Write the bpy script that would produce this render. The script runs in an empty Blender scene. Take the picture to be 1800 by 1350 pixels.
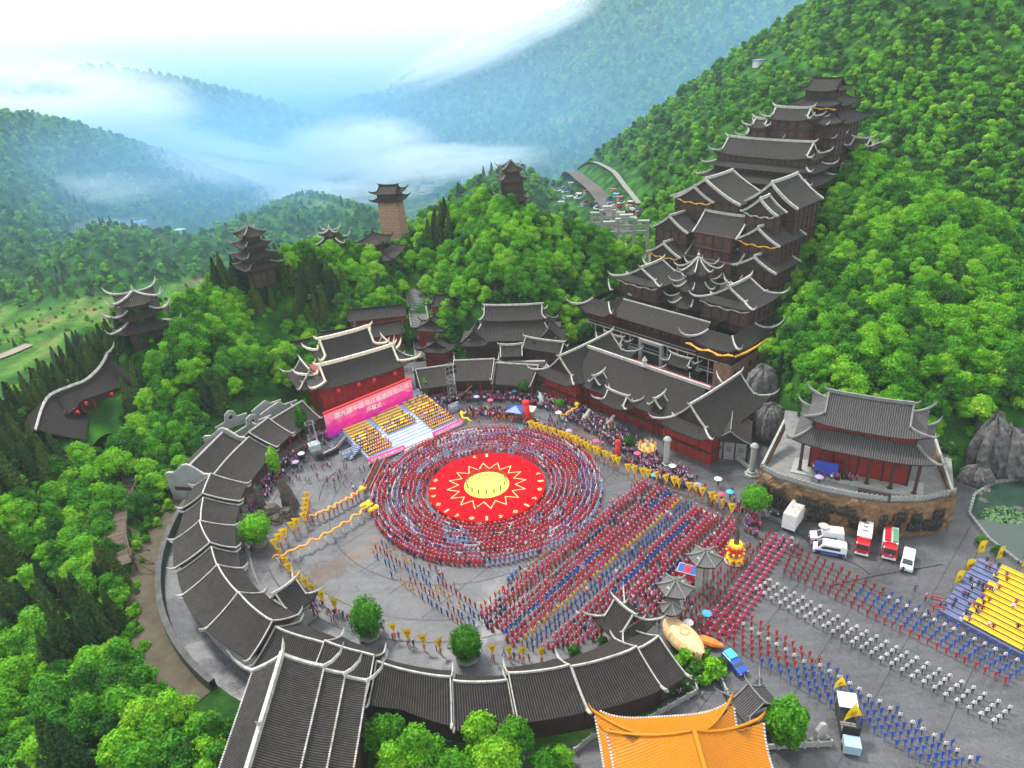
import bpy, bmesh, math, random
import numpy as np
from mathutils import Vector, Matrix
rnd = random.Random(7)
C = bpy.context.scene.collection
SC = bpy.context.scene
PI = math.pi

# ------------------------------------------------------------------ camera
CAM_H, PITCH, ROLL, FPX = 90.0, math.radians(27), math.radians(4), 1247.0
cam = bpy.data.cameras.new('camera'); camo = bpy.data.objects.new('camera', cam); C.objects.link(camo)
cam.sensor_width = 36; cam.lens = 36 * FPX / 1800; cam.clip_end = 30000; cam.clip_start = 0.5
_f = Vector((0, math.cos(PITCH), -math.sin(PITCH))); _r0 = Vector((1, 0, 0)); _u0 = _r0.cross(_f)
_r = _r0 * math.cos(ROLL) - _u0 * math.sin(ROLL); _u = _r0 * math.sin(ROLL) + _u0 * math.cos(ROLL)
camo.matrix_world = Matrix(((_r.x, _u.x, -_f.x, 0), (_r.y, _u.y, -_f.y, 0), (_r.z, _u.z, -_f.z, CAM_H), (0, 0, 0, 1)))
SC.camera = camo

def ray(u, v): return _r * ((u - 900) / FPX) - _u * ((v - 675) / FPX) + _f
def Z(u, v, z=0.0):
    d = ray(u, v); t = (z - CAM_H) / d.z; return Vector((d.x * t, d.y * t, z))
def Y(u, v, y):
    d = ray(u, v); t = y / d.y; return Vector((d.x * t, y, CAM_H + d.z * t))

# ------------------------------------------------------------------ sky, sun, exposure
W = bpy.data.worlds.new('World'); SC.world = W; W.use_nodes = True
nt = W.node_tree; nt.nodes.clear()
SUN_EL, SUN_AZ = math.radians(58), math.radians(-40)      # azimuth measured from +y towards +x
sky = nt.nodes.new('ShaderNodeTexSky'); sky.sky_type = 'NISHITA'; sky.sun_disc = False
sky.sun_elevation = SUN_EL; sky.sun_rotation = SUN_AZ; sky.air_density = 1.0; sky.dust_density = 2.0
geo = nt.nodes.new('ShaderNodeTexCoord')
mp = nt.nodes.new('ShaderNodeMapping'); mp.inputs['Scale'].default_value = (1.2, 1.2, 4.5)
nz = nt.nodes.new('ShaderNodeTexNoise'); nz.inputs['Scale'].default_value = 2.2; nz.inputs['Detail'].default_value = 7; nz.inputs['Roughness'].default_value = .55
rp = nt.nodes.new('ShaderNodeValToRGB'); rp.color_ramp.elements[0].position = .30; rp.color_ramp.elements[1].position = .62
rp.color_ramp.elements[0].color = (.72, .72, .72, 1); rp.color_ramp.elements[1].color = (1, 1, 1, 1)
mx = nt.nodes.new('ShaderNodeMix'); mx.data_type = 'RGBA'
bgn = nt.nodes.new('ShaderNodeBackground'); bgn.inputs['Strength'].default_value = .062
wo = nt.nodes.new('ShaderNodeOutputWorld')
nt.links.new(geo.outputs['Generated'], mp.inputs['Vector']); nt.links.new(mp.outputs['Vector'], nz.inputs['Vector'])
nt.links.new(nz.outputs['Fac'], rp.inputs['Fac']); nt.links.new(rp.outputs['Color'], mx.inputs['Factor'])
nt.links.new(sky.outputs['Color'], mx.inputs['A']); mx.inputs['B'].default_value = (9.6, 10.1, 10.2, 1)   # overcast cloud layer
nt.links.new(mx.outputs['Result'], bgn.inputs['Color']); nt.links.new(bgn.outputs['Background'], wo.inputs['Surface'])
sun = bpy.data.lights.new('sun', 'SUN'); sun.energy = 1.5; sun.angle = math.radians(10); sun.color = (1, .96, .9)
suno = bpy.data.objects.new('sun', sun); C.objects.link(suno)
sd = Vector((math.sin(SUN_AZ) * math.cos(SUN_EL), math.cos(SUN_AZ) * math.cos(SUN_EL), math.sin(SUN_EL)))
suno.rotation_euler = sd.to_track_quat('Z', 'Y').to_euler(); suno.location = sd * 400
SC.view_settings.view_transform = 'Standard'; SC.view_settings.look = 'None'
SC.view_settings.exposure = 1.62; SC.view_settings.gamma = 1; SC.view_settings.use_curve_mapping = False
cy = SC.cycles
cy.use_denoising = True; cy.max_bounces = 6; cy.diffuse_bounces = 3; cy.glossy_bounces = 2; cy.transmission_bounces = 3
cy.transparent_max_bounces = 8; cy.volume_bounces = 3; cy.caustics_reflective = False; cy.caustics_refractive = False
cy.volume_step_rate = 2.0; cy.volume_max_steps = 64; cy.sample_clamp_indirect = 4

# ------------------------------------------------------------------ materials
class NT:
    def __init__(s, name):
        s.m = bpy.data.materials.new(name); s.m.use_nodes = True; s.t = s.m.node_tree
        s.b = s.t.nodes['Principled BSDF']
    def n(s, ty, **kw):
        o = s.t.nodes.new(ty)
        for k, v in kw.items():
            if k in o.inputs: o.inputs[k].default_value = v
            else: setattr(o, k, v)
        return o
    def l(s, a, b): s.t.links.new(a, b)
def mat(name, col, rough=.7, var=.25, scale=1.0, bump=0, bscale=None, metal=0, spec=.5, objrand=0, coord='Object', emit=None):
    """a plain surface with noise-driven colour variation and fine relief"""
    k = NT(name); b = k.b; b.inputs['Roughness'].default_value = rough; b.inputs['Metallic'].default_value = metal
    b.inputs['Specular IOR Level'].default_value = spec
    tc = k.n('ShaderNodeTexCoord'); no = k.n('ShaderNodeTexNoise', Scale=scale, Detail=6.0, Roughness=.6)
    k.l(tc.outputs[coord], no.inputs['Vector'])
    r = k.n('ShaderNodeMapRange'); r.inputs['From Min'].default_value = .3; r.inputs['From Max'].default_value = .7
    r.inputs['To Min'].default_value = 1 - var; r.inputs['To Max'].default_value = 1 + var
    k.l(no.outputs['Fac'], r.inputs['Value'])
    hs = k.n('ShaderNodeHueSaturation'); hs.inputs['Color'].default_value = (*col, 1)
    src = r.outputs['Result']
    if objrand:
        oi = k.n('ShaderNodeObjectInfo'); r2 = k.n('ShaderNodeMapRange'); r2.inputs['To Min'].default_value = 1 - objrand; r2.inputs['To Max'].default_value = 1 + objrand
        k.l(oi.outputs['Random'], r2.inputs['Value']); mu = k.n('ShaderNodeMath', operation='MULTIPLY'); k.l(src, mu.inputs[0]); k.l(r2.outputs['Result'], mu.inputs[1]); src = mu.outputs[0]
    k.l(src, hs.inputs['Value']); k.l(hs.outputs['Color'], b.inputs['Base Color'])
    if bump:
        n2 = k.n('ShaderNodeTexNoise', Scale=bscale or scale * 6, Detail=4.0); k.l(tc.outputs[coord], n2.inputs['Vector'])
        bp = k.n('ShaderNodeBump', Strength=bump, Distance=.05); k.l(n2.outputs['Fac'], bp.inputs['Height']); k.l(bp.outputs['Normal'], b.inputs['Normal'])
    if emit:
        b.inputs['Emission Color'].default_value = (*col, 1); b.inputs['Emission Strength'].default_value = emit
    return k.m
def foliage_mat(name, cols, rough=.65, trans=.35, coordscale=.35):
    """leaf material: hue differs per plant and from clump to clump"""
    k = NT(name); b = k.b; b.inputs['Roughness'].default_value = rough; b.inputs['Specular IOR Level'].default_value = .25
    oi = k.n('ShaderNodeObjectInfo'); tc = k.n('ShaderNodeTexCoord')
    no = k.n('ShaderNodeTexNoise', Scale=coordscale, Detail=5.0, Roughness=.7); k.l(tc.outputs['Object'], no.inputs['Vector'])
    rp = k.n('ShaderNodeValToRGB'); e = rp.color_ramp.elements
    n = len(cols)
    while len(e) < n: e.new(.5)
    for i, c_ in enumerate(cols): e[i].position = i / (n - 1); e[i].color = (*c_, 1)
    m1 = k.n('ShaderNodeMath', operation='MULTIPLY_ADD'); k.l(no.outputs['Fac'], m1.inputs[0]); m1.inputs[1].default_value = 1.1; m1.inputs[2].default_value = -.42
    m2 = k.n('ShaderNodeMath', operation='MULTIPLY_ADD'); k.l(oi.outputs['Random'], m2.inputs[0]); m2.inputs[1].default_value = .75; k.l(m1.outputs[0], m2.inputs[2])
    k.l(m2.outputs[0], rp.inputs['Fac'])
    n2 = k.n('ShaderNodeTexNoise', Scale=3.0, Detail=2.0); k.l(tc.outputs['Object'], n2.inputs['Vector'])
    r = k.n('ShaderNodeMapRange'); r.inputs['From Min'].default_value = .3; r.inputs['From Max'].default_value = .7; r.inputs['To Min'].default_value = .65; r.inputs['To Max'].default_value = 1.3
    k.l(n2.outputs['Fac'], r.inputs['Value'])
    hs = k.n('ShaderNodeHueSaturation'); k.l(rp.outputs['Color'], hs.inputs['Color']); k.l(r.outputs['Result'], hs.inputs['Value'])
    k.l(hs.outputs['Color'], b.inputs['Base Color'])
    tr = k.n('ShaderNodeBsdfTranslucent'); k.l(hs.outputs['Color'], tr.inputs['Color'])
    ms = k.n('ShaderNodeMixShader'); ms.inputs[0].default_value = trans
    k.l(b.outputs[0], ms.inputs[1]); k.l(tr.outputs[0], ms.inputs[2]); k.l(ms.outputs[0], k.t.nodes['Material Output'].inputs['Surface'])
    return k.m

M = {}
M['leaf'] = foliage_mat('broadleaf_foliage', [(.010, .055, .007), (.024, .125, .006), (.055, .24, .008), (.11, .36, .010), (.20, .50, .014), (.30, .50, .03)])
M['conifer'] = foliage_mat('conifer_foliage', [(.008, .028, .010), (.018, .058, .012), (.05, .11, .016), (.09, .12, .02)], trans=.2)
M['shrub'] = foliage_mat('shrub_foliage', [(.02, .08, .01), (.05, .18, .012), (.12, .30, .02)])
M['bark'] = mat('bark', (.09, .065, .045), .9, .3, 3, .6)

# ------------------------------------------------------------------ mesh helpers
class MB:
    def __init__(s): s.v = []; s.f = []; s.mi = []; s.cur = 0; s.uv = {}
    def face(s, idx, uv=None):
        s.f.append(tuple(idx)); s.mi.append(s.cur)
        if uv: s.uv[len(s.f) - 1] = uv
    def box(s, cx, cy, cz, sx, sy, sz, rz=0, rx=0, ry=0):
        i = len(s.v); c_, s_ = math.cos(rz), math.sin(rz); tilt = rx or ry
        mt = Matrix.Rotation(rx, 3, 'X') @ Matrix.Rotation(ry, 3, 'Y') if tilt else None
        for dz in (-.5, .5):
            for dx, dy in ((-.5, -.5), (.5, -.5), (.5, .5), (-.5, .5)):
                x, y, z = dx * sx, dy * sy, dz * sz
                if tilt: x, y, z = mt @ Vector((x, y, z))
                s.v.append((cx + x * c_ - y * s_, cy + x * s_ + y * c_, cz + z))
        for q in ((3, 2, 1, 0), (4, 5, 6, 7), (0, 1, 5, 4), (1, 2, 6, 5), (2, 3, 7, 6), (3, 0, 4, 7)): s.face([i + k for k in q])
        return s
    def quad(s, a, b, c, d, uv=None):
        i = len(s.v); s.v += [tuple(a), tuple(b), tuple(c), tuple(d)]; s.face((i, i + 1, i + 2, i + 3), uv); return s
    def tri(s, a, b, c):
        i = len(s.v); s.v += [tuple(a), tuple(b), tuple(c)]; s.face((i, i + 1, i + 2)); return s
    def grid(s, rows, uvs=None, closed=False):
        """rows: list of equal-length point lists"""
        n = len(rows[0]); i0 = len(s.v)
        for r in rows: s.v += [tuple(p) for p in r]
        for a in range(len(rows) - 1):
            for b in range(n if closed else n - 1):
                b2 = (b + 1) % n
                q = (i0 + a * n + b, i0 + a * n + b2, i0 + (a + 1) * n + b2, i0 + (a + 1) * n + b)
                s.face(q, uvs and (uvs[a][b], uvs[a][b2], uvs[a + 1][b2], uvs[a + 1][b]))
        return s
    def tube(s, pts, rad, n=6, flat=1.0, cap=True):
        """tapered tube through pts; rad is a number or list; flat squashes its height"""
        pts = [Vector(p) for p in pts]; m = len(pts)
        rad = [rad] * m if not hasattr(rad, '__len__') else rad
        rows = []
        for k, p in enumerate(pts):
            t = (pts[min(k + 1, m - 1)] - pts[max(k - 1, 0)]).normalized()
            up = Vector((0, 0, 1)) if abs(t.z) < .95 else Vector((1, 0, 0))
            sx = t.cross(up).normalized(); sz = sx.cross(t)
            off = PI / n if n == 4 else 0
            rows.append([p + sx * (rad[k] * math.cos(off + 2 * PI * j / n)) + sz * (rad[k] * flat * math.sin(off + 2 * PI * j / n)) for j in range(n)])
        i0 = len(s.v); s.grid(rows, closed=True)
        if cap: s.face(list(range(i0 + n - 1, i0 - 1, -1))); s.face([i0 + (m - 1) * n + j for j in range(n)])
        return s
    def lathe(s, prof, n=12, cx=0, cy=0, cz=0, sx=1, sy=1, off=0):
        rows = [[(cx + r * sx * math.cos(off + 2 * PI * j / n), cy + r * sy * math.sin(off + 2 * PI * j / n), cz + z) for j in range(n)] for r, z in prof]
        i0 = len(s.v); s.grid(rows, closed=True)
        if prof[0][0] > .001: s.face(list(range(i0 + n - 1, i0 - 1, -1)))
        if prof[-1][0] > .001: s.face([i0 + (len(prof) - 1) * n + j for j in range(n)])
        return s
    def prism(s, poly, z0, z1):
        n = len(poly); i = len(s.v); s.v += [(p[0], p[1], z0) for p in poly] + [(p[0], p[1], z1) for p in poly]
        s.face(list(range(i + n - 1, i - 1, -1))); s.face(range(i + n, i + 2 * n))
        for k in range(n): s.face((i + k, i + (k + 1) % n, i + n + (k + 1) % n, i + n + k))
        return s
    def wallpoly(s, pts, y0, y1, base=0):
        """an outline drawn in the local x-z plane, given thickness along y"""
        n = len(pts); i = len(s.v); s.v += [(p[0], y0, p[1]) for p in pts] + [(p[0], y1, p[1]) for p in pts]
        s.face(range(i, i + n)); s.face(list(range(i + 2 * n - 1, i + n - 1, -1)))
        for k in range(n): s.face((i + (k + 1) % n, i + k, i + n + k, i + n + (k + 1) % n))
        return s
    def mesh(s, name, mats, smooth=False):
        me = bpy.data.meshes.new(name); me.from_pydata(s.v, [], s.f)
        for m_ in (mats if isinstance(mats, (list, tuple)) else [mats]): me.materials.append(m_)
        if any(s.mi): me.polygons.foreach_set('material_index', s.mi)
        if smooth: me.polygons.foreach_set('use_smooth', [True] * len(s.f))
        if s.uv:
            uvl = me.uv_layers.new(name='UVMap')
            for p in me.polygons:
                uv = s.uv.get(p.index)
                if uv:
                    for li, q in zip(p.loop_indices, uv): uvl.data[li].uv = q
        me.update(); return me
    def build(s, name, mats, parent=None, smooth=False, kind=None):
        o = bpy.data.objects.new(name, s.mesh(name, mats, smooth)); C.objects.link(o)
        if parent: o.parent = parent
        if kind: o['kind'] = kind
        return o
def empty(name, loc, rz=0, label=None, cat=None, group=None):
    o = bpy.data.objects.new(name, None); C.objects.link(o); o.location = loc; o.rotation_euler = (0, 0, rz); o.empty_display_size = .5
    if label: tag(o, label, cat, group)
    return o
def tag(o, label, cat, group=None):
    o['label'] = label; o['category'] = cat
    if group: o['group'] = group
    return o
def link(name, me, parent=None, loc=None, rz=0, sc=None):
    o = bpy.data.objects.new(name, me); C.objects.link(o)
    if parent: o.parent = parent
    if loc is not None: o.location = loc
    if rz: o.rotation_euler = (0, 0, rz)
    if sc is not None: o.scale = sc if hasattr(sc, '__len__') else (sc, sc, sc)
    return o
def copy_tree(o, loc=None, rz=None, label=None, group=None):
    r = o.copy(); C.objects.link(r)
    if loc is not None: r.location = loc
    if rz is not None: r.rotation_euler = (0, 0, rz)
    if label: r['label'] = label
    if group: r['group'] = group
    for ch in list(o.children):
        c_ = ch.copy(); C.objects.link(c_); c_.parent = r
        for g in list(ch.children):
            d = g.copy(); C.objects.link(d); d.parent = c_
    return r
def npmesh(name, V, F, m, smooth=False):
    me = bpy.data.meshes.new(name); V = np.asarray(V, np.float32); F = np.asarray(F, np.int32)
    me.vertices.add(len(V)); me.vertices.foreach_set('co', V.ravel())
    me.loops.add(F.size); me.loops.foreach_set('vertex_index', F.ravel())
    me.polygons.add(len(F)); me.polygons.foreach_set('loop_start', np.arange(0, F.size, F.shape[1], dtype=np.int32))
    me.polygons.foreach_set('use_smooth', np.full(len(F), smooth))
    for x in (m if isinstance(m, (list, tuple)) else [m]): me.materials.append(x)
    me.update(calc_edges=True); return me
# ------------------------------------------------------------------ terrain
CX, CY = -13.0, 126.0                                  # centre of the round square
def vnoise(x, y, seed=0):
    """value noise for numpy arrays"""
    xi = np.floor(x).astype(np.int64); yi = np.floor(y).astype(np.int64); xf = x - xi; yf = y - yi
    def h(a, b):
        n = (a * 374761393 + b * 668265263 + seed * 69069) & 0x7fffffff
        n = ((n ^ (n >> 13)) * 1274126177) & 0x7fffffff
        return ((n ^ (n >> 16)) & 0xffff) / 65535.0
    u = xf * xf * (3 - 2 * xf); v = yf * yf * (3 - 2 * yf)
    return (h(xi, yi) * (1 - u) + h(xi + 1, yi) * u) * (1 - v) + (h(xi, yi + 1) * (1 - u) + h(xi + 1, yi + 1) * u) * v
def fbm(x, y, o=4, seed=0):
    r = 0; a = .5
    for k in range(o): r = r + a * (vnoise(x, y, seed + k) - .5) * 2; x = x * 2.03 + 11; y = y * 2.03 + 7; a *= .5
    return r
def sst(a, b, x): t = np.clip((x - a) / (b - a), 0, 1); return t * t * (3 - 2 * t)
def ridge(x, y, pts, slope, rnd_=8.0):
    """tent under a 3D polyline"""
    out = np.full(x.shape, -1e3)
    for (ax, ay, az), (bx, by, bz) in zip(pts[:-1], pts[1:]):
        dx, dy = bx - ax, by - ay; L2 = dx * dx + dy * dy
        t = np.clip(((x - ax) * dx + (y - ay) * dy) / L2, 0, 1)
        d = np.hypot(x - ax - t * dx, y - ay - t * dy)
        out = np.maximum(out, az + t * (bz - az) - slope * (np.sqrt(d * d + rnd_ * rnd_) - rnd_))
    return out
def smax(a, b, k=4.0):
    m = np.maximum(a, b); return m + k * np.log1p(np.exp(-np.abs(a - b) / k)) - 0
def PZ(*l): return [tuple(Z(u, v, z)) for u, v, z in l]
def PY(*l): return [tuple(Y(u, v, y)) for u, v, y in l]
R_LEFT = [(-150, 40, 14), (-128, 95, 15), (-118, 140, 14), tuple(Z(262, 600, 20)), tuple(Z(380, 530, 21)), tuple(Z(455, 478, 26)), tuple(Z(570, 452, 22)), tuple(Z(640, 465, 18))]
R_MID = [tuple(Z(745, 440, 17)), tuple(Z(825, 385, 27)), tuple(Z(903, 350, 36)), tuple(Z(960, 400, 29)), tuple(Z(1000, 480, 19))]
R_MIDF = [tuple(Z(905, 350, 36)), tuple(Z(900, 440, 24)), tuple(Z(930, 520, 13))]
R_MIDB = [tuple(Y(700, 430, 330)), tuple(Y(860, 305, 430)), tuple(Y(915, 300, 450))]
R_TOWER = [(52, 196, 2), (67, 210, 12), (82, 224, 24), (97, 237, 36), (108, 247, 43), tuple(Z(1500, 305, 43)), tuple(Z(1590, 345, 36)), tuple(Z(1700, 440, 28)), tuple(Z(1820, 560, 22)), (150, 150, 20)]
R_TOWF = [(72, 140, 14), (88, 152, 20), (105, 165, 27), (118, 190, 35)]
R_RIGHT = PY((1005, 285, 950), (1130, 218, 880), (1230, 165, 820), (1330, 118, 770), (1440, 55, 700), (1580, -5, 620), (1800, -160, 560), (2100, -420, 420))
R_CENT = PY((600, 215, 1700), (670, 150, 1650), (760, 125, 1600), (880, 75, 1550), (1000, 25, 1500), (1090, -5, 1450), (1300, -80, 1350), (1600, -190, 1300))
R_CENT2 = PY((1000, 25, 1500), (1050, 150, 1150), (1120, 220, 950))
R_DARK = PY((-200, 90, 560), (0, 190, 600), (80, 237, 620), (170, 285, 640), (300, 300, 680), (380, 332, 700), (455, 352, 720))
R_BLUE = PY((-100, 170, 1150), (60, 150, 1150), (180, 125, 1150), (235, 147, 1150), (300, 168, 1150), (365, 178, 1150), (440, 215, 1150), (520, 268, 1150), (600, 305, 1150))
R_LOW = PY((180, 400, 420), (350, 420, 430), (480, 372, 480), (530, 345, 560), (620, 372, 480))
def flat_mask(x, y):
    """1 on the level ground of the square, 0 on natural terrain"""
    d = np.hypot(x - CX, y - CY); m = 1 - sst(61, 69, d)
    # the entrance court and car park, bounded by the hill foot
    ym = 148 - 23 * sst(52, 72, x); a = sst(8, 18, x) * (1 - sst(ym - 6, ym + 3, y)) * (1 - sst(112, 122, x - (120 - y) * .25))
    m = np.maximum(m, a)
    b = sst(5, 12, x) * (1 - sst(60, 68, x)) * (1 - sst(192, 200, y)) * sst(60, 70, y)       # halls on the right side
    m = np.maximum(m, b)
    c_ = sst(-55, -46, x) * (1 - sst(8, 20, x)) * (1 - sst(196, 204, y)) * sst(120, 130, y)
    m = np.maximum(m, c_)
    e = sst(-44, -36, x) * (1 - sst(66, 72, y)) * (1 - sst(160, 200, x))
    return np.maximum(m, e)
def terr(x, y):
    x = np.asarray(x, float); y = np.asarray(y, float)
    base = -28 - 80 * sst(320, 950, y) + 3.0 * fbm(x / 120, y / 120, 3, 5)
    near = 1 - sst(75, 130, np.hypot((x - 15) * .75, y - 120))
    base = base * (1 - near)
    n1 = fbm(x / 26, y / 26, 3, 1)
    z = smax(base, ridge(x, y, R_LEFT, .72, 7) + 1.6 * n1, 1.5)
    z = smax(z, ridge(x, y, R_MID, .80, 9) + 1.5 * n1, 1.5)
    z = smax(z, ridge(x, y, R_MIDF, .7, 9), 2)
    z = smax(z, ridge(x, y, R_MIDB, 1.0, 8) + 2 * n1, 2)
    z = smax(z, ridge(x, y, R_TOWER, .72, 9) + 1.5 * n1, 1.5)
    z = smax(z, ridge(x, y, R_TOWF, .6, 9) + 1.5 * n1, 1.5)
    big = fbm(x / 210, y / 210, 5, 3); g = np.abs(fbm(x / 90 + y / 400, y / 260, 3, 9))
    z = smax(z, ridge(x, y, R_RIGHT, .62, 10) + 12 * big - 12 * g + 1, 4)
    z = smax(z, ridge(x, y, R_CENT, .40, 30) + 60 * fbm(x / 300, y / 300, 5, 21) - 30 * g, 6)
    z = smax(z, ridge(x, y, R_CENT2, .5, 30) + 30 * fbm(x / 200, y / 200, 5, 31), 6)
    z = smax(z, ridge(x, y, R_DARK, .58, 20) + 10 * big, 4)
    z = smax(z, ridge(x, y, R_BLUE, .38, 25) + 26 * fbm(x / 190, y / 190, 5, 41), 5)
    z = smax(z, ridge(x, y, R_LOW, .5, 10), 4)
    for cx_, cy_, rz_, hx, hy, zc, sl in CAPS:
        c_, s_ = math.cos(rz_), math.sin(rz_); lx = (x - cx_) * c_ + (y - cy_) * s_; ly = -(x - cx_) * s_ + (y - cy_) * c_
        d_ = np.hypot(np.maximum(np.abs(lx) - hx, 0), np.maximum(np.abs(ly) - hy, 0)); base_c = zc + (np.clip(lx + 24, 0, 60) * .19 if rz_ > 1 else 0)
        z = np.minimum(z, base_c + sl * d_)
    s_ax = (x - 41) * .751 + (y - 180) * .6607; e_ax = (x - 41) * .6607 - (y - 180) * .751
    inside = np.maximum(np.abs(e_ax + 5) - 26, 0); z = np.where((s_ax > -10) & (s_ax < 130), np.minimum(z, np.maximum(.55 * (s_ax - 18), 0) + 1.1 * inside + np.maximum(0, s_ax - 84) * .6), z)
    fm = flat_mask(x, y)
    z = np.where(z > 200, 200 + (z - 200) * .25, z)
    return z * (1 - fm) - .12 * fm
CAPS = [(47, 268, -.2, 14, 14, 3.6, .8), (-107, 160, 1.15, 17, 11, 3.5, 1.1), (-94, 149, 0, 10, 10, 2.4, 1.0), (-48, 201, .17, 24, 8, 1.5, .9), (-40, 209, .17, 12, 4, 4.5, .9), (-31, 212, 1.45, 24, 5, .5, .8)]   # terraces cut into the slope
def ground(x, y): return float(terr(np.array([x]), np.array([y]))[0])

def axis(lo, hi, c0, n, k):
    t = np.linspace(-1, 1, n); s_ = np.sinh(t * k) / math.sinh(k)
    a = np.where(s_ < 0, c0 + s_ * (c0 - lo), c0 + s_ * (hi - c0)); return a
gx = axis(-3200, 3200, 10, 420, 3.6); gy = axis(-1500, 9000, 150, 460, 4.3)
GX, GY = np.meshgrid(gx, gy); GZ = terr(GX, GY)
nx, ny = len(gx), len(gy)
idx = np.arange(nx * ny).reshape(ny, nx)
F = np.stack([idx[:-1, :-1], idx[:-1, 1:], idx[1:, 1:], idx[1:, :-1]], -1).reshape(-1, 4)
k = NT('meadow_ground'); b = k.b; b.inputs['Roughness'].default_value = .95; b.inputs['Specular IOR Level'].default_value = .1
tc = k.n('ShaderNodeTexCoord')
n1 = k.n('ShaderNodeTexNoise', Scale=.02, Detail=10.0, Roughness=.72); k.l(tc.outputs['Object'], n1.inputs['Vector'])
r1 = k.n('ShaderNodeValToRGB'); e = r1.color_ramp.elements
e[0].position = .38; e[0].color = (.014, .06, .012, 1); e[1].position = .64; e[1].color = (.20, .13, .07, 1)
for p_, c_ in ((.46, (.028, .10, .014)), (.53, (.055, .15, .02)), (.59, (.13, .17, .045))): q = e.new(p_); q.color = (*c_, 1)
k.l(n1.outputs['Fac'], r1.inputs['Fac'])
gp_ = k.n('ShaderNodeNewGeometry'); sz_ = k.n('ShaderNodeSeparateXYZ'); k.l(gp_.outputs['Position'], sz_.inputs[0])
wv = k.n('ShaderNodeTexWave', Scale=.02, Distortion=9.0, Detail=3.0); wv.inputs['Detail Scale'].default_value = .6; k.l(tc.outputs['Object'], wv.inputs['Vector'])
n2 = k.n('ShaderNodeTexNoise', Scale=.35, Detail=6.0, Roughness=.7); k.l(tc.outputs['Object'], n2.inputs['Vector'])
ad = k.n('ShaderNodeMath', operation='MULTIPLY_ADD'); k.l(wv.outputs['Fac'], ad.inputs[0]); ad.inputs[1].default_value = .35; k.l(n2.outputs['Fac'], ad.inputs[2])
mr = k.n('ShaderNodeMapRange'); mr.inputs['From Min'].default_value = .35; mr.inputs['From Max'].default_value = 1.0; mr.inputs['To Min'].default_value = .6; mr.inputs['To Max'].default_value = 1.35; k.l(ad.outputs[0], mr.inputs['Value'])
hs = k.n('ShaderNodeHueSaturation'); vo = k.n('ShaderNodeTexVoronoi', Scale=.16); k.l(tc.outputs['Object'], vo.inputs['Vector'])
r3 = k.n('ShaderNodeValToRGB'); r3.color_ramp.elements[0].color = (.045, .17, .015, 1); r3.color_ramp.elements[1].color = (.012, .05, .008, 1); r3.color_ramp.elements[1].position = .7; k.l(vo.outputs['Distance'], r3.inputs['Fac'])
sl_ = k.n('ShaderNodeSeparateXYZ'); k.l(gp_.outputs['Normal'], sl_.inputs[0]); mz = k.n('ShaderNodeMapRange'); mz.inputs['From Min'].default_value = .985; mz.inputs['From Max'].default_value = .95; k.l(sl_.outputs['Z'], mz.inputs['Value'])
mm_ = k.n('ShaderNodeMix', data_type='RGBA'); k.l(mz.outputs['Result'], mm_.inputs['Factor']); k.l(r1.outputs['Color'], mm_.inputs['A']); k.l(r3.outputs['Color'], mm_.inputs['B']); k.l(mm_.outputs['Result'], hs.inputs['Color']); k.l(mr.outputs['Result'], hs.inputs['Value']); k.l(hs.outputs['Color'], b.inputs['Base Color'])
bp = k.n('ShaderNodeBump', Strength=.9, Distance=1.2); k.l(n2.outputs['Fac'], bp.inputs['Height']); k.l(bp.outputs['Normal'], b.inputs['Normal'])
M['meadow'] = k.m
to = link('ground', npmesh('ground', np.stack([GX.ravel(), GY.ravel(), GZ.ravel()], 1), F, M['meadow'], True)); to['kind'] = 'structure'
# ------------------------------------------------------------------ trees
NP = np.random.RandomState(11)
def leaf_quads(P, Nrm, size, jit=.55, asp=1.0, rs=NP):
    """one small bent leaf spray (a quad) at each point, facing roughly along its normal"""
    n = len(P); N = Nrm + rs.normal(0, jit, (n, 3)); N /= np.linalg.norm(N, axis=1)[:, None] + 1e-9
    A = np.cross(N, rs.normal(0, 1, (n, 3))); A /= np.linalg.norm(A, axis=1)[:, None] + 1e-9; B = np.cross(N, A)
    s = size * rs.uniform(.6, 1.35, (n, 1))
    V = np.stack([P - A * s, P - B * s * .62 * asp + N * s * .12, P + A * s, P + B * s * .62 * asp + N * s * .12], 1).reshape(-1, 3)
    return V, np.arange(4 * n).reshape(n, 4)
def crown_points(rs, R, Hc, z0, lobes, n, flatb=.75):
    """points over overlapping lobes of a broad crown, with gaps between them"""
    cs, rr = [], []
    for i in range(lobes):
        a = 2.4 * i + rs.uniform(-.5, .5); q = math.sqrt((i + .3) / lobes); h = rs.uniform(0, 1)
        rad = R * q * .78 * (1 - .35 * h)
        cs.append((rad * math.cos(a), rad * math.sin(a), z0 + Hc * (.22 + .62 * h * (1 - .45 * q)))); rr.append(R * rs.uniform(.17, .44))
    cs.append((0, 0, z0 + Hc * .78)); rr.append(R * .42)
    cs = np.array(cs); rr = np.array(rr)
    w = rr ** 2; pick = rs.choice(len(rr), n, p=w / w.sum())
    d = rs.normal(0, 1, (n, 3)); d[:, 2] = d[:, 2] * .9 + .25; d /= np.linalg.norm(d, axis=1)[:, None]
    rad = rr[pick] * rs.uniform(.72, 1.08, n); rad = rad * (1 + .22 * np.sin(d[:, 0] * 7 + pick) * np.sin(d[:, 1] * 6 + pick * 2)); P = cs[pick] + d * rad[:, None] * np.array([1, 1, flatb])
    # drop points buried deep in another lobe
    keep = np.ones(n, bool)
    for c_, r_ in zip(cs, rr):
        q = (P - c_) / np.array([1, 1, flatb]); keep &= (np.linalg.norm(q, axis=1) > r_ * .6)
    return P[keep], d[keep], cs, rr
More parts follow.
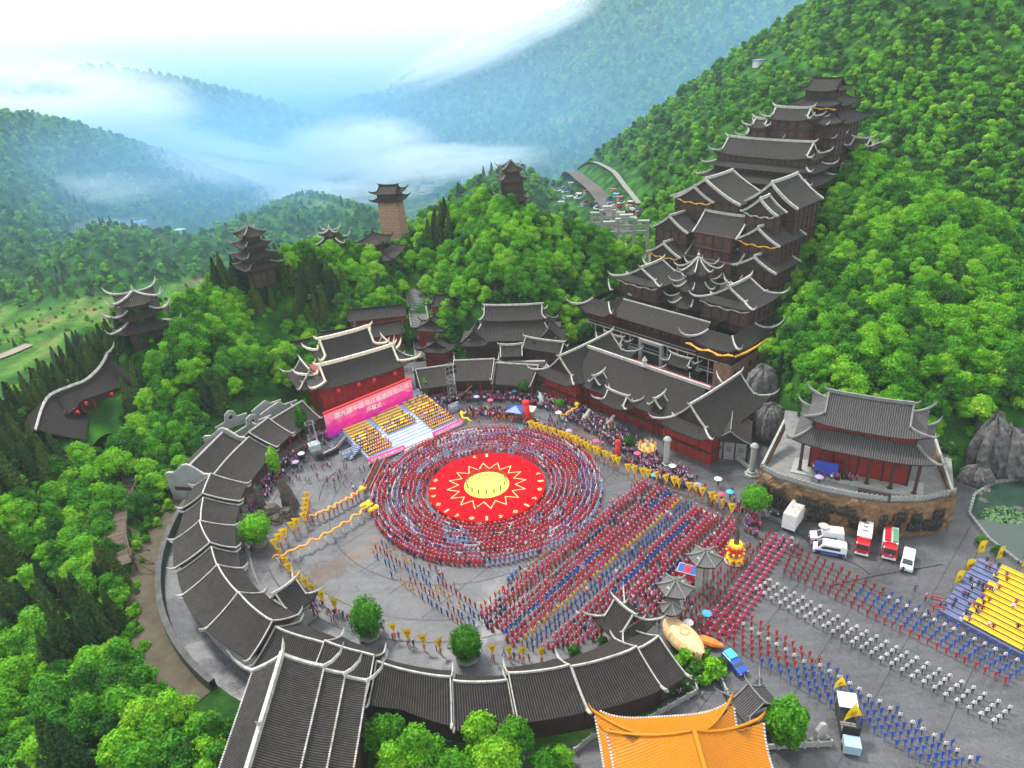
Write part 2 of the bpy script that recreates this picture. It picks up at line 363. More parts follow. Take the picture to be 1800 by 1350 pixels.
def core_blobs(cs, rr, flatb, shrink, rs, seg=7, ring=4):
    V, F = [], []
    for c_, r_ in zip(cs, rr):
        i0 = len(V); r_ = r_ * shrink
        for a in range(ring + 1):
            ph = PI * a / ring
            for b_ in range(seg):
                th = 2 * PI * b_ / seg; q = r_ * rs.uniform(.85, 1.12)
                V.append((c_[0] + q * math.sin(ph) * math.cos(th), c_[1] + q * math.sin(ph) * math.sin(th), c_[2] + q * math.cos(ph) * flatb))
        for a in range(ring):
            for b_ in range(seg): F.append((i0 + a * seg + b_, i0 + (a + 1) * seg + b_, i0 + (a + 1) * seg + (b_ + 1) % seg, i0 + a * seg + (b_ + 1) % seg))
    return np.array(V), np.array(F)
def join_np(*vf):
    Vs, Fs, o = [], [], 0
    for v, f in vf: Vs.append(v); Fs.append(f + o); o += len(v)
    return np.concatenate(Vs), np.concatenate(Fs)
def broad_crown(seed, R=3.6, Hc=5.5, z0=2.2, n=2600, leaf=.30, lobes=13, m=None, name='crown'):
    rs = np.random.RandomState(seed); P, d, cs, rr = crown_points(rs, R, Hc, z0, lobes, n)
    v, f = join_np(leaf_quads(P, d, leaf, .5, 1, rs), core_blobs(cs, rr, .75, .62, rs))
    return npmesh(name, v, f, m or M['leaf'])
def conifer_crown(seed, R=1.7, Hc=9.0, z0=.8, n=2200, leaf=.34, tiers=11, pw=.8):
    rs = np.random.RandomState(seed); t = rs.uniform(0, 1, n) ** 1.25; a = rs.uniform(0, 2 * PI, n)
    rad = R * (1 - t) ** pw * (.82 + .22 * np.sin(t * tiers * 2 * PI + 1.7 * np.sin(a * 2)) + .16 * np.sin(a * 5 + t * 17)) * rs.uniform(.72, 1.08, n) + .08
    P = np.stack([rad * np.cos(a), rad * np.sin(a), z0 + t * Hc - rad * .12], 1)
    N = np.stack([np.cos(a), np.sin(a), np.full(n, .35)], 1)
    zz = np.linspace(0, 1, 7); V = []; seg = 8
    for t_ in zz:
        for j in range(seg): q = R * .62 * (1 - t_) ** pw * rs.uniform(.8, 1.15); V.append((q * math.cos(2 * PI * j / seg), q * math.sin(2 * PI * j / seg), z0 + t_ * Hc * .97))
    F = [(a_ * seg + j, a_ * seg + (j + 1) % seg, (a_ + 1) * seg + (j + 1) % seg, (a_ + 1) * seg + j) for a_ in range(6) for j in range(seg)]
    v, f = join_np(leaf_quads(P, N, leaf, .45, .8, rs), (np.array(V), np.array(F)))
    return npmesh('crown', v, f, M['conifer'])
def trunk_mesh(seed, h=4.5, r=.22, R=3.0):
    rs = random.Random(seed); b = MB()
    b.tube([(0, 0, -.8), (.05, 0, .5), (rs.uniform(-.2, .2), rs.uniform(-.2, .2), h * .55), (rs.uniform(-.3, .3), rs.uniform(-.3, .3), h)], [r * 1.4, r, r * .75, r * .3], 7)
    for i in range(5):
        a = i * 1.3 + rs.uniform(0, .6); z = h * rs.uniform(.4, .75)
        b.tube([(0, 0, z), (R * .3 * math.cos(a), R * .3 * math.sin(a), z + h * .18), (R * .6 * math.cos(a), R * .6 * math.sin(a), z + h * .32)], [r * .5, r * .35, r * .12], 5)
    return b.mesh('trunk', M['bark'], True)
BROAD = [broad_crown(100 + i, 3.3 + .35 * (i % 3), 5.4 + .8 * (i % 4), 1.4, 4600, (.21, .30, .25)[i % 3], 15 + 2 * i) for i in range(6)]
CONI = [conifer_crown(200 + i, 1.6 + .3 * i, 8.5 + .7 * i, .6, 2600, .30, 9 + i, .75 + .08 * i) for i in range(4)]
BTR = [trunk_mesh(i, 5.0) for i in range(3)]
CTR = MB().tube([(0, 0, -.8), (0, 0, 4), (0, 0, 8)], [.22, .16, .04], 6).mesh('trunk', M['bark'], True)
def merged(name, parts):
    Vs, Fs, mats_, mi, o = [], [], [], [], 0
    for k_, me in enumerate(parts):
        v = np.empty(len(me.vertices) * 3, np.float32); me.vertices.foreach_get('co', v); Vs += [tuple(q) for q in v.reshape(-1, 3)]
        for p in me.polygons: Fs.append(tuple(i + o for i in p.vertices)); mi.append(k_)
        o += len(me.vertices); mats_.append(me.materials[0])
    me = bpy.data.meshes.new(name); me.from_pydata(Vs, [], Fs); [me.materials.append(x) for x in mats_]; me.polygons.foreach_set('material_index', mi); return me
def scatter(name, pts, rots, scs, idxs, variants, label, cat, kind='stuff'):
    """one object: real plants instanced on points by geometry nodes"""
    me = bpy.data.meshes.new(name); pts = np.asarray(pts, np.float32)
    me.vertices.add(len(pts)); me.vertices.foreach_set('co', pts.ravel())
    for nm, dt, val in (('rotz', 'FLOAT', rots), ('sca', 'FLOAT', scs), ('vid', 'INT', idxs)):
        a = me.attributes.new(nm, dt, 'POINT'); a.data.foreach_set('value', np.asarray(val, np.float32 if dt == 'FLOAT' else np.int32))
    o = bpy.data.objects.new(name, me); C.objects.link(o); o['kind'] = kind; tag(o, label, cat)
    col = bpy.data.collections.new(name + '_source')
    for i, vm in enumerate(variants): col.objects.link(bpy.data.objects.new('%s_%03d' % (name, i), vm))
    g = bpy.data.node_groups.new(name, 'GeometryNodeTree')
    g.interface.new_socket('Geometry', in_out='INPUT', socket_type='NodeSocketGeometry'); g.interface.new_socket('Geometry', in_out='OUTPUT', socket_type='NodeSocketGeometry')
    N = g.nodes.new; gi, go = N('NodeGroupInput'), N('NodeGroupOutput'); ci = N('GeometryNodeCollectionInfo'); ci.inputs['Collection'].default_value = col
    ci.inputs['Separate Children'].default_value = True; ci.inputs['Reset Children'].default_value = True
    ip = N('GeometryNodeInstanceOnPoints'); ip.inputs['Pick Instance'].default_value = True
    def attr(nm, ty):
        a = N('GeometryNodeInputNamedAttribute'); a.data_type = ty; a.inputs['Name'].default_value = nm; return a.outputs['Attribute']
    cx_ = N('ShaderNodeCombineXYZ'); g.links.new(attr('rotz', 'FLOAT'), cx_.inputs['Z'])
    g.links.new(gi.outputs[0], ip.inputs['Points']); g.links.new(ci.outputs[0], ip.inputs['Instance']); g.links.new(attr('vid', 'INT'), ip.inputs['Instance Index'])
    g.links.new(cx_.outputs[0], ip.inputs['Rotation']); g.links.new(attr('sca', 'FLOAT'), ip.inputs['Scale']); g.links.new(ip.outputs[0], go.inputs[0])
    md = o.modifiers.new('scatter', 'NODES'); md.node_group = g
    return o
def simple_crown(seed, R, Hc, n, leaf, m, cone=False):
    rs = np.random.RandomState(seed)
    if cone:
        t = rs.uniform(0, 1, n); a = rs.uniform(0, 2 * PI, n); rad = R * (1 - t) ** .8 * rs.uniform(.7, 1.05, n)
        P = np.stack([rad * np.cos(a), rad * np.sin(a), .3 + t * Hc], 1); N = np.stack([np.cos(a), np.sin(a), np.full(n, .4)], 1)
        V = [(R * .7 * math.cos(j), R * .7 * math.sin(j), .2) for j in np.linspace(0, 2 * PI, 7)[:-1]] + [(0, 0, Hc)]
        core = (np.array(V), np.array([(j, (j + 1) % 6, 6, 6) for j in range(6)]))
        v, f = leaf_quads(P, N, leaf, .4, .8, rs)
        Fc = [(j, (j + 1) % 6, 6) for j in range(6)]
        return npmesh('crown', v, f, m)
    P, d, cs, rr = crown_points(rs, R, Hc, 0, 6, n, .8)
    v, f = join_np(leaf_quads(P, d, leaf, .45, 1, rs), core_blobs(cs, rr, .8, .72, rs, 6, 3)); return npmesh('crown', v, f, m)
FARB = [simple_crown(300 + i, 3.6, 4.2 + i, 620, .5, M['leaf']) for i in range(4)]
FARC = [simple_crown(310 + i, 2.0, 9.0, 400, .5, M['conifer'], True) for i in range(2)]

def project(P):
    """pixel in the photograph's frame, for deciding what is in view"""
    q = P - np.array([0, 0, CAM_H]); F_ = np.array(_f); R_ = np.array(_r); U_ = np.array(_u); z = q @ F_
    return 900 + FPX * (q @ R_) / z, 675 - FPX * (q @ U_) / z, z
KEEP_OUT = []          # circles (x, y, r) where buildings stand, filled in as they are placed
def clear_of(x, y):
    m = np.ones(x.shape, bool)
    for cx_, cy_, r_ in KEEP_OUT: m &= np.hypot(x - cx_, y - cy_) > r_ - 1.5
    return m
def plant_all():
    rs = np.random.RandomState(5)
    # candidate spots: dense near, thinner far
    out = []
    for (x0, x1, y0, y1, sp) in ((-190, 190, 48, 330, 3.3), (-420, 120, 330, 780, 5.8), (120, 680, 330, 780, 5.0), (-560, -190, 60, 330, 7.5), (190, 560, 100, 330, 5.0), (-900, 1100, 780, 1700, 11.0)):
        xs = np.arange(x0, x1, sp); ys = np.arange(y0, y1, sp); X, Yg = np.meshgrid(xs, ys)
        X = X.ravel() + rs.uniform(-.48, .48, X.size) * sp; Yg = Yg.ravel() + rs.uniform(-.48, .48, Yg.size) * sp
        out.append((X, Yg, np.full(X.shape, sp)))
    X = np.concatenate([o[0] for o in out]); Yv = np.concatenate([o[1] for o in out]); S = np.concatenate([o[2] for o in out])
    ok = flat_mask(X, Yv) < .25; ok &= clear_of(X, Yv)
    Zv = terr(X, Yv)
    u, v, z = project(np.stack([X, Yv, Zv + 4], 1)); ok &= (z > 5) & (u > -140) & (u < 1940) & (v > -120) & (v < 1500)
    slope = np.hypot(terr(X + 3, Yv) - Zv, terr(X, Yv + 3) - Zv) / 3
    # valley floor: fields with scattered trees
    valley = (Zv < -15) & (slope < .22); dens = fbm(X / 45, Yv / 45, 3, 77)
    ok &= ~(valley & (dens < .30) & (rs.uniform(0, 1, X.shape) < .72))
    X, Yv, Zv, S, u, v, z, valley = [q[ok] for q in (X, Yv, Zv, S, u, v, z, valley)]
    return X, Yv, Zv, S, u, v, z, valley, rs
HAZE_D = 0.00012
MIST_D = 0.0013
MIST_B = 0.05
# ------------------------------------------------------------------ architecture kit
def tile_mat(name, c1, c2, period=.34, moss=(.028, .028, .012), mossf=.7, rough=.75):
    k = NT(name); b = k.b; b.inputs['Roughness'].default_value = rough; b.inputs['Specular IOR Level'].default_value = .2
    tc = k.n('ShaderNodeTexCoord'); sx = k.n('ShaderNodeSeparateXYZ'); k.l(tc.outputs['UV'], sx.inputs[0])
    def tri(sock, per):
        m = k.n('ShaderNodeMath', operation='MULTIPLY'); k.l(sock, m.inputs[0]); m.inputs[1].default_value = 1 / per
        f = k.n('ShaderNodeMath', operation='PINGPONG'); k.l(m.outputs[0], f.inputs[0]); f.inputs[1].default_value = .5; return f.outputs[0]
    tu, tv = tri(sx.outputs['X'], period), tri(sx.outputs['Y'], .30)
    no = k.n('ShaderNodeTexNoise', Scale=.9, Detail=8.0, Roughness=.7); k.l(tc.outputs['Object'], no.inputs['Vector'])
    n3 = k.n('ShaderNodeTexNoise', Scale=9.0, Detail=3.0, Roughness=.7); k.l(tc.outputs['Object'], n3.inputs['Vector'])
    rp = k.n('ShaderNodeValToRGB'); rp.color_ramp.elements[0].position = .35; rp.color_ramp.elements[1].position = .68
    rp.color_ramp.elements[0].color = (*c1, 1); rp.color_ramp.elements[1].color = (*c2, 1); k.l(n3.outputs['Fac'], rp.inputs['Fac'])
    mr = k.n('ShaderNodeMapRange'); mr.inputs['From Min'].default_value = .52; mr.inputs['From Max'].default_value = .74; mr.inputs['To Max'].default_value = mossf; k.l(no.outputs['Fac'], mr.inputs['Value'])
    mx_ = k.n('ShaderNodeMix', data_type='RGBA'); k.l(mr.outputs['Result'], mx_.inputs['Factor']); k.l(rp.outputs['Color'], mx_.inputs['A']); mx_.inputs['B'].default_value = (*moss, 1)
    k.l(mx_.outputs['Result'], b.inputs['Base Color'])
    a = k.n('ShaderNodeMath', operation='MULTIPLY_ADD'); k.l(tv, a.inputs[0]); a.inputs[1].default_value = .35; k.l(tu, a.inputs[2])
    bp = k.n('ShaderNodeBump', Strength=.8, Distance=.12); k.l(a.outputs[0], bp.inputs['Height']); k.l(bp.outputs['Normal'], b.inputs['Normal'])
    return k.m
M['tile'] = tile_mat('dark_clay_tiles', (.006, .005, .0045), (.021, .017, .015))  # base kept darker than the tile rows, painting in the groove shade
M['frame'] = mat('window_timber', (.13, .065, .04), .7, .3, 2)
M['rib_grey'] = mat('grey_tile_rows', (.085, .078, .078), .6, .4, 2.5, .3)  # lighter than the grey base tiles: highlight on the rows put into the colour
M['rib'] = mat('highlit_clay_tile_rows', (.040, .032, .028), .6, .6, 1.1, .3)  # wet highlights along the tile rows painted in as a lighter clay
M['tile_grey'] = tile_mat('grey_clay_tiles', (.022, .02, .021), (.05, .046, .046), mossf=.2)
M['tile_gold'] = tile_mat('yellow_glazed_tiles', (.40, .135, .005), (.56, .20, .008), moss=(.30, .11, .01), mossf=.4, rough=.35)
M['white'] = mat('whitewashed_ridge', (.38, .37, .34), .75, .35, 1.2, .3)
M['cream'] = mat('cream_carved_ridge', (.66, .60, .46), .6, .2, 1.5, .4)
M['gold'] = mat('gilded_carving', (.72, .36, .04), .4, .25, 2, .5)
M['wood'] = mat('dark_brown_timber', (.034, .017, .013), .7, .35, 1.2, .3)
M['wood2'] = mat('reddish_brown_boards', (.052, .022, .016), .75, .35, 1.2, .3)
M['red'] = mat('red_painted_timber', (.24, .014, .012), .6, .3, .8, .15)
M['redcloth'] = mat('red_cloth', (.55, .02, .02), .8, .2, 2)
M['dark'] = mat('dark_parts_and_painted_shade', (.012, .010, .010), .9, .2)  # near-black for dark parts; also paints the shade inside openings and windows
M['glass'] = mat('window_pane', (.03, .035, .04), .15, .1, 1, spec=.6)
M['stone'] = mat('grey_cut_stone', (.17, .17, .165), .85, .25, .7, .4)
M['stone_light'] = mat('pale_carved_stone', (.30, .31, .29), .8, .2, .9, .4)
M['brick'] = mat('pinkish_brown_stone_wall', (.30, .17, .115), .85, .25, 1.0, .4)
M['brickt'] = mat('buff_brick_block', (.34, .20, .14), .85, .25, .6, .3, objrand=.18)
M['plaster'] = mat('grey_plaster', (.24, .245, .25), .85, .2, .6, .2)
M['concrete'] = mat('weathered_concrete', (.24, .225, .20), .9, .3, .5, .3)

def ident(x, y, z): return (x, y, z)
def TR(ox=0, oy=0, oz=0, quarter=0):
    """local placement: shift and quarter turns"""
    c_, s_ = ((1, 0), (0, 1), (-1, 0), (0, -1))[quarter % 4]
    return lambda x, y, z: (ox + x * c_ - y * s_, oy + x * s_ + y * c_, oz + z)
class Roof:
    def __init__(s, bar=.22, rib=.45, ribr=.075, horn=1.6, prof=(.62, .38), mats=('tile', 'rib', 'white'), ns=8, nq=4, ends=0, fascia=.28, hornup=1.0):
        s.sets = []; s.depth = 0; s.t, s.r, s.b, s.e, s.g = MB(), MB(), MB(), MB(), MB(); s.bar, s.rib, s.ribr, s.horn, s.prof, s.mats, s.ns, s.nq, s.ends, s.fascia, s.hornup = bar, rib, ribr, horn, prof, mats, ns, nq, ends, fascia, hornup
    def new(s):
        if s.depth == 0 and s.t.f: s.sets.append((s.t, s.r, s.b, s.e, s.g)); s.t, s.r, s.b, s.e, s.g = MB(), MB(), MB(), MB(), MB()
    def P(s, t): return s.prof[0] * t + s.prof[1] * t * t
    def side(s, T, A, B, a, b, z0, z1, lift=.0, t0=0, t1=1, ribs=True, power=4):
        A, B, a, b = [Vector(p) for p in (A, B, a, b)]; L = (B - A).length; dE = (B - A) / L; n = Vector((-dE.y, dE.x)); Q = max((a - A).dot(n), .01)
        iA, iB = (a - A).dot(dE), (B - b).dot(dE); p0, p1 = s.P(t0), s.P(t1)
        def S(e, q, dz=0):
            f = q / Q; ea, eb = iA * f, L - iB * f; w = max(eb - ea, .01); ss = abs(2 * (e - ea) / w - 1)
            z = z0 + (z1 - z0) * (s.P(t0 + (t1 - t0) * f) - p0) / (p1 - p0) + lift * min(ss, 1) ** power * max(0, 1 - f) ** 1.5
            out = lift * .22 * min(ss, 1) ** power * max(0, 1 - f) ** 2
            p = A + dE * e + n * (q - out); return T(p.x, p.y, z + dz)
        s.S = S
        rows, uvs = [], []
        for j in range(s.nq + 1):
            f = j / s.nq; q = Q * f; ea, eb = iA * f, L - iB * f
            es = [ea + (eb - ea) * i / s.ns for i in range(s.ns + 1)]
            rows.append([S(e, q) for e in es]); uvs.append([(e, q * 1.15) for e in es])
        s.t.grid(rows, uvs)
        low = [S(L * i / s.ns, 0, -s.fascia) for i in range(s.ns + 1)]; inn = [S(iA * .25 + (L - iA * .25 - iB * .25) * i / s.ns, min(Q * .6, 1.6), -s.fascia) for i in range(s.ns + 1)]
        s.e.grid([low, rows[0]]); s.e.grid([inn, low])
        if ribs and s.rib:
            m = int(L / s.rib); off = (L - m * s.rib) / 2
            for i in range(m + 1):
                e = off + i * s.rib; qm = Q
                if iA > .01: qm = min(qm, e * Q / iA)
                if iB > .01: qm = min(qm, (L - e) * Q / iB)
                if qm < .4: continue
                k_ = max(2, int(round(s.nq * qm / Q))); r_ = s.ribr
                s.r.grid([[S(e - r_, qm * j / k_, -.01), S(e, qm * j / k_, r_ * 1.3), S(e + r_, qm * j / k_, -.01)] for j in range(k_ + 1)])
                if s.ends:
                    c_ = Vector(S(e, -.04, .02)); s.g.box(c_.x, c_.y, c_.z - .02, r_ * 2.6, r_ * 2.6, r_ * 2.6)
        return S, Q, iA, iB, L
    def bars(s, pts, r=None, lift=.12, flat=1.25, n=4): s.b.tube([(p[0], p[1], p[2] + lift) for p in pts], r or s.bar, n, flat)
    def hornat(s, P0, d, r=None, ln=None, up=None):
        """upturned ridge end: grows from P0 along plan direction d and curls up"""
        ln = ln or s.horn; r = r or s.bar; up = s.hornup if up is None else up; d = Vector((d[0], d[1], 0)).normalized(); P0 = Vector(P0)
        pts = [P0 - d * .3 + Vector((0, 0, .1)), P0 + d * ln * .35 + Vector((0, 0, .12 + ln * .10 * up)), P0 + d * ln * .72 + Vector((0, 0, .1 + ln * .38 * up)), P0 + d * ln * .95 + Vector((0, 0, ln * .85 * up))]
        s.b.tube(pts, [r, r * .95, r * .75, r * .15], 5, 1.2)
    def ring(s, T, W_, D_, z0, w, d, z1, lift=.8, t0=0, t1=1, cx=0, cy=0, sides='fbrl', hornon=True):
        s.new(); o = [Vector((cx - W_ / 2, cy - D_ / 2)), Vector((cx + W_ / 2, cy - D_ / 2)), Vector((cx + W_ / 2, cy + D_ / 2)), Vector((cx - W_ / 2, cy + D_ / 2))]
        i = [Vector((cx - w / 2, cy - d / 2)), Vector((cx + w / 2, cy - d / 2)), Vector((cx + w / 2, cy + d / 2)), Vector((cx - w / 2, cy + d / 2))]
        for k_, ch in enumerate('frbl'):
            if ch not in sides: continue
            S, Q, iA, iB, L = s.side(T, o[k_], o[(k_ + 1) % 4], i[k_], i[(k_ + 1) % 4], z0, z1, lift, t0, t1)
            pts = [S(iA * q / 5, Q * q / 5) for q in range(6)]; s.bars(pts)
            dv = Vector(pts[0]) - Vector(pts[1]); 
            if hornon: s.hornat(pts[0], dv)
            if ch in 'r' and 'b' not in sides:
                pts = [S(L - iB * q / 5, Q * q / 5) for q in range(6)]; s.bars(pts); 
                if hornon: s.hornat(pts[0], Vector(pts[0]) - Vector(pts[1]))
    def gable(s, T, w, d, z1, zr, t0=0, cx=0, cy=0, lift=0, barge=True, ridge=True, wallm=True, over=0, hl=None, ridgeup=1, bl=0, sag=.25):
        """two slopes either side of a ridge along local x"""
        s.new(); x0, x1 = cx - w / 2, cx + w / 2
        for A, B, a, b in (((x0, cy - d / 2), (x1, cy - d / 2), (x0, cy), (x1, cy)), ((x1, cy + d / 2), (x0, cy + d / 2), (x1, cy), (x0, cy))):
            S, Q, iA, iB, L = s.side(T, A, B, a, b, z1, zr, lift, t0, 1)
            for e in (0, L):
                pts = [S(e, Q * q / 5) for q in range(6)]
                if barge:
                    s.bars(pts, s.bar * (1.0 + bl)); 
                    if hl != 0: s.hornat(pts[0], Vector(pts[0]) - Vector(pts[1]), ln=hl or s.horn * .6)
        if ridge:
            n = 8; pts = []
            for k_ in range(n + 1):
                f = k_ / n; pts.append(T(x0 + (x1 - x0) * f, cy, zr + .1 + sag * abs(2 * f - 1) ** 3))
            s.bars(pts, s.bar * 1.15, .12, 1.6)
            if ridgeup: s.hornat(pts[0], Vector(pts[0]) - Vector(pts[1]), ln=s.horn * .7 * ridgeup); s.hornat(pts[-1], Vector(pts[-1]) - Vector(pts[-2]), ln=s.horn * .7 * ridgeup)
        if wallm:
            for x in (x0 + .5, x1 - .5):
                i0 = len(s.e.v); s.e.v += [T(x, cy - d / 2 + .1, z1 - .2), T(x, cy + d / 2 - .1, z1 - .2), T(x, cy, zr - .15)]; s.e.face((i0, i0 + 1, i0 + 2))
    def hipgable(s, T, W_, D_, z0, zr, inset, lift=.9, tf=.45, cx=0, cy=0, hornon=True, barge=True):
        s.new(); s.depth += 1; w, d = W_ - 2 * inset, D_ * (1 - tf); z1 = z0 + (zr - z0) * s.P(tf)
        s.ring(T, W_, D_, z0, w, d, z1, lift, 0, tf, cx, cy, hornon=hornon)
        s.gable(T, w, d, z1, zr, tf, cx, cy, barge=barge, hl=s.horn * .45); s.depth -= 1
    def ngon(s, T, n, R0, z0, R1, z1, lift=.8, off=0, hornon=True):
        s.new()
        for k_ in range(n):
            a0, a1 = off + 2 * PI * k_ / n, off + 2 * PI * (k_ + 1) / n
            A, B = Vector((R0 * math.cos(a0), R0 * math.sin(a0))), Vector((R0 * math.cos(a1), R0 * math.sin(a1)))
            a, b = Vector((R1 * math.cos(a0), R1 * math.sin(a0))), Vector((R1 * math.cos(a1), R1 * math.sin(a1)))
            S, Q, iA, iB, L = s.side(T, A, B, a, b, z0, z1, lift, power=3)
            pts = [S(iA * q / 4, Q * q / 4) for q in range(5)]; s.bars(pts)
            if hornon: s.hornat(pts[0], Vector(pts[0]) - Vector(pts[1]))
    def done(s, parent, name='roof', label=None):
        for st_ in s.sets: s2 = Roof(mats=s.mats); s2.t, s2.r, s2.b, s2.e, s2.g = st_; s2.done(parent, name, label)
        o = s.t.build(name, M[s.mats[0]], parent, True)
        if label: o['label'] = label
        if s.r.f: s.r.build('tile_rows', M[s.mats[1]], o, True, 'stuff')
        if s.b.f: s.b.build('ridge', M[s.mats[2]], o)
        if s.g.f: s.g.build('tile_ends', M['white'], o, kind='stuff')
        if s.e.f: s.e.build('eave', M['wood'], o)
        return o

# window units shared by every building: a frame with lattice bars round a recessed pane
def window_mesh(name, w, h, m, nx_=2, nz_=3, inner='glass'):
    b = MB(); t = .09
    for x in (-w / 2 + t / 2, w / 2 - t / 2): b.box(x, 0, 0, t, .12, h)
    for z in (-h / 2 + t / 2, h / 2 - t / 2): b.box(0, 0, z, w - 2 * t, .12, t)
    for i in range(1, nx_): b.box(-w / 2 + w * i / nx_, 0, 0, .05, .08, h - 2 * t)
    for i in range(1, nz_): b.box(0, .01, -h / 2 + h * i / nz_, w - 2 * t, .05, .05)
    b.cur = 1; b.box(0, .07, 0, w - t, .04, h - t); return b.mesh(name, [M[m], M[inner]])
WIN = {'wood': window_mesh('window', 1.5, 1.5, 'frame'), 'red': window_mesh('window', 1.5, 1.5, 'red'), 'dark': window_mesh('window', 1.2, 1.3, 'frame', inner='dark'), 'redpanel': window_mesh('window', 1.1, 2.0, 'redcloth', 1, 1, 'red'), 'small': window_mesh('window', .9, 1.1, 'wood', 2, 2, 'dark'), 'door': window_mesh('door', 1.6, 2.5, 'red', 2, 2, 'dark')}
def put(mesh_, name, parent, x, y, z, side=0):
    """window or door on a wall face; side 0 front(-y) 1 right(+x) 2 back 3 left"""
    o = bpy.data.objects.new(name, mesh_); C.objects.link(o); o.parent = parent; o.location = (x, y, z); o.rotation_euler = (0, 0, side * PI / 2); return o
def block(root, x0, x1, y0, y1, z0, z1, m='wood', storeys=1, bay=3.4, win='wood', sides=(0, 1), posts=True, ledge='wood2', postm='wood', name='wall', wz=.55, gallery=0):
    """a storeyed body: walls, posts, ledges between storeys and a window in each bay"""
    b = MB(); b.box((x0 + x1) / 2, (y0 + y1) / 2, (z0 + z1) / 2, x1 - x0, y1 - y0, z1 - z0); wl = b.build(name, M[m], root)
    H = (z1 - z0) / storeys; p = MB(); l_ = MB()
    for sd in sides:
        if sd in (0, 2): a0, a1, fix = x0, x1, (y0 if sd == 0 else y1)
        else: a0, a1, fix = y0, y1, (x1 if sd == 1 else x0)
        n = max(1, int(round((a1 - a0) / bay))); w = (a1 - a0) / n; sg = -1 if sd in (0, 3) else 1
        for i in range(n + 1):
            q = a0 + w * i
            if posts: p.box(*((q, fix + sg * .09) if sd in (0, 2) else (fix + sg * .09, q)), (z0 + z1) / 2, .3, .3, z1 - z0)
        for st in range(storeys):
            zz = z0 + H * st
            if ledge and (st or gallery):
                if sd in (0, 2): l_.box((a0 + a1) / 2, fix + sg * .3, zz, a1 - a0 + .4, .6, .22)
                else: l_.box(fix + sg * .3, (a0 + a1) / 2, zz, .6, a1 - a0 + .4, .22)
            if win:
                ws = win if isinstance(win, str) else win[st % len(win)]
                for i in range(n):
                    q = a0 + w * (i + .5); xy = (q, fix + sg * .02) if sd in (0, 2) else (fix + sg * .02, q)
                    put(WIN[ws], 'window', wl, xy[0], xy[1], zz + H * wz, sd)
    if p.f: p.build('posts', M[postm], root)
    if l_.f: l_.build('ledge', M[ledge], root)
    return wl
def rail(root, pts, h=1.0, m='wood2', name='railing', sp=1.2, r=.07, slats=True):
    b = MB()
    for P, Q in zip(pts[:-1], pts[1:]):
        P, Q = Vector(P), Vector(Q); L = (Q - P).length; n = max(1, int(L / sp))
        b.tube([P + Vector((0, 0, h)), Q + Vector((0, 0, h))], r, 4); b.tube([P + Vector((0, 0, h * .3)), Q + Vector((0, 0, h * .3))], r * .7, 4)
        for i in range(n + 1): p = P.lerp(Q, i / n); b.box(p.x, p.y, p.z + h * .55, r * 2.2, r * 2.2, h * 1.1)
    return b.build(name, M[m], root)
def columns(root, spots, z0, z1, r=.2, m='red', name='column', base=True):
    """one shared pillar mesh, one object per pillar"""
    b = MB().lathe([(r * 1.7, 0), (r * 1.7, .25), (r, .35), (r * .92, z1 - z0)] if base else [(r, 0), (r, z1 - z0)], 8); me = b.mesh(name, M[m], False)
    for x, y in spots: link(name, me, root, (x, y, z0))
def keep_rect(root, x0, x1, y0, y1, mg=.6):
    c_, s_ = math.cos(root.rotation_euler[2]), math.sin(root.rotation_euler[2]); st = 5.0
    nx_, ny_ = max(1, int((x1 - x0) / st)), max(1, int((y1 - y0) / st))
    for i in range(nx_ + 1):
        for j in range(ny_ + 1):
            x, y = x0 + (x1 - x0) * i / nx_, y0 + (y1 - y0) * j / ny_
            KEEP_OUT.append((root.location.x + x * c_ - y * s_, root.location.y + x * s_ + y * c_, mg + st * .55))
def front(uL, vL, uR, vR, z, zbase=0.0, rz=None):
    """midpoint, heading and width of a front eave line seen between two picture points at height z"""
    P, Q = Z(uL, vL, z), Z(uR, vR, z)
    if rz is None: rz = math.atan2(Q.y - P.y, Q.x - P.x); w = (Q - P).length
    else: w = (Q - P).dot(Vector((math.cos(rz), math.sin(rz), 0)))
    return (P.x + Q.x) / 2, (P.y + Q.y) / 2, rz, w
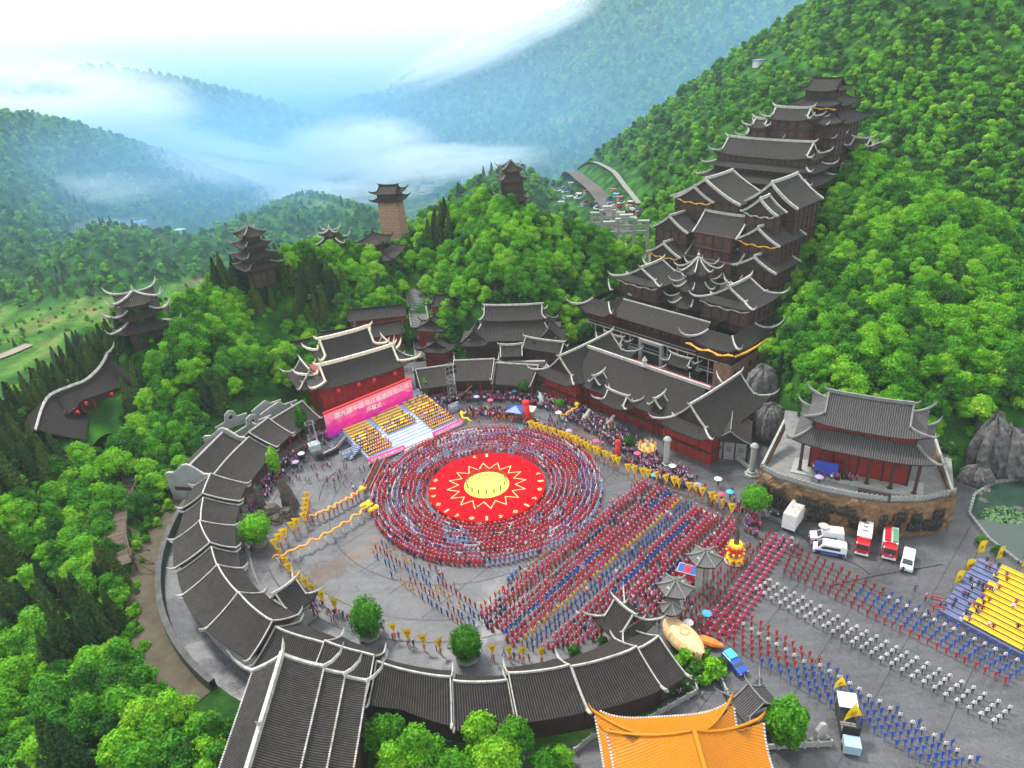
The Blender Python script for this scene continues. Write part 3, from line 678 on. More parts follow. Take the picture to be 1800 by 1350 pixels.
# ------------------------------------------------------------------ paving
def paving(name, c1, c2, wet=.5, scale=1.0):
    k = NT(name); b = k.b; tc = k.n('ShaderNodeTexCoord')
    mp_ = k.n('ShaderNodeMapping'); mp_.inputs['Rotation'].default_value = (0, 0, .75); k.l(tc.outputs['Object'], mp_.inputs['Vector'])
    br = k.n('ShaderNodeTexBrick', Scale=1.1 * scale); br.inputs['Color1'].default_value = (*c1, 1); br.inputs['Color2'].default_value = (*c2, 1); br.inputs['Mortar'].default_value = (c1[0] * .55, c1[1] * .55, c1[2] * .55, 1); br.inputs['Mortar Size'].default_value = .012; br.inputs['Mortar Smooth'].default_value = .3
    k.l(mp_.outputs[0], br.inputs['Vector'])
    n1 = k.n('ShaderNodeTexNoise', Scale=.09, Detail=9.0, Roughness=.62); k.l(tc.outputs['Object'], n1.inputs['Vector'])
    n2 = k.n('ShaderNodeTexNoise', Scale=1.6, Detail=6.0, Roughness=.7); k.l(tc.outputs['Object'], n2.inputs['Vector'])
    wv_ = k.n('ShaderNodeTexNoise', Scale=.5, Detail=5.0); m3 = k.n('ShaderNodeMapping'); m3.inputs['Scale'].default_value = (.25, 1.2, 1); m3.inputs['Rotation'].default_value = (0, 0, .75); k.l(tc.outputs['Object'], m3.inputs['Vector']); k.l(m3.outputs[0], wv_.inputs['Vector'])
    a = k.n('ShaderNodeMath', operation='ADD'); k.l(n1.outputs['Fac'], a.inputs[0]); k.l(n2.outputs['Fac'], a.inputs[1]); a2 = k.n('ShaderNodeMath', operation='ADD'); k.l(a.outputs[0], a2.inputs[0]); k.l(wv_.outputs['Fac'], a2.inputs[1])
    mr = k.n('ShaderNodeMapRange'); mr.inputs['From Min'].default_value = 1.1; mr.inputs['From Max'].default_value = 1.9; mr.inputs['To Min'].default_value = .6; mr.inputs['To Max'].default_value = 1.45; k.l(a2.outputs[0], mr.inputs['Value'])
    hs = k.n('ShaderNodeHueSaturation'); k.l(br.outputs['Color'], hs.inputs['Color']); k.l(mr.outputs['Result'], hs.inputs['Value']); k.l(hs.outputs['Color'], b.inputs['Base Color'])
    r2 = k.n('ShaderNodeMapRange'); r2.inputs['From Min'].default_value = .42; r2.inputs['From Max'].default_value = .62; r2.inputs['To Min'].default_value = .18; r2.inputs['To Max'].default_value = .6; k.l(n1.outputs['Fac'], r2.inputs['Value']); k.l(r2.outputs['Result'], b.inputs['Roughness'])
    bp = k.n('ShaderNodeBump', Strength=.25, Distance=.03); k.l(br.outputs['Fac'], bp.inputs['Height']); bp.invert = True; k.l(bp.outputs['Normal'], b.inputs['Normal'])
    return k.m
M['pave'] = paving('wet_grey_slabs', (.060, .060, .067), (.088, .088, .096))
M['pave2'] = paving('cobbled_court', (.055, .055, .060), (.090, .089, .094), scale=1.8)
disc = [(CX + 59.2 * math.cos(a), CY + 59.2 * math.sin(a), 0) for a in [2 * PI * i / 72 for i in range(72)]]
MB().prism([(p[0], p[1]) for p in disc], -.3, 0).build('square_paving', M['pave'], kind='structure')
poly = [(8, 40), (150, 30), (150, 80), (112, 90), (92, 104), (92, 118), (84, 126), (66, 128), (56, 140), (46, 150), (36, 150), (30, 120), (20, 90), (18, 66), (-36, 62), (-36, 40)]
MB().prism(poly, -.3, .004).build('court_paving', M['pave2'], kind='structure')
MB().prism([(-40, 150), (60, 128), (66, 160), (60, 205), (-60, 205)], -.3, -.004).build('back_court_paving', M['pave'], kind='structure')
a, b_ = Z(528, 1012), Z(545, 1037); c_, d_ = Z(692, 955), Z(680, 932)
MB().quad(a + Vector((0, 0, .004)), b_ + Vector((0, 0, .004)), c_ + Vector((0, 0, .004)), d_ + Vector((0, 0, .004))).build('brown_paving_strip', paving('brown_slabs', (.085, .06, .048), (.105, .08, .066)), kind='structure')
a, b_, c_, d_ = Z(1015, 745), Z(1085, 765), Z(1040, 800), Z(990, 772)
MB().quad(a + Vector((0, 0, .004)), d_ + Vector((0, 0, .004)), c_ + Vector((0, 0, .004)), b_ + Vector((0, 0, .004))).build('brown_paving_patch', bpy.data.materials['brown_slabs'], kind='structure')
# pond at the right edge
pw = [Z(u, v, 0) for u, v in ((1703, 905), (1712, 872), (1745, 850), (1800, 842), (1900, 830), (2000, 900), (1980, 1040), (1830, 1010), (1790, 990), (1738, 950))]
wt = mat('green_lake_water', (.018, .040, .028), .05, .35, .05, spec=.7)
MB().prism([(p.x, p.y) for p in pw], .0, .04).build('lake', wt, kind='structure')
rim = empty('lake_kerb', (pw[0].x, pw[0].y, 0), 0, 'low pale stone kerb curving round the green lake', 'kerb'); ks = MB().box(0, 0, .3, 1.0, .5, .6).mesh('kerb_stone', M['stone'])
pts = [pw[i] for i in (9, 0, 1, 2, 3, 4)]; pts = [pw[7], pw[8]] + pts
for p, q in zip(pts[:-1], pts[1:]):
    L = (q - p).length; n = int(L / 1.04)
    for i in range(n): c_ = p.lerp(q, (i + .5) / n) - pw[0]; link('kerb_stone', ks, rim, (c_.x, c_.y, 0), math.atan2(q.y - p.y, q.x - p.x))
for p in pw: KEEP_OUT.append((p.x, p.y, 5))
KEEP_OUT.append((100, 105, 14))
# ------------------------------------------------------------------ the ring gallery round the square
def interp(tab, a):
    if a <= tab[0][0]: return tab[0][1]
    for (a0, r0), (a1, r1) in zip(tab[:-1], tab[1:]):
        if a <= a1: return r0 + (r1 - r0) * (a - a0) / (a1 - a0)
    return tab[-1][1]
RR = [(66, 50.5), (105, 50.5), (139, 53.1), (160, 52.5), (178, 52.4), (197, 50.8), (206, 49.2), (225, 49.6), (237, 50.6), (247, 50.2), (257, 51.2), (272, 54.7), (280, 56), (288, 57.4), (298, 59), (306, 59)]
RI = [(66, 43.5), (105, 44.5), (143, 46.8), (155, 45.9), (171, 45.6), (194, 45.1), (221, 46.0), (240, 46.0), (246, 46.2), (261, 48.8), (272, 50.8), (280, 52.4), (289, 53.4), (306, 54.0)]
RO = [(66, 56), (105, 56), (139, 58), (200, 56), (236, 55.8), (264, 57.0), (272, 60.4), (286, 62.4), (298, 64.7), (306, 64.7)]
def bay(a0, a1, dz, label, over=0, z0=4.5, horn=1.15, endbars=(1, 1), outwall='plaster', rise=0, hornends=True, inner_red=False):
    am = math.radians((a0 + a1) / 2); rm = interp(RR, (a0 + a1) / 2); o = Vector((CX + rm * math.cos(am), CY + rm * math.sin(am), 0))
    root = empty('gallery_hall', o, 0, label, 'hall', 'roofed halls forming the ring gallery round the square')
    R = Roof(bar=.2, rib=.36, ribr=.07, horn=horn); dz = dz - (.45 if 250 < a0 < 300 else .1); zr = 7.5 + dz + rise; ze = z0 + dz; n = max(4, int((a1 - a0) * .9)); nq = 5
    def pt(a, r, z): t = math.radians(a); return (CX + r * math.cos(t) - o.x, CY + r * math.sin(t) - o.y, z)
    def S(a, q, dzz=0):      # q -1 outer eave .. 0 ridge .. 1 inner eave
        rr = interp(RR, a); re = (interp(RI, a) - over) if q > 0 else (interp(RO, a) + over); t = 1 - abs(q); sag = .18 * abs(2 * (a - a0) / (a1 - a0) - 1) ** 3
        return pt(a, rr + (re - rr) * abs(q), ze + (zr - ze) * (R.P(t)) + sag + dzz)
    for sg in (-1, 1):
        qs = [sg * (1 - j / nq) for j in range(nq + 1)]; aa = [a0 + (a1 - a0) * i / n for i in range(n + 1)]
        if sg > 0: aa = aa[::-1]
        rows = [[S(a, q) for a in aa] for q in qs]; rl = math.radians(1) * rm
        R.t.grid(rows, [[(a * rl, abs(q) * 7) for a in aa] for q in qs])
        low = [S(a, sg, -.25) for a in aa]; inn = [S(a, sg * .75, -.45) for a in aa]; R.e.grid([low, rows[0]]); R.e.grid([inn, low])
        m = int((a1 - a0) * rl / R.rib)
        for i in range(m + 1):
            a = a0 + (a1 - a0) * (i + .5) / (m + 1); da = R.ribr / rl
            R.r.grid([[S(a - da * sg, sg * (1 - j / nq), -.01), S(a, sg * (1 - j / nq), .09), S(a + da * sg, sg * (1 - j / nq), -.01)] for j in range(nq + 1)])
        for a, eb in ((a0, endbars[0]), (a1, endbars[1])):
            if not eb: continue
            pts = [S(a, q) for q in qs]; R.bars(pts, .12)
            if hornends: R.hornat(pts[0], Vector(pts[0]) - Vector(pts[1]), ln=horn)
    R.bars([S(a0 + (a1 - a0) * i / n, 0) for i in range(n + 1)], .16, .12, 1.5)
    for a, sg in ((a0, 1), (a1, -1)):       # gable triangles
        i0 = len(R.e.v); a_ = a + sg * .25; R.e.v += [S(a_, 1, -.2), S(a_, -1, -.2), S(a_, 0, -.1)]; R.e.face((i0, i0 + 1, i0 + 2))
    R.done(root)
    b = MB(); w = MB(); aa = [a0 + (a1 - a0) * i / n for i in range(n + 1)]      # outer wall, back wall and floor
    ri = lambda a: interp(RI, a) + 1.2; ro = lambda a: interp(RO, a) - .9
    for f_, t_ in ((ro, .3), ):
        w.grid([[pt(a, f_(a), -.3) for a in aa], [pt(a, f_(a), ze) for a in aa]]); w.grid([[pt(a, f_(a) - t_, -.3) for a in aa], [pt(a, f_(a) - t_, ze) for a in aa]])
    w.build('outer_wall', M[outwall], root)
    d = MB(); rb = lambda a: (interp(RI, a) * .45 + interp(RR, a) * .55)
    d.grid([[pt(a, rb(a), 0) for a in aa], [pt(a, rb(a), ze + .8) for a in aa]]); d.grid([[pt(a, rb(a) + .25, 0) for a in aa], [pt(a, rb(a) + .25, ze + .8) for a in aa]]); d.build('back_wall', M['wood2'], root)
    fl = MB(); fl.grid([[pt(a, ri(a) - 1.0, 0) for a in aa], [pt(a, ri(a) - 1.0, .35) for a in aa], [pt(a, rb(a), .35) for a in aa]]); fl.build('floor', M['stone'], root)
    nb = max(1, int(round((a1 - a0) * rl / 4.0)))
    columns(root, [pt(a0 + (a1 - a0) * i / nb, ri(0) if 0 else ri(a0 + (a1 - a0) * i / nb), 0)[:2] for i in range(nb + 1)], .35, ze + .1, .17, 'red')
    bm = MB().grid([[pt(a, ri(a) - .1, ze - .35) for a in aa], [pt(a, ri(a) - .1, ze - .05) for a in aa], [pt(a, ri(a) + .15, ze - .05) for a in aa]]); bm.build('beam', M['wood'], root)
    if inner_red:
        for i in range(nb): 
            a = a0 + (a1 - a0) * (i + .5) / nb; p = pt(a, rb(a) - .05, 2.0); o2 = put(WIN['door'], 'door', root, p[0], p[1], 1.6, 0); o2.rotation_euler = (0, 0, math.radians(a) + PI / 2 + PI)
    return root
bays = [
 (139.5, 151.5, .0, 'low ring gallery roof beside the pink stage backdrop, white ridge falling away'), (151.5, 159.5, .9, 'short raised gallery roof with upturned white gable ends near the walled courtyards'),
 (159.5, 177.6, -.2, 'long plain gallery roof curving past the open courtyard with red lanterns'), (177.6, 186, .8, 'raised gallery roof with square white gable by the grey shaped wall'),
 (186, 196.5, .0, 'low gallery roof behind the dead tree stump sculpture'), (196.5, 206, .9, 'raised gallery roof with white curled ridge tips behind the round planter tree'),
 (206, 214.5, .1, 'narrow low gallery roof west of the little porch'), (214.5, 226, 1.1, 'tall gallery roof above an open orange walled yard'),
 (226, 238, 1.5, 'highest curved gallery roof with white gable verges, southwest of the square'), (238, 249, .3, 'low gallery roof with bamboo showing behind, next to the big hall ridge'),
 (249, 259, .9, 'raised gallery roof whose white horns touch the big foreground hall'), (259, 271.5, .2, 'gallery roof straight above the dark gap, beside the clipped tree'),
 (271.5, 279.8, -.5, 'lower gallery roof between two white verges at the foot of the square'), (279.8, 288.8, .9, 'raised gallery roof with a white curled tip and broken lower ridge'),
 (288.8, 299, .5, 'broad gallery roof with long white ridge left of the wooden drum'), (299, 303.2, -.1, 'last gallery roof touching the pale wooden drum by the stone gates')]
for i, (a0, a1, dz, lb) in enumerate(bays):
    bay(a0 + .12, a1 - .12, dz, lb, over=.25 if dz > .6 else 0, outwall='wood' if a0 > 236 else 'plaster', inner_red=(i in (10, 11, 12)))  # south bays: dark timber holds brownish walls plus painted-in eave shadow
for i, (a0, a1, dz, lb) in enumerate([(66, 80, -.3, 'curved gallery roof at the back of the square beside the red carved hall'), (80, 93, .9, 'raised two tiered gallery roof at the back of the square with tall white tips'), (93, 105, -.2, 'curved gallery roof at the back of the square beside the lighting mast')]):
    bay(a0 + .12, a1 - .12, dz, lb, over=.2 if dz > .6 else 0, horn=2.0 if i == 1 else 1.2)
# porch on the inner side of the ring, its ridge crossing the gallery
def porch(a, r, lab, W_=6.5, D_=7, rot=0, z=4.6):
    t = math.radians(a); root = empty('gallery_porch', (CX + r * math.cos(t), CY + r * math.sin(t), 0), t + PI / 2 + rot, lab, 'porch')
    R = Roof(bar=.16, rib=.36, horn=1.7); R.hipgable(TR(0, 0, 0, 1), D_, W_, z, z + 3.2, 1.4, 1.0, .4); R.done(root)
    columns(root, [(x, y) for x in (-W_ / 2 + 1, W_ / 2 - 1) for y in (-D_ / 2 + 1, D_ / 2 - 1)], 0, z + .3, .18)
    MB().box(0, 0, .15, W_ - 1, D_ - 1, .5).build('floor', M['stone'], root)
porch(231, 43.5, 'small porch with tall white curled tips projecting from the gallery by the planted pool')
porch(303, 51.5, 'small porch with forked white ridge tips at the gate end of the gallery', 7, 7, z=4.0)
M['stone_dark'] = mat('dark_damp_stone', (.075, .075, .072), .9, .35, .6, .5)
# stone-walled road and retaining wall outside the ring
def arcband(name, a0, a1, r0, r1, z0, z1, m, kind=None, parent=None, n=40):
    b = MB(); aa = [math.radians(a0 + (a1 - a0) * i / n) for i in range(n + 1)]
    P = lambda r, z: [(CX + r * math.cos(a), CY + r * math.sin(a), z) for a in aa]
    b.grid([P(r0, z0), P(r0, z1), P(r1, z1), P(r1, z0)][::-1]); o = b.build(name, m, parent, kind=kind); return o
tag(arcband('retaining_wall', 172, 232, 59.3, 60.3, -.3, 1.9, M['stone_dark']), 'grey curved stone retaining wall behind the west gallery', 'wall')
b = MB(); aa = [math.radians(170 + 62 * i / 30) for i in range(31)]
b.grid([[(CX + r * math.cos(a), CY + r * math.sin(a), z) for a in aa] for r, z in ((60.4, .05), (62.5, .06), (65.5, .25))][::-1]); b.build('earth_path', mat('earth_path_soil', (.075, .06, .038), .95, .35, .4, .5), kind='structure')
# ------------------------------------------------------------------ stage hall and its neighbours
def root_front(name, px, z, label, cat, rz=None, group=None, zb=0.0):
    x, y, r, w = front(*px, z, rz=rz); return empty(name, (x, y, zb), r, label, cat, group), w
root, w = root_front('opera_stage_hall', (554, 691, 726, 640), 11, 'great stage hall with two white crested roofs behind the pink backdrop', 'hall')
R = Roof(bar=.32, rib=.42, horn=2.3, mats=('tile', 'rib', 'cream')); R.hipgable(TR(0, 4.5), w, 9.5, 11, 15.6, 3.4, 1.6, .4); R.done(root)
R = Roof(bar=.32, rib=.42, horn=2.2, mats=('tile', 'rib', 'cream')); R.hipgable(TR(-.5, 10.5), w * .62, 9, 15, 20, 1.6, 1.4, .4); R.done(root)
R = Roof(bar=.2, rib=.42, horn=1.8); 
for sx in (-1, 1): R.hipgable(TR(sx * w * .44, 12.5, 0, 1), 13, 8, 9.5, 13.5, 2.2, .8, .45)
R.done(root, label='lower side wing roof with dark ridges')
block(root, -w / 2 + 2.2, w / 2 - 2.2, 2.2, 17, -.5, 11.3, 'red', 2, 3.2, 'red', (0, 1, 3), postm='red', ledge='red')
block(root, -w * .27, w * .27, 7.6, 14, 11, 15.4, 'wood', 1, 2.6, 'dark', (0,), postm='red', name='upper_wall')
rail(root, [(-w / 2 + 1.5, 1.2, 8.6), (w / 2 - 1.5, 1.2, 8.6)], 1.2, 'red', sp=.8)
keep_rect(root, -w / 2 - 2, w / 2 + 2, 0, 20)
for f_ in (.22, .42, .58, .8):      # red lanterns under the eave
    l = MB().lathe([(.1, -.7), (.45, -.5), (.62, 0), (.45, .5), (.1, .7)], 10).build('hanging_lantern', M['redcloth'], smooth=True)
    l.location = root.matrix_basis @ Vector((-w / 2 + w * f_, .2, 9.8)); MB().tube([(0, 0, .7), (0, 0, 1.3)], .03, 4).build('cord', M['dark'], l)
    tag(l, 'round red lantern hanging under the stage eave, ' + {.22: 'the leftmost', .42: 'second from the left', .58: 'third from the left', .8: 'the rightmost'}[f_], 'lantern', 'lanterns under the stage eave')
# cream finials along the stage ridges
for i, (px_, zz) in enumerate((((636, 640), 16.6), ((612, 598), 20.6), ((658, 592), 20.6))): pass

def long_house(px, ze, D_, rise, label, body, base, cat='house', group=None, win='red', m='red', bar='white', over=.9, horn=.6, rz=None, st=1, ends=True, name='long_house', bay_=3.2, tile='tile', sides=(0, 1, 3)):
    root, w = root_front(name, px, ze, label, cat, rz, group, zb=0)
    R = Roof(bar=.17, rib=.42, horn=horn, mats=(tile, 'rib' if tile == 'tile' else tile, bar)); R.gable(TR(0, D_ / 2), w, D_, ze, ze + rise, hl=horn, ridgeup=.6); R.done(root)
    block(root, -w / 2 + over, w / 2 - over, over, D_ - over, base, ze + .25, m, st, bay_, win, sides, postm='red' if m == 'red' else 'wood', ledge='wood2')
    keep_rect(root, -w / 2, w / 2, 0, D_, .5); return root, w
g = 'red walled row houses stepped up behind the stage'
long_house((611, 566, 714, 555), 10.5, 6.5, 2.4, 'highest red row house under the trees beside the stairs', None, 4, group=g, bar='tile')
long_house((561, 608, 630, 598), 8, 7, 2.6, 'left red row house with grey ridge directly behind the stage roofs', None, 1, group=g, bar='tile')
long_house((634, 597, 708, 586), 8, 7, 2.6, 'right red row house with an open verandah beside the stairs', None, 1, group=g, bar='tile')
long_house((508, 622, 555, 614), 7, 6, 2.2, 'lowest short red row house at the edge of the trees', None, 1, group=g, bar='tile')
# firewall between the two middle row houses
r0 = empty('gable_wall', Z(628, 600, 8.2) - Vector((0, 0, 8.2)), math.radians(12), 'stepped grey gable wall rising between two red row houses', 'wall')
MB().wallpoly([(-.3, 0), (.3, 0), (.3, 11.5), (-.3, 11.5)], 0, 8).build('wall', M['stone'], r0); MB().box(0, 4, 11.7, .8, 8.4, .35).build('coping', M['tile'], r0)

def pavilion(px, ze, D_, rise, label, base=0, horn=1.5, wallm='red', rz=None, quarter=0, bar='tile', name='pavilion', st=1, win='red', inset=1.6):
    root, w = root_front(name, px, ze, label, 'pavilion', rz)
    R = Roof(bar=.18, rib=.42, horn=horn, mats=('tile', 'rib', bar))
    if quarter: R.hipgable(TR(0, D_ / 2, 0, 1), D_, w, ze, ze + rise, inset, .7, .45)
    else: R.hipgable(TR(0, D_ / 2), w, D_, ze, ze + rise, inset, .7, .45)
    R.done(root)
    block(root, -w / 2 + 1.3, w / 2 - 1.3, 1.3, D_ - 1.3, base, ze + .2, wallm, st, 2.6, win, (0, 1, 3), postm='red', ledge='wood2'); keep_rect(root, -w / 2, w / 2, 0, D_, .5)
    rail(root, [(-w / 2 + .6, .5, ze - 2.4), (w / 2 - .6, .5, ze - 2.4)], .9, 'red', sp=.9)
    MB().box(0, D_ / 2, ze - 2.6, w - .8, D_ - .4, .2).build('balcony_floor', M['wood2'], root)
    return root
pavilion((727, 582, 783, 584), 8, 7, 3, 'square red pavilion halfway up the stairway with gable facing the square', 2, quarter=1)
pavilion((738, 619, 789, 622), 5.5, 6.5, 2.8, 'lower red pavilion at the foot of the stairway', -.2, quarter=1)
pavilion((752, 540, 795, 538), 12, 6, 2.6, 'small hillside teahouse above the stairway beside light green trees', 6, quarter=0)
# stairway up the hill
p0, p1 = Z(748, 628, 1.0), Z(727, 503, 10); st = empty('hill_stairway', (p0.x, p0.y, 0), 0, 'long grey stone stairway climbing between the two wooded hills', 'stairs')
dv = Vector((p1.x - p0.x, p1.y - p0.y)); L = dv.length; dv /= L; nr = Vector((-dv.y, dv.x)); NS = 46; sb = MB(); me = MB().box(0, 0, 0, 5.2, L / NS + .05, .26).mesh('step', M['stone'])
for i in range(NS):
    q = dv * (L * (i + .5) / NS); z = 1 + 9.2 * (i + .5) / NS; link('step', me, st, (q.x, q.y, z), math.atan2(dv.y, dv.x) - PI / 2)
for sg in (-1, 1):
    a = nr * sg * 2.9; MB().tube([(a.x, a.y, 1.0), (a.x + dv.x * L, a.y + dv.y * L, 10.4)], .35, 4, 2.2).build('side_wall', M['concrete'], st)
for i in range(9): q = p0.lerp(p1, i / 8); KEEP_OUT.append((q.x, q.y, 5.5))

# back hall under the central hill
root, w = root_front('back_hall', (852, 604, 947, 602), 7.5, 'dark two tiered hall with twin gabled wings below the central hill', 'hall')
R = Roof(bar=.2, rib=.42, horn=1.0); R.hipgable(TR(0, 10), w * 1.22, 8, 12, 15.2, 1.0, .5, .45); R.ring(TR(0, 9.5), w + 9, 16, 7.5, w + 3, 6.5, 11, .5, sides='fbrl'); R.done(root)
R = Roof(bar=.16, rib=.42, horn=1.2, mats=('tile', 'rib', 'tile'))
for sx in (-1, 1): R.hipgable(TR(sx * (w / 2 + 3.2), 4.5, 0, 1), 11, 8.5, 7.2, 11, 2.0, .7, .4)
R.done(root, label='wing roof with gable towards the square')
block(root, -w * .56, w * .56, 7, 13, 10.5, 12.4, 'wood', 1, 1.8, 'dark', (0, 1), postm='wood', name='upper_wall')
block(root, -w / 2 - 6, w / 2 + 6, 2.4, 15, -.3, 7.7, 'wood', 2, 3, 'wood', (0, 1, 3)); keep_rect(root, -w / 2 - 8, w / 2 + 8, -4, 17)
MB().box(0, -6, 2.2, w + 4, 1, 4.6).build('terrace_wall', M['concrete'], root)

# linking halls between the ring and the carved hall
for px_, ze, D_, lb in (((880, 628, 918, 626), 6, 6, 'little link roof with white verges left of the carved red hall'), ((918, 612, 985, 622), 6.5, 5, 'narrow link roof tucked behind the carved red hall')):
    root, w = root_front('link_house', px_, ze, lb, 'house'); R = Roof(bar=.2, rib=.42, horn=1.4); R.gable(TR(0, D_ / 2), w, D_, ze, ze + 2.2); R.done(root)
    block(root, -w / 2 + .6, w / 2 - .6, .6, D_ - .6, -.2, ze + .2, 'wood', 1, 3, 'dark', (0,))

# ------------------------------------------------------------------ frame of the stacked palace: +x along its facades, +y back up the hill
TA = math.atan2(-.75, .66); ta = Vector((math.cos(TA), math.sin(TA), 0)); tb = Vector((-ta.y, ta.x, 0)); TO = Vector((41, 180, 0))
def se(s_, e): p = TO + tb * s_ + ta * e; return (p.x, p.y)
# carved red hall in front (H plan)
x, y = se(-31.5, 12); root = empty('carved_red_hall', (x, y, 0), TA, 'huge low hall with H shaped grey roof and red lower walls packed with spectators', 'hall')
R = Roof(bar=.22, rib=.45, horn=2.0)
for sx in (-19.5, 20):      # end wings, ridges running front to back
    R.hipgable(TR(sx, 10.5, 0, 1), 25.5, 13.5, 6.6, 12.6, 2.6, 1.5, .42)
R.done(root, label='end wing roof with gable towards the square')
R = Roof(bar=.2, rib=.45, horn=.5, ns=10)
R.side(ident, (-17, 1.2), (18, 1.2), (-17, 9.5), (18, 9.5), 6.2, 12.6, 0); R.side(ident, (18, 22), (-17, 22), (18, 9.5), (-17, 9.5), 6.2, 12.6, 0)
R.bars([(-18 + 37 * i / 12, 9.5, 12.7) for i in range(13)], .34, .25, 1.6)
R.b.lathe([(.1, 12.6), (.8, 13), (.45, 13.8), (.7, 14.4), (.05, 15.6)], 8, .5, 9.5, 0); R.done(root)
R = Roof(bar=.2, rib=.42, horn=1.6); R.hipgable(TR(0, -.2), 8.2, 5, 6.4, 9, 1.2, .9, .4)
for sx in (-9, 9.5): R.gable(TR(sx, 3.4, 0, 1), 3.4, 3.4, 8.0, 9.8, hl=.5)
R.done(root, label='small entrance porch roof with white tips'); 
block(root, -25, 25.5, 3.2, 21, -.3, 6.9, 'red', 2, 3.1, ('dark', 'red'), (0, 1, 2, 3), postm='red', ledge='red')
for a_, b_ in ((-25.3, -13.8), (14, 26)): block(root, a_, b_, -.2, 3.2, -.3, 6.6, 'red', 2, 2.8, ('dark', 'red'), (0, 1, 3), postm='red', ledge='wood', name='wing_wall')
columns(root, [(-12.5 + i * 4.2, 2.4) for i in range(7)], 0, 6.4, .22); rail(root, [(-13.8, 1.6, 3.3), (14, 1.6, 3.3)], 1.0, 'wood2'); MB().box(0, 2.3, 3.2, 27.6, 1.6, .22).build('balcony_floor', M['wood2'], root)
keep_rect(root, -28, 28, -2, 24)

# palace gatehouse: white posts, balcony floors, stone end tower
x, y = se(0, -2); root = empty('palace_gatehouse', (x, y, 0), TA, 'long palace gatehouse with white posted balconies, gold trimmed eave and brick end', 'palace')
R = Roof(bar=.26, rib=.45, horn=3.0)
R.side(ident, (-15, 1), (14.5, 1), (-15, 6.5), (14.5, 6.5), 11.6, 15, .1); R.side(ident, (14.5, 10.5), (-15, 10.5), (14.5, 6.5), (-15, 6.5), 13, 15, 0); R.bars([(-15 + 29.5 * i / 8, 6.5, 15) for i in range(9)], .2)
R.done(root)
R = Roof(bar=.26, rib=.45, horn=3.4); R.ring(TR(0, 0), 13, 16, 11.6, 6, 9, 15, 1.8, cx=-20, cy=6.5); R.ring(TR(0, 0), 13.5, 17.5, 11.6, 7, 11, 15, 1.8, cx=20, cy=8); R.done(root, label='flared corner wing roof with long white tips')
g_ = MB(); pts = [(12.6 + i * 1.4, -1.7 + .02 * i * (i - 9), 11.2 + .35 * math.sin(i * 1.5) + .01 * (i - 5) ** 2) for i in range(11)]; g_.tube(pts, [.2 + .16 * (i % 2) for i in range(11)], 6); g_.tube([(27, -1.4, 11.6), (27.5, 3, 11.3), (27.6, 8, 11.3), (27.4, 14, 11.5)], [.3, .35, .3, .2], 6)
g_.build('dragon_trim', M['gold'], root)
block(root, -24.5, 24.5, 4.4, 12, 7.4, 11.9, 'wood2', 1, 3.1, ('redpanel',), (0,), postm='wood'); block(root, -24.5, -14.5, 2, 4.3, 7.4, 11.9, 'wood2', 1, 3.1, 'redpanel', (0, 1), name='wing_wall'); block(root, 14.5, 24.5, 1, 14, 7.4, 11.9, 'wood2', 1, 3.1, 'redpanel', (0, 1, 3), name='wing_wall')
block(root, -24.5, 24.5, 6, 12, -.5, 7.3, 'wood', 2, 3.3, 'dark', (0,))
b = MB(); wf = MB()
for z in (3.7, 7.3):
    b.box(0, 3.6, z, 49.5, 4.8, .25); wf.box(0, 1.1, z + .02, 49.8, .22, .32); wf.tube([(-24.8, 1.1, z + 1), (24.8, 1.1, z + 1)], .06, 4)
b.build('balcony_floor', M['wood2'], root); wf.build('balcony_edge', M['white'], root)
columns(root, [(-24.6 + i * 3.28, 1.1) for i in range(16) if i not in (7, 8)], -.2, 7.3, .15, 'white', 'post', False)
dr = MB(); 
for sx in (-4, 3.2): dr.box(sx, .7, 3.4, .9, .9, 7)
dr.box(-.4, .7, 7.0, 8.1, .95, .9); dr.build('gate_frame', M['stone_light'], root); MB().box(-.4, 1.4, 3.2, 6.3, .3, 6.6).build('gate_shade_panel', M['dark'], root)  # solid dark panel painted as the shade within the gateway
for sx in (-12, 11):
    R = Roof(bar=.2, rib=.42, horn=1.4); R.hipgable(TR(sx, -1.4), 8, 3.8, 4.6, 6.8, .9, .8, .4); R.ring(TR(sx, -1.2), 9.5, 5.5, 2.4, 7.5, 2.5, 3.6, .5); R.done(root, 'canopy_roof')
    columns(root, [(sx - 3, -2.6), (sx + 3, -2.6)], 0, 4.6, .15, 'red')
w_ = MB().box(22.6, 9, 3.3, 5.0, 17.4, 8.0).build('brick_tower', M['brick'], root)
bm = MB().box(0, 0, 0, .85, .06, .30).mesh('brick', M['brickt'])
for r_ in range(18):
    for c_ in range(16): 
        o = link('brick', bm, w_, (25.13, .9 + c_ * 1.05 + (.5 if r_ % 2 else 0), -.2 + r_ * .41), PI / 2)
for i in range(4):
    for j in range(2): put(WIN['small'], 'window', w_, 25.18, 2.4 + i * 3.8, 2.2 + j * 3.0, 1)
keep_rect(root, -30, 30, -4, 22)

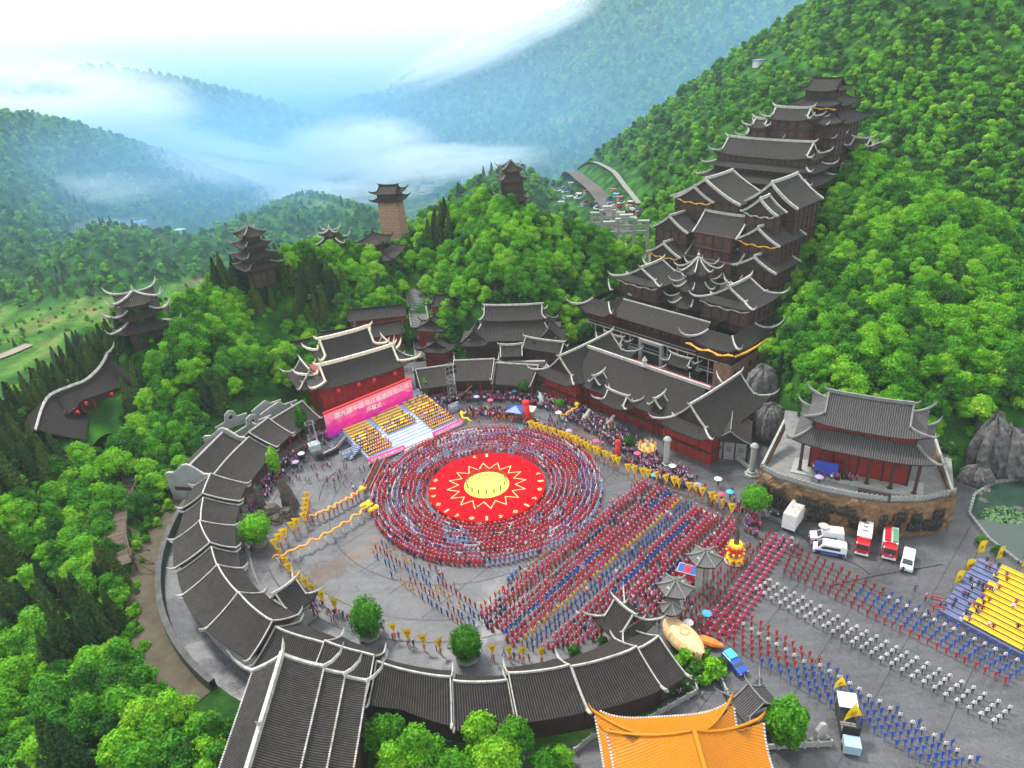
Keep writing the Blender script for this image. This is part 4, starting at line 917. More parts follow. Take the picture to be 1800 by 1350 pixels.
# terrace above the gatehouse
tr = empty('palace_terrace', (x, y, 0), TA, 'planted stone terrace above the gatehouse carrying the octagonal pagoda', 'terrace')
MB().box(-1, 20, 4.5, 50, 17, 9.6).build('wall', M['brick'], tr); MB().box(-1, 20, 9.35, 50.3, 17.3, .2).build('paving', M['concrete'], tr)
keep_rect(tr, -26, 26, 10, 32)
def octa(name, x, y, z, tiers, label, n=8, bar='white', wall='wood', horn=1.5, off=PI / 8, rib=.45, barr=.2, cat='pagoda', tile='tile'):
    """tiers: (eave radius, eave height, wall radius below, top radius, top height)"""
    root = empty(name, (x, y, z), TA, label, cat)
    zp = 0
    for i, (R0, ze, rw, R1, zt) in enumerate(tiers):
        R = Roof(bar=barr, rib=rib, horn=horn, mats=(tile, 'rib' if tile == 'tile' else tile, bar), ns=4, nq=3); R.ngon(ident, n, R0, ze, R1, zt, horn * .5, off)
        if i == len(tiers) - 1: R.b.lathe([(.5, zt - .1), (.3, zt + .4), (.5, zt + .8), (.12, zt + 1.3), (.03, zt + 2.4)], 8)
        R.done(root)
        MB().lathe([(rw, zp - .3), (rw, ze + .25)], n, off=off).build('wall', M[wall], root)
        me = window_mesh('window', min(1.6, rw * .5), min(1.6, (ze - zp) * .6), 'wood2', 2, 2, 'dark')
        for k_ in range(n):
            a = off + 2 * PI * (k_ + .5) / n; q = rw * math.cos(PI / n) + .03; o = link('window', me, root, (q * math.cos(a), q * math.sin(a), (zp + ze) / 2 + .1)); o.rotation_euler = (0, 0, a + PI / 2)
        columns(root, [(rw * 1.12 * math.cos(off + 2 * PI * k_ / n), rw * 1.12 * math.sin(off + 2 * PI * k_ / n)) for k_ in range(n)], zp - .2, ze, .13, 'wood', base=False)
        zp = zt
    KEEP_OUT.append((x, y, tiers[0][0] + 2)); return root
x2, y2 = Z(1222, 557, 10).xy; octa('octagonal_pagoda', x2, y2, 9.4, [(7.6, 5.4, 5.2, 4.8, 7.6), (6.3, 10.0, 4.2, 3.6, 12.2), (5.0, 14.6, 3.2, .3, 18.6)], 'octagonal three roofed pagoda with white ribs on the palace terrace', horn=2.0)

def thall(px, z, D_, rise, label, base, st, quarter=0, group=None, kind='gable', bar='white', horn=1.2, barr=.28, inset=1.4, win='wood', wall='wood2', lift=.8, extra=None, sides=(0, 1), mg=1.2, wd=None, bay_=2.8, gold=False, name='palace_hall', dy=0):
    root, w = root_front(name, px, z, label, 'palace', TA, group); w = wd or w; R = Roof(bar=barr, rib=.5, horn=horn, mats=('tile', 'rib', bar))
    T = TR(0, D_ / 2 + dy, 0, quarter)
    if kind == 'gable':
        if quarter: R.gable(T, D_, w, z, z + rise, bl=.25, hl=horn * .5, ridgeup=.5)
        else: R.gable(T, w, D_, z, z + rise, hl=horn * .5)
    elif kind == 'hip':
        if quarter: R.hipgable(T, D_, w, z, z + rise, inset, lift, .42)
        else: R.hipgable(T, w, D_, z, z + rise, inset, lift, .42)
    elif kind == 'skirt': R.ring(T, w, D_, z, w - 2 * inset, D_ - 2 * inset, z + rise, lift)
    R.done(root)
    block(root, -w / 2 + mg, w / 2 - mg, mg, D_ - mg * .5, base, z + .3, wall, st, bay_, win, sides, gallery=1)
    if gold:
        g_ = MB(); n = 12; g_.tube([(-w / 2 + .6 + (w - 1.2) * i / n, mg - .8, z - .9 + .25 * math.sin(i * 1.7) + .6 * abs(2 * i / n - 1) ** 3) for i in range(n + 1)], [.14 + .14 * (i % 2) for i in range(n + 1)], 5); g_.build('dragon_trim', M['gold' if gold == 1 else 'white'], root)
    keep_rect(root, -w / 2 - 1, w / 2 + 1, -1, D_ + 2); return root, w
# side halls on the terrace, gables forward, with white dragon trims
thall((1086, 487, 1152, 511), 19, 15, 4.0, 'palace side hall left of the octagonal pagoda with white dragon under its eave', 9.3, 2, 1, kind='hip', horn=2.2, gold=2, inset=2.4)
thall((1229, 524, 1316, 552), 19, 15, 4.4, 'palace side hall right of the octagonal pagoda with crossing white ridges', 9.3, 2, 1, kind='hip', horn=2.4, gold=2, inset=2.4)
# first pair of plain gabled halls
thall((1135, 443, 1197, 454), 23.2, 14, 3.6, 'left plain gabled palace hall with golden dragon trim', 10, 3, 1, gold=1, barr=.27, horn=.5)
thall((1282, 468, 1367, 481), 23.2, 14, 3.6, 'right plain gabled palace hall above the brick terrace wall', 10, 3, 1, barr=.27, horn=.5)
thall((1195, 452, 1290, 470), 23.2, 9, 3, 'low palace hall linking the first pair of gables', 10, 3, 0, horn=.3, dy=2)
thall((1205, 470, 1300, 492), 19.5, 5, 2.0, 'narrow lean roof over grey columns behind the octagonal pagoda', 10, 1, 0, horn=.3, win='dark')
# second tier
thall((1145, 399, 1208, 411), 30.0, 14, 4.2, 'left timber gabled palace hall on the second tier', 18, 3, 1, barr=.27, horn=.5)
thall((1290, 421, 1371, 434), 30.0, 15, 4.2, 'right timber gabled palace hall with gold dragon eave', 18, 4, 1, barr=.27, horn=.5, gold=1)
thall((1209, 411, 1292, 422), 30.3, 12, 5, 'wide dark palace hall between the second tier gables', 18, 3, 0, horn=.3, dy=1.5)
# third tier: big twin gables with small nested gables
thall((1190, 341, 1290, 366), 38.4, 15, 6.2, 'left great gable of the upper palace with double white verges', 27, 3, 1, barr=.32, horn=.5)
thall((1298, 362, 1408, 361), 38.4, 15, 6.2, 'right great gable of the upper palace with double white verges', 27, 3, 1, barr=.32, horn=.5, wd=17)
thall((1190, 346, 1250, 358), 38.2, 5, 4, 'small nested gable with gold trim in front of the left great gable', 32, 1, 1, barr=.3, horn=1.0, gold=1, mg=1.0)
thall((1297, 374, 1372, 378), 37.6, 5, 4, 'small nested gable with white scalloped trim in front of the right great gable', 31, 1, 1, barr=.3, horn=1.0, gold=2, mg=1.0)
# long hall with three eaves
x, y, r, w = front(1252, 273, 1423, 281, 46.5, rz=TA); root = empty('palace_long_hall', (x, y, 0), TA, 'long three eaved palace hall with broad plain grey roof', 'palace')
R = Roof(bar=.26, rib=.5, horn=2.0); R.hipgable(TR(0, 5.5), w + 3, 11, 46.5, 51, 2.0, 1.2, .35); R.done(root)
R = Roof(bar=.26, rib=.5, horn=1.8); R.ring(TR(0, 5.5), w + 6, 15, 43, w + 1, 10, 44.6, .9); R.ring(TR(0, 5.5), w + 8.5, 19, 39.3, w + 2.5, 13, 41.4, 1.0); R.done(root, label='lower eave roof')
block(root, -w / 2, w / 2, .8, 10, 44, 46.8, 'wood', 1, 2.2, 'dark', (0, 1)); block(root, -w / 2 - .8, w / 2 + .8, .2, 11, 41, 43.4, 'wood', 1, 2.2, 'dark', (0, 1)); block(root, -w / 2 - 1.8, w / 2 + 1.8, -1.2, 12, 30, 39.6, 'wood2', 3, 2.6, 'wood', (0, 1)); keep_rect(root, -w / 2 - 4, w / 2 + 4, -4, 16)
# crown group
thall((1300, 243, 1375, 247), 50.5, 6, 2.4, 'low left eave of the palace crown with curled white tips', 44, 1, 0, kind='hip', horn=2.2, win='dark', mg=.9, name='palace_wing')
thall((1386, 246, 1470, 246), 50.5, 6, 2.4, 'low right eave of the palace crown with curled white tips', 44, 1, 0, kind='hip', horn=2.2, win='dark', mg=.9, name='palace_wing')
thall((1313, 224, 1348, 226), 54.5, 5, 2.4, 'small left turret roof of the palace crown', 49, 1, 0, kind='hip', horn=2.0, win='dark', mg=.8, name='palace_wing')
thall((1410, 226, 1460, 222), 54.5, 5, 2.4, 'small right turret roof of the palace crown', 49, 1, 0, kind='hip', horn=2.0, win='dark', mg=.8, name='palace_wing')
thall((1337, 212, 1430, 211), 57, 7, 3.2, 'white crested central roof of the palace crown', 48, 3, 0, kind='hip', horn=2.4, win='dark', mg=1.0, name='palace_wing')
x, y, r, w = front(1353, 208, 1488, 206, 57.5, rz=TA); root = empty('palace_keep', (x + tb.x * 3, y + tb.y * 3, 0), TA, 'topmost square keep of the palace with three dark flaring roofs', 'palace')
R = Roof(bar=.2, rib=.5, horn=1.2, mats=('tile', 'rib', 'tile')); c0 = 7.5
R.ring(TR(0, c0), w * 1.04, 18, 55.6, w * .62, 10, 58.8, 1.0); R.ring(TR(0, c0), w * .80, 14, 60.6, w * .48, 8, 62.8, .9); R.hipgable(TR(0, c0), w * .60, 10.5, 64.8, 67.8, 1.4, .8, .4); R.done(root)
block(root, -w * .31, w * .31, c0 - 5, c0 + 5, 58, 60.9, 'wood', 1, 1.9, 'dark', (0, 1)); block(root, -w * .23, w * .23, c0 - 3.6, c0 + 3.6, 62, 65, 'wood', 1, 1.7, 'dark', (0, 1)); block(root, -w * .4, w * .42, c0 - 7, c0 + 7, 42, 55.9, 'wood2', 3, 2.4, 'dark', (0, 1))
g_ = MB(); g_.tube([(-1 + i, c0 - 6.6, 59.8 + .2 * math.sin(i * 1.5)) for i in range(9)], [.12 + .16 * (i % 2) for i in range(9)], 5); g_.build('dragon_trim', M['gold'], root); keep_rect(root, -w / 2, w / 2, -2, 18)
# lone pavilion on a pale podium beside the crown
x, y, r, w = front(1476, 262, 1534, 262, 47.5, rz=TA); root = empty('hilltop_pavilion', (x, y, 0), TA, 'open curled roof pavilion on a pale stone podium right of the palace crown', 'pavilion')
R = Roof(bar=.22, rib=.5, horn=2.8); R.hipgable(TR(0, 3.5), w, 7, 47.5, 50.2, 1.8, 1.2, .4); R.done(root); columns(root, [(sx * w * .3, yy) for sx in (-1, 1) for yy in (1.5, 5.5)], 43, 47.6, .2, 'wood')
MB().box(0, 3.5, 40.5, w * .95, 8, 5).build('podium', M['stone_light'], root); rail(root, [(-w * .47, -.4, 43), (w * .47, -.4, 43)], .9, 'stone'); keep_rect(root, -w / 2, w / 2, -7, 8)
# pinkish core walls visible between the tiers: one stepped stone base
core = empty('palace_core', (TO.x, TO.y, 0), TA, 'stepped brown stone base of the palace climbing the hill', 'palace')
for (s0, s1, e0, e1, zt) in ((26, 44, -24, 15, 17), (36, 62, -26, 10, 24), (50, 78, -25, 6, 29), (66, 88, -20, 2, 36)):
    MB().box((e0 + e1) / 2, (s0 + s1) / 2, zt / 2 - 2, e1 - e0, s1 - s0, zt + 4).build('wall', M['wood2'], core)
keep_rect(core, -22, 8, 24, 86, 0)

# ------------------------------------------------------------------ hill pavilions
x, y = Z(262, 600, 17).xy; g0 = ground(x, y)
def sq_pagoda(name, x, y, z, rz, tiers, label, bar='white', horn=2.0, cat='pavilion', tile='tile', mbar=.2, wall='wood'):
    root = empty(name, (x, y, z), rz, label, cat); zp = -2
    for i, (W_, ze, ww, Wt, zt) in enumerate(tiers):
        R = Roof(bar=mbar, rib=.5, horn=horn, mats=(tile, 'rib' if tile == 'tile' else tile, bar), ns=6, nq=3)
        if i == len(tiers) - 1: R.ngon(ident, 4, W_ * .7, ze, .15, zt, horn * .6, PI / 4); R.b.lathe([(.4, zt - .2), (.25, zt + .3), (.4, zt + .6), (.03, zt + 1.8)], 7)
        else: R.ring(ident, W_, W_, ze, Wt, Wt, zt, horn * .5)
        R.done(root); block(root, -ww / 2, ww / 2, -ww / 2, ww / 2, zp, ze + .25, wall, 1, 2.2, 'dark', (0, 1, 3)); zp = zt - .1
    keep_rect(root, -tiers[0][0] / 2, tiers[0][0] / 2, -tiers[0][0] / 2, tiers[0][0] / 2, .5); return root
sq_pagoda('hillside_pagoda', x, y, 18.5, .5, [(15, 4.0, 8, 7, 6.0), (11, 7.4, 6, 5.4, 9.0), (10, 10.6, 5, 0, 13.4)], 'three tiered pagoda with bright white curled tips on the left ridge', horn=2.6, mbar=.26)
x, y = Z(455, 480, 24).xy; sq_pagoda('hillside_pagoda', x, y, 22.5, .75, [(11, 4, 6.8, 6.2, 5.6), (10, 7.4, 6, 5.4, 9), (8.6, 10.8, 5, 4.2, 12.4), (7, 13.8, 3.8, 0, 16.6)], 'four tiered slender brown pagoda rising from trees on the left ridge', horn=1.8, bar='stone')
x, y = Z(901, 345, 37).xy; root = empty('summit_pagoda', (x, y, 34), .15, 'dark two storey belvedere crowning the central wooded hill', 'pagoda')
R = Roof(bar=.2, rib=.5, horn=1.8, mats=('tile', 'rib', 'stone')); R.ring(ident, 8.6, 8.6, 8.6, 5, 5, 10.6, .9); R.ngon(ident, 4, 4.6, 11.8, .1, 15, .8, PI / 4); R.ring(ident, 9, 9, 2.2, 7, 7, 3.6, .8); R.done(root)
block(root, -3, 3, -3, 3, 3, 8.8, 'wood', 1, 1.6, 'dark', (0, 1, 3), wz=.65); block(root, -2.2, 2.2, -2.2, 2.2, 10, 12, 'wood', 1, 2, 'dark', (0, 1, 3)); block(root, -3.4, 3.4, -3.4, 3.4, -2, 2.4, 'wood', 1, 2.4, 'dark', (0, 1, 3)); rail(root, [(-4, -4, 3.6), (4, -4, 3.6), (4, 4, 3.6)], 1.2, 'wood'); KEEP_OUT.append((x, y, 4.0)); KEEP_OUT.append((x - 1, y - 6, 4.0))
for a_, b_ in ((262, 600), (455, 480)): q_ = Z(a_, b_, 17 if a_ < 300 else 24); KEEP_OUT.append((q_.x + 3, q_.y - 9, 6.5)); KEEP_OUT.append((q_.x + 8, q_.y - 4, 5))
# brick watch tower
x, y = Z(695, 415, 18).xy; root = empty('watch_tower', (x, y, 0), -.25, 'square tapering brick watchtower with dark pavilion top behind the trees', 'tower')
b = MB(); b.lathe([(6.2, 10), (5.2, 32)], 4, off=PI / 4); tw = b.build('wall', M['brick'], root)
bm = MB().box(0, 0, 0, 1.5, .08, .5).mesh('brick', M['brickt'])
for r_ in range(14):
    for c_ in range(6):
        hw = (6.2 - 1.0 * (r_ * 1.1 + 16 - 10) / 22) * .7071; xx = -hw + .9 + c_ * (2 * hw - 1.8) / 5 + (.4 if r_ % 2 else 0)
        if xx < hw - .8: link('brick', bm, tw, (xx, -hw - .02, 16 + r_ * 1.1))
R = Roof(bar=.25, rib=.6, horn=1.2, mats=('tile', 'rib', 'tile')); R.hipgable(ident, 10.5, 9, 35.2, 37.4, 1.6, .6, .4); R.ring(ident, 11, 10, 32.3, 7.5, 7, 33.4, .5); R.done(root)
block(root, -3.6, 3.6, -3.2, 3.2, 33, 35.4, 'wood', 1, 2, 'dark', (0, 1, 3)); KEEP_OUT.append((x, y, 8))
x, y = Z(660, 440, 22).xy; sq_pagoda('gate_house', x, y, 17, -.2, [(17, 3.6, 12, 9, 6), (9.5, 8.2, 6.5, 0, 11.2)], 'dark hipped gate house among cypresses below the watchtower', bar='tile', horn=1.2)
x, y = Z(703, 478, 13).xy; sq_pagoda('gate_house', x, y, 9, -.2, [(8, 3.4, 6, 5, 4.8), (5.6, 5.6, 4, 0, 7.6)], 'tiny dark roofed gate house above the stairway', bar='tile', horn=1.2)
x, y = Z(580, 410, 30).xy; sq_pagoda('gate_house', x, y, 22.5, 0, [(9, 4, 6, 4, 6.2), (4.4, 7, 3, 0, 9)], 'white tipped roof just showing above the left hill', bar='white', horn=2.0)

# ------------------------------------------------------------------ temple and carved podium on the right
x, y, r, w = front(1393, 765, 1645, 812, 16); root = empty('temple', (x, y, 0), r, 'broad grey double eaved temple on a stone podium by the pond', 'temple')
R = Roof(bar=.24, rib=.40, horn=1.6, mats=('tile_grey', 'rib_grey', 'stone'), ns=12); R.ring(TR(0, 7.5), w, 15, 14.2, w - 6, 8.6, 16.8, 1.3); R.hipgable(TR(0, 7.5), w * .85, 11, 18.2, 22.6, 3.0, 1.4, .42); R.done(root)
block(root, -w / 2 + 3.4, w / 2 - 3.4, 3.6, 11.4, 7.4, 18.3, 'red', 1, 4, 'door', (0, 1), postm='wood', wz=.17); columns(root, [(-w / 2 + 2 + i * (w - 4) / 5, 1.6) for i in range(6)], 7.4, 14.8, .32, 'wood2')
bl = MB().box(-w * .22, .9, 9.6, 4.2, .3, 2.8).build('blue_hanging', mat('blue_cloth', (.03, .05, .35), .7, .3, 3), root); MB().box(0, 3, 7.35, w - 1, 5.5, .5).build('plinth', M['stone_light'], root)
bb = MB(); [bb.box(3.5, -2.4 - .0 * i, 8.1 + .35 * i, 5.5, .12, .22) for i in range(3)]; [bb.box(3.5 + sx, -2.4, 7.9, .2, .5, 1.6) for sx in (-2.6, 2.6)]; bb.build('wooden_barrier', M['wood2'], root)
keep_rect(root, -w / 2 - 2, w / 2 + 2, -9, 14)
# podium plan in world space
PB = [Z(u, v, 7.4) for u, v in ((1338, 822), (1366, 838), (1400, 848), (1445, 861), (1500, 872), (1560, 880), (1620, 879), (1678, 866))]
back = [Z(u, v, 7.4) for u, v in ((1672, 800), (1640, 760), (1380, 720), (1372, 775))]
pd = empty('carved_podium', (PB[0].x, PB[0].y, 0), 0, 'curved sandstone relief wall and terrace carrying the temple', 'podium'); o = PB[0]
b = MB(); b.prism([(p.x - o.x, p.y - o.y) for p in PB + back], -.5, 7.3); b.build('terrace', M['stone'], pd)
sand = mat('carved_sandstone', (.17, .092, .045), .85, .4, .5, 1.0, 2.5); bronze = mat('dark_bronze_relief', (.016, .013, .011), .55, .4, 2, .6)
def pl(pts, t):
    Ls = [(q - p).length for p, q in zip(pts[:-1], pts[1:])]; d = t * sum(Ls)
    for p, q, l in zip(pts[:-1], pts[1:], Ls):
        if d <= l: n = (q - p).normalized(); return p.lerp(q, d / l), n
        d -= l
    return pts[-1], (pts[-1] - pts[-2]).normalized()
rr = random.Random(3); n1, n2 = 110, 14; rows = []
for j in range(n2 + 1):
    row = []
    for i in range(n1 + 1):
        p, t_ = pl(PB, i / n1); nn = Vector((t_.y, -t_.x, 0)); zz = 7.2 * j / n2
        bulge = .35 + .35 * (vnoise(np.array([i * .23]), np.array([j * .5]), 4)[0] > .5) + .3 * vnoise(np.array([i * .9]), np.array([j * .9]), 8)[0] + (1 - j / n2) * .5
        q = p + nn * bulge - o; row.append((q.x, q.y, zz))
    rows.append(row)
MB().grid(rows).build('relief_wall', sand, pd)
for k_ in range(34):
    t = .06 + .86 * rr.random(); p, t_ = pl(PB, t); nn = Vector((t_.y, -t_.x, 0)); z = rr.choice((1.7, 2.2, 4.3)); fg = MB()
    for m_ in range(rr.randint(2, 5)):
        q = p + t_ * (m_ * .55 - 1) + nn * 1.35 - o; hh = rr.uniform(1.6, 2.6)
        fg.tube([(q.x, q.y, z - .8), (q.x, q.y, z - .8 + hh * .5), (q.x + .1, q.y, z - .8 + hh * .8)], [.34, .44, .22], 6); fg.lathe([(.05, 0), (.17, .12), (.17, .25), (.04, .36)], 6, q.x + .1, q.y, z - .8 + hh * .8)
    fg.build('relief_figures', bronze, pd)
bt = MB(); pm = MB().box(0, 0, .55, .22, .22, 1.2).mesh('baluster_post', M['stone_light'])
NB_ = 44
for i in range(NB_ + 1):
    p, t_ = pl(PB, i / NB_); link('baluster_post', pm, pd, (p.x - o.x, p.y - o.y, 7.3), math.atan2(t_.y, t_.x))
    if i: bt.quad((pp.x - o.x, pp.y - o.y, 7.35), (p.x - o.x, p.y - o.y, 7.35), (p.x - o.x, p.y - o.y, 8.1), (pp.x - o.x, pp.y - o.y, 8.1)); bt.tube([(pp.x - o.x, pp.y - o.y, 8.15), (p.x - o.x, p.y - o.y, 8.15)], .11, 4)
    pp = p
bt.build('balustrade', M['stone_light'], pd)
for i in range(8): q = PB[0].lerp(PB[-1], i / 7); KEEP_OUT.append((q.x, q.y + 4, 8))
# raking side walls down from the temple
for a_, c_, lb in (((1672, 868, 7.4), (1640, 770, 9.5), 'sloping sandstone parapet at the right edge of the temple terrace'), ((1340, 822, 7.4), (1378, 745, 12), 'sloping carved rock parapet at the left edge of the temple terrace')):
    p, q = Z(*a_), Z(*c_); m_ = (p + q) / 2; r1 = empty('parapet', (m_.x, m_.y, 0), 0, lb, 'wall'); MB().tube([p - Vector((m_.x, m_.y, .6)), q - Vector((m_.x, m_.y, .6))], .5, 4, 2.6).build('wall', sand, r1); MB().tube([p - Vector((m_.x, m_.y, -.8)), q - Vector((m_.x, m_.y, -.8))], .3, 4).build('coping', M['stone_light'], r1)
# small house in front of the temple
x, y, r, w = front(1255, 757, 1312, 790, 5.5, rz=-.35); root = empty('side_house', (x, y, 0), r, 'small grey walled house with plain gable beside the carved red hall', 'house')
R = Roof(bar=.12, rib=.42, horn=.3, mats=('tile', 'rib', 'stone')); R.gable(TR(0, 4.5, 0, 1), 10, 9, 5, 7.8, hl=0, ridgeup=0); R.done(root); block(root, -3.8, 3.8, .6, 8.6, -.2, 5.2, 'plaster', 1, 3, 'small', (0, 1)); keep_rect(root, -5, 5, 0, 10)

# ------------------------------------------------------------------ foreground halls
x, y, r, w = front(408, 1240, 640, 1240, 11); P1, P2 = Z(497, 1152, 16.4), Z(443, 1330, 16.4); hd = (P2 - P1).normalized(); rz = math.atan2(hd.y, hd.x)     # local +x runs down the picture along the ridge
root = empty('foreground_hall', (P1.x, P1.y, 0), rz, 'big dark tiled hall filling the bottom edge, long white ridge and three tall horns', 'hall')
R = Roof(bar=.26, rib=.34, ribr=.085, horn=3.2, ns=16, nq=6, ends=1, hornup=1.1)
def slope2(T, L, y0, z0, y1, z1, lift=.0): return R.side(T, (0, y0), (L, y0), (0, y1), (L, y1), z0, z1, lift)
Lh = 26.0
S = slope2(TR(0, 0, 0, 0), Lh, -4.6, 13.9, 0, 16.4)[0]; pts = [S(0, 4.6 * q / 6) for q in range(7)]; R.bars(pts, .3); R.hornat(pts[0], (-.35, -1, 0), ln=3.4)
S = R.side(ident, (Lh, 5.0), (0, 5.0), (Lh, 0), (0, 0), 13.6, 16.4)[0]; pts = [S(Lh, 5.0 * q / 6) for q in range(7)]; R.bars(pts, .3); R.hornat(pts[0], (-.35, 1, 0), ln=3.4)
R.bars([(Lh * i / 10, 0, 16.4 + .15 * abs(i / 5 - 1) ** 3) for i in range(11)], .34, .3, 1.9); R.hornat((0, 0, 16.6), (-1, 0, 0), ln=1.6); R.hornat((10, 0, 16.6), (1, 0, 0), ln=1.8, up=1.2)
for y0, z0, y1, z1 in ((7.6, 11.9, 4.9, 13.0), (10.4, 10.2, 7.5, 11.4)):
    S = R.side(ident, (Lh, y0), (0, y0), (Lh, y1), (0, y1), z0, z1)[0]; pts = [S(Lh, (y0 - y1) * q / 4) for q in range(5)]; R.bars(pts, .26); R.hornat(pts[0], (-.4, 1, 0), ln=3.0)
R.done(root); MB().box(Lh / 2, 2.9, 4.8, Lh - 2, 13, 9.9).build('wall', M['wood2'], root); MB().box(Lh / 2, .2, 11.7, Lh - .8, 8.2, 3.0).build('upper_wall', M['wood'], root); keep_rect(root, -2, 27, -8, 13)

# yellow glazed temple roofs
gx0, gx1 = Z(1050, 1262, 10), Z(1283, 1248, 10); grz = math.atan2(gx1.y - gx0.y, gx1.x - gx0.x); gw = (gx1 - gx0).length
gp = empty('yellow_roofed_temple', ((gx0.x + gx1.x) / 2, (gx0.y + gx1.y) / 2, 0), grz, 'temple under overlapping bright yellow glazed roofs at the bottom edge', 'temple')
def gold(): return Roof(bar=.20, rib=.34, ribr=.10, horn=1.0, mats=('tile_gold', 'tile_gold', 'tile_gold'), ns=16, nq=7, ends=1, hornup=1.2)
R = gold(); R.ring(ident, gw, 18, 9.4, gw * .45, 8, 13.0, 1.7, cx=0, cy=-9); R.done(gp)
u0_, u1_ = Z(1072, 1294, 13.2), Z(1335, 1282, 13.2); um = (u0_ + u1_) / 2 - gp.location; uw = (u1_ - u0_).length; cxx = um.x * math.cos(grz) + um.y * math.sin(grz); cyy = -um.x * math.sin(grz) + um.y * math.cos(grz)
R = gold(); R.ring(ident, uw, 17, 12.4, .3, 10.4, 17.8, 1.8, cx=cxx, cy=cyy - 8.5); R.bars([(cxx, cyy - 3.4, 17.9), (cxx, cyy - 13.6, 17.9)], .3, .2, 1.5); R.done(gp, label='upper roof with high flaring corners')
MB().box(0, -9, 4.7, gw - 5, 13, 9.8).build('wall', M['red'], gp); MB().box(cxx, cyy - 8.5, 11.2, uw - 6, 11, 3.6).build('upper_wall', M['red'], gp); keep_rect(gp, -gw / 2, gw / 2 + 2, -18, 1)
# small grey pavilion by the marching columns
x, y = Z(1326, 1238, 3.5).xy; root = empty('roadside_pavilion', (x, y, 0), .35, 'small open grey pavilion with two curled tips beside the marching columns', 'pavilion')
R = Roof(bar=.12, rib=.32, ribr=.07, horn=1.5, mats=('tile_grey', 'rib_grey', 'stone')); R.hipgable(TR(0, 0, 0, 1), 5.4, 6.2, 3.6, 5.6, 1.0, .8, .3); R.done(root); columns(root, [(a, b_) for a in (-2, 2) for b_ in (-1.7, 1.7)], 0, 3.7, .16); MB().box(0, 0, .15, 5.2, 4.6, .35).build('floor', M['stone'], root)
keep_rect(root, -3, 3, -3, 3)

# ------------------------------------------------------------------ curved lantern hall with pond on the left
ps = [Z(u, v, z) for u, v, z in ((62, 755, 11), (82, 700, 13), (120, 680, 14), (150, 668, 14.5), (175, 645, 15.5), (188, 622, 18))]
root = empty('curved_hall', (ps[2].x, ps[2].y, 0), 0, 'curved shingle roofed hall with white ridge and red lanterns over a small pond', 'hall'); o = Vector((ps[2].x, ps[2].y, 0))
def cat_(ps, n):
    out = []
    for i in range(len(ps) - 1):
        p0, p1, p2, p3 = ps[max(i - 1, 0)], ps[i], ps[i + 1], ps[min(i + 2, len(ps) - 1)]
        for k_ in range(n):
            t = k_ / n; out.append(.5 * ((2 * p1) + (p2 - p0) * t + (2 * p0 - 5 * p1 + 4 * p2 - p3) * t * t + (3 * p1 - p0 - 3 * p2 + p3) * t ** 3))
    out.append(ps[-1]); return out
sp = cat_(ps, 5); R = Roof(bar=.3, rib=.45)
near_r, far_r, uvn = [], [], []; q0 = 0
for i, p in enumerate(sp):
    t_ = (sp[min(i + 1, len(sp) - 1)] - sp[max(i - 1, 0)]); t_.z = 0; t_.normalize(); n_ = Vector((t_.y, -t_.x, 0)); wd_ = 9.0 - 4.2 * math.exp(-((i / len(sp) - .52) / .2) ** 2)
    near_r.append([p + n_ * wd_ * k_ / 5 - Vector((0, 0, .58 * wd_ * (1.25 * k_ / 5 - .25 * (k_ / 5) ** 2))) - o for k_ in range(6)]); far_r.append([p - n_ * 6.5 * k_ / 4 - Vector((0, 0, 4.2 * k_ / 4)) - o for k_ in range(5)])
R.t.grid([list(r) for r in zip(*near_r)], [[(i * 1.6, k_ * 1.8) for i in range(len(sp))] for k_ in range(6)]); R.t.grid([list(r) for r in zip(*far_r)], [[(i * 1.6, k_ * 1.8) for i in range(len(sp))] for k_ in range(5)])
R.bars([p - o + Vector((0, 0, .1)) for p in sp], .16, .1); R.bars([p - o + Vector((.5, -.5, .0)) for p in sp], .16, .1)
for i in range(0, len(sp), 2): R.bars([sp[i] - o, sp[i] - o + Vector((.5, -.5, 0))], .14, .15)
R.hornat(sp[-1] - o, sp[-1] - sp[-3], ln=3); R.done(root)
w_ = MB(); w_.grid([[r[4] + Vector((0, 0, -.2)) for r in near_r], [Vector((r[4].x, r[4].y, 3)) for r in near_r]]); w_.build('wall', M['wood'], root)
for i in range(5, 20, 2): q_ = near_r[i][4]; link('red_panel', MB().box(0, 0, 0, .9, .9, 2.2).mesh('red_panel', M['redcloth']) if i == 5 else bpy.data.meshes['red_panel'], root, (q_.x + .2, q_.y - .2, 6.6)); q_ = near_r[i + 1][4]; link('pillar', MB().box(0, 0, 0, .35, .35, 7).mesh('pillar', M['red']) if i == 5 else bpy.data.meshes['pillar_c'] if 'pillar_c' in bpy.data.meshes else MB().box(0, 0, 0, .35, .35, 7).mesh('pillar_c', M['red']), root, (q_.x + .3, q_.y - .3, 7))
fl = MB(); fl.grid([[Vector((r[2].x, r[2].y, 4.6)) for r in near_r], [Vector((r[5].x, r[5].y, 4.6)) for r in near_r], [Vector((r[5].x, r[5].y, 4.2)) for r in near_r]]); fl.build('balcony_floor', M['wood2'], root)
lm = MB().lathe([(.08, -.6), (.42, -.35), (.42, .35), (.08, .6)], 8).mesh('hanging_lantern', M['redcloth'], True)
for j, i in enumerate((7, 10, 13, 16, 19)):
    p = near_r[i][5] + o; l = link('hanging_lantern', lm, None, (p.x + .3, p.y - .3, p.z - 1.0)); tag(l, 'red lantern hanging along the eave of the curved hall, number %s from its near end' % ('one', 'two', 'three', 'four', 'five')[j], 'lantern', 'lanterns along the curved hall')
for p in sp[::3]: KEEP_OUT.append((p.x, p.y, 6.5)); KEEP_OUT.append((p.x + 5, p.y - 4, 6.5))
water = mat('green_pond_water', (.012, .03, .018), .06, .3, .1, spec=.6)
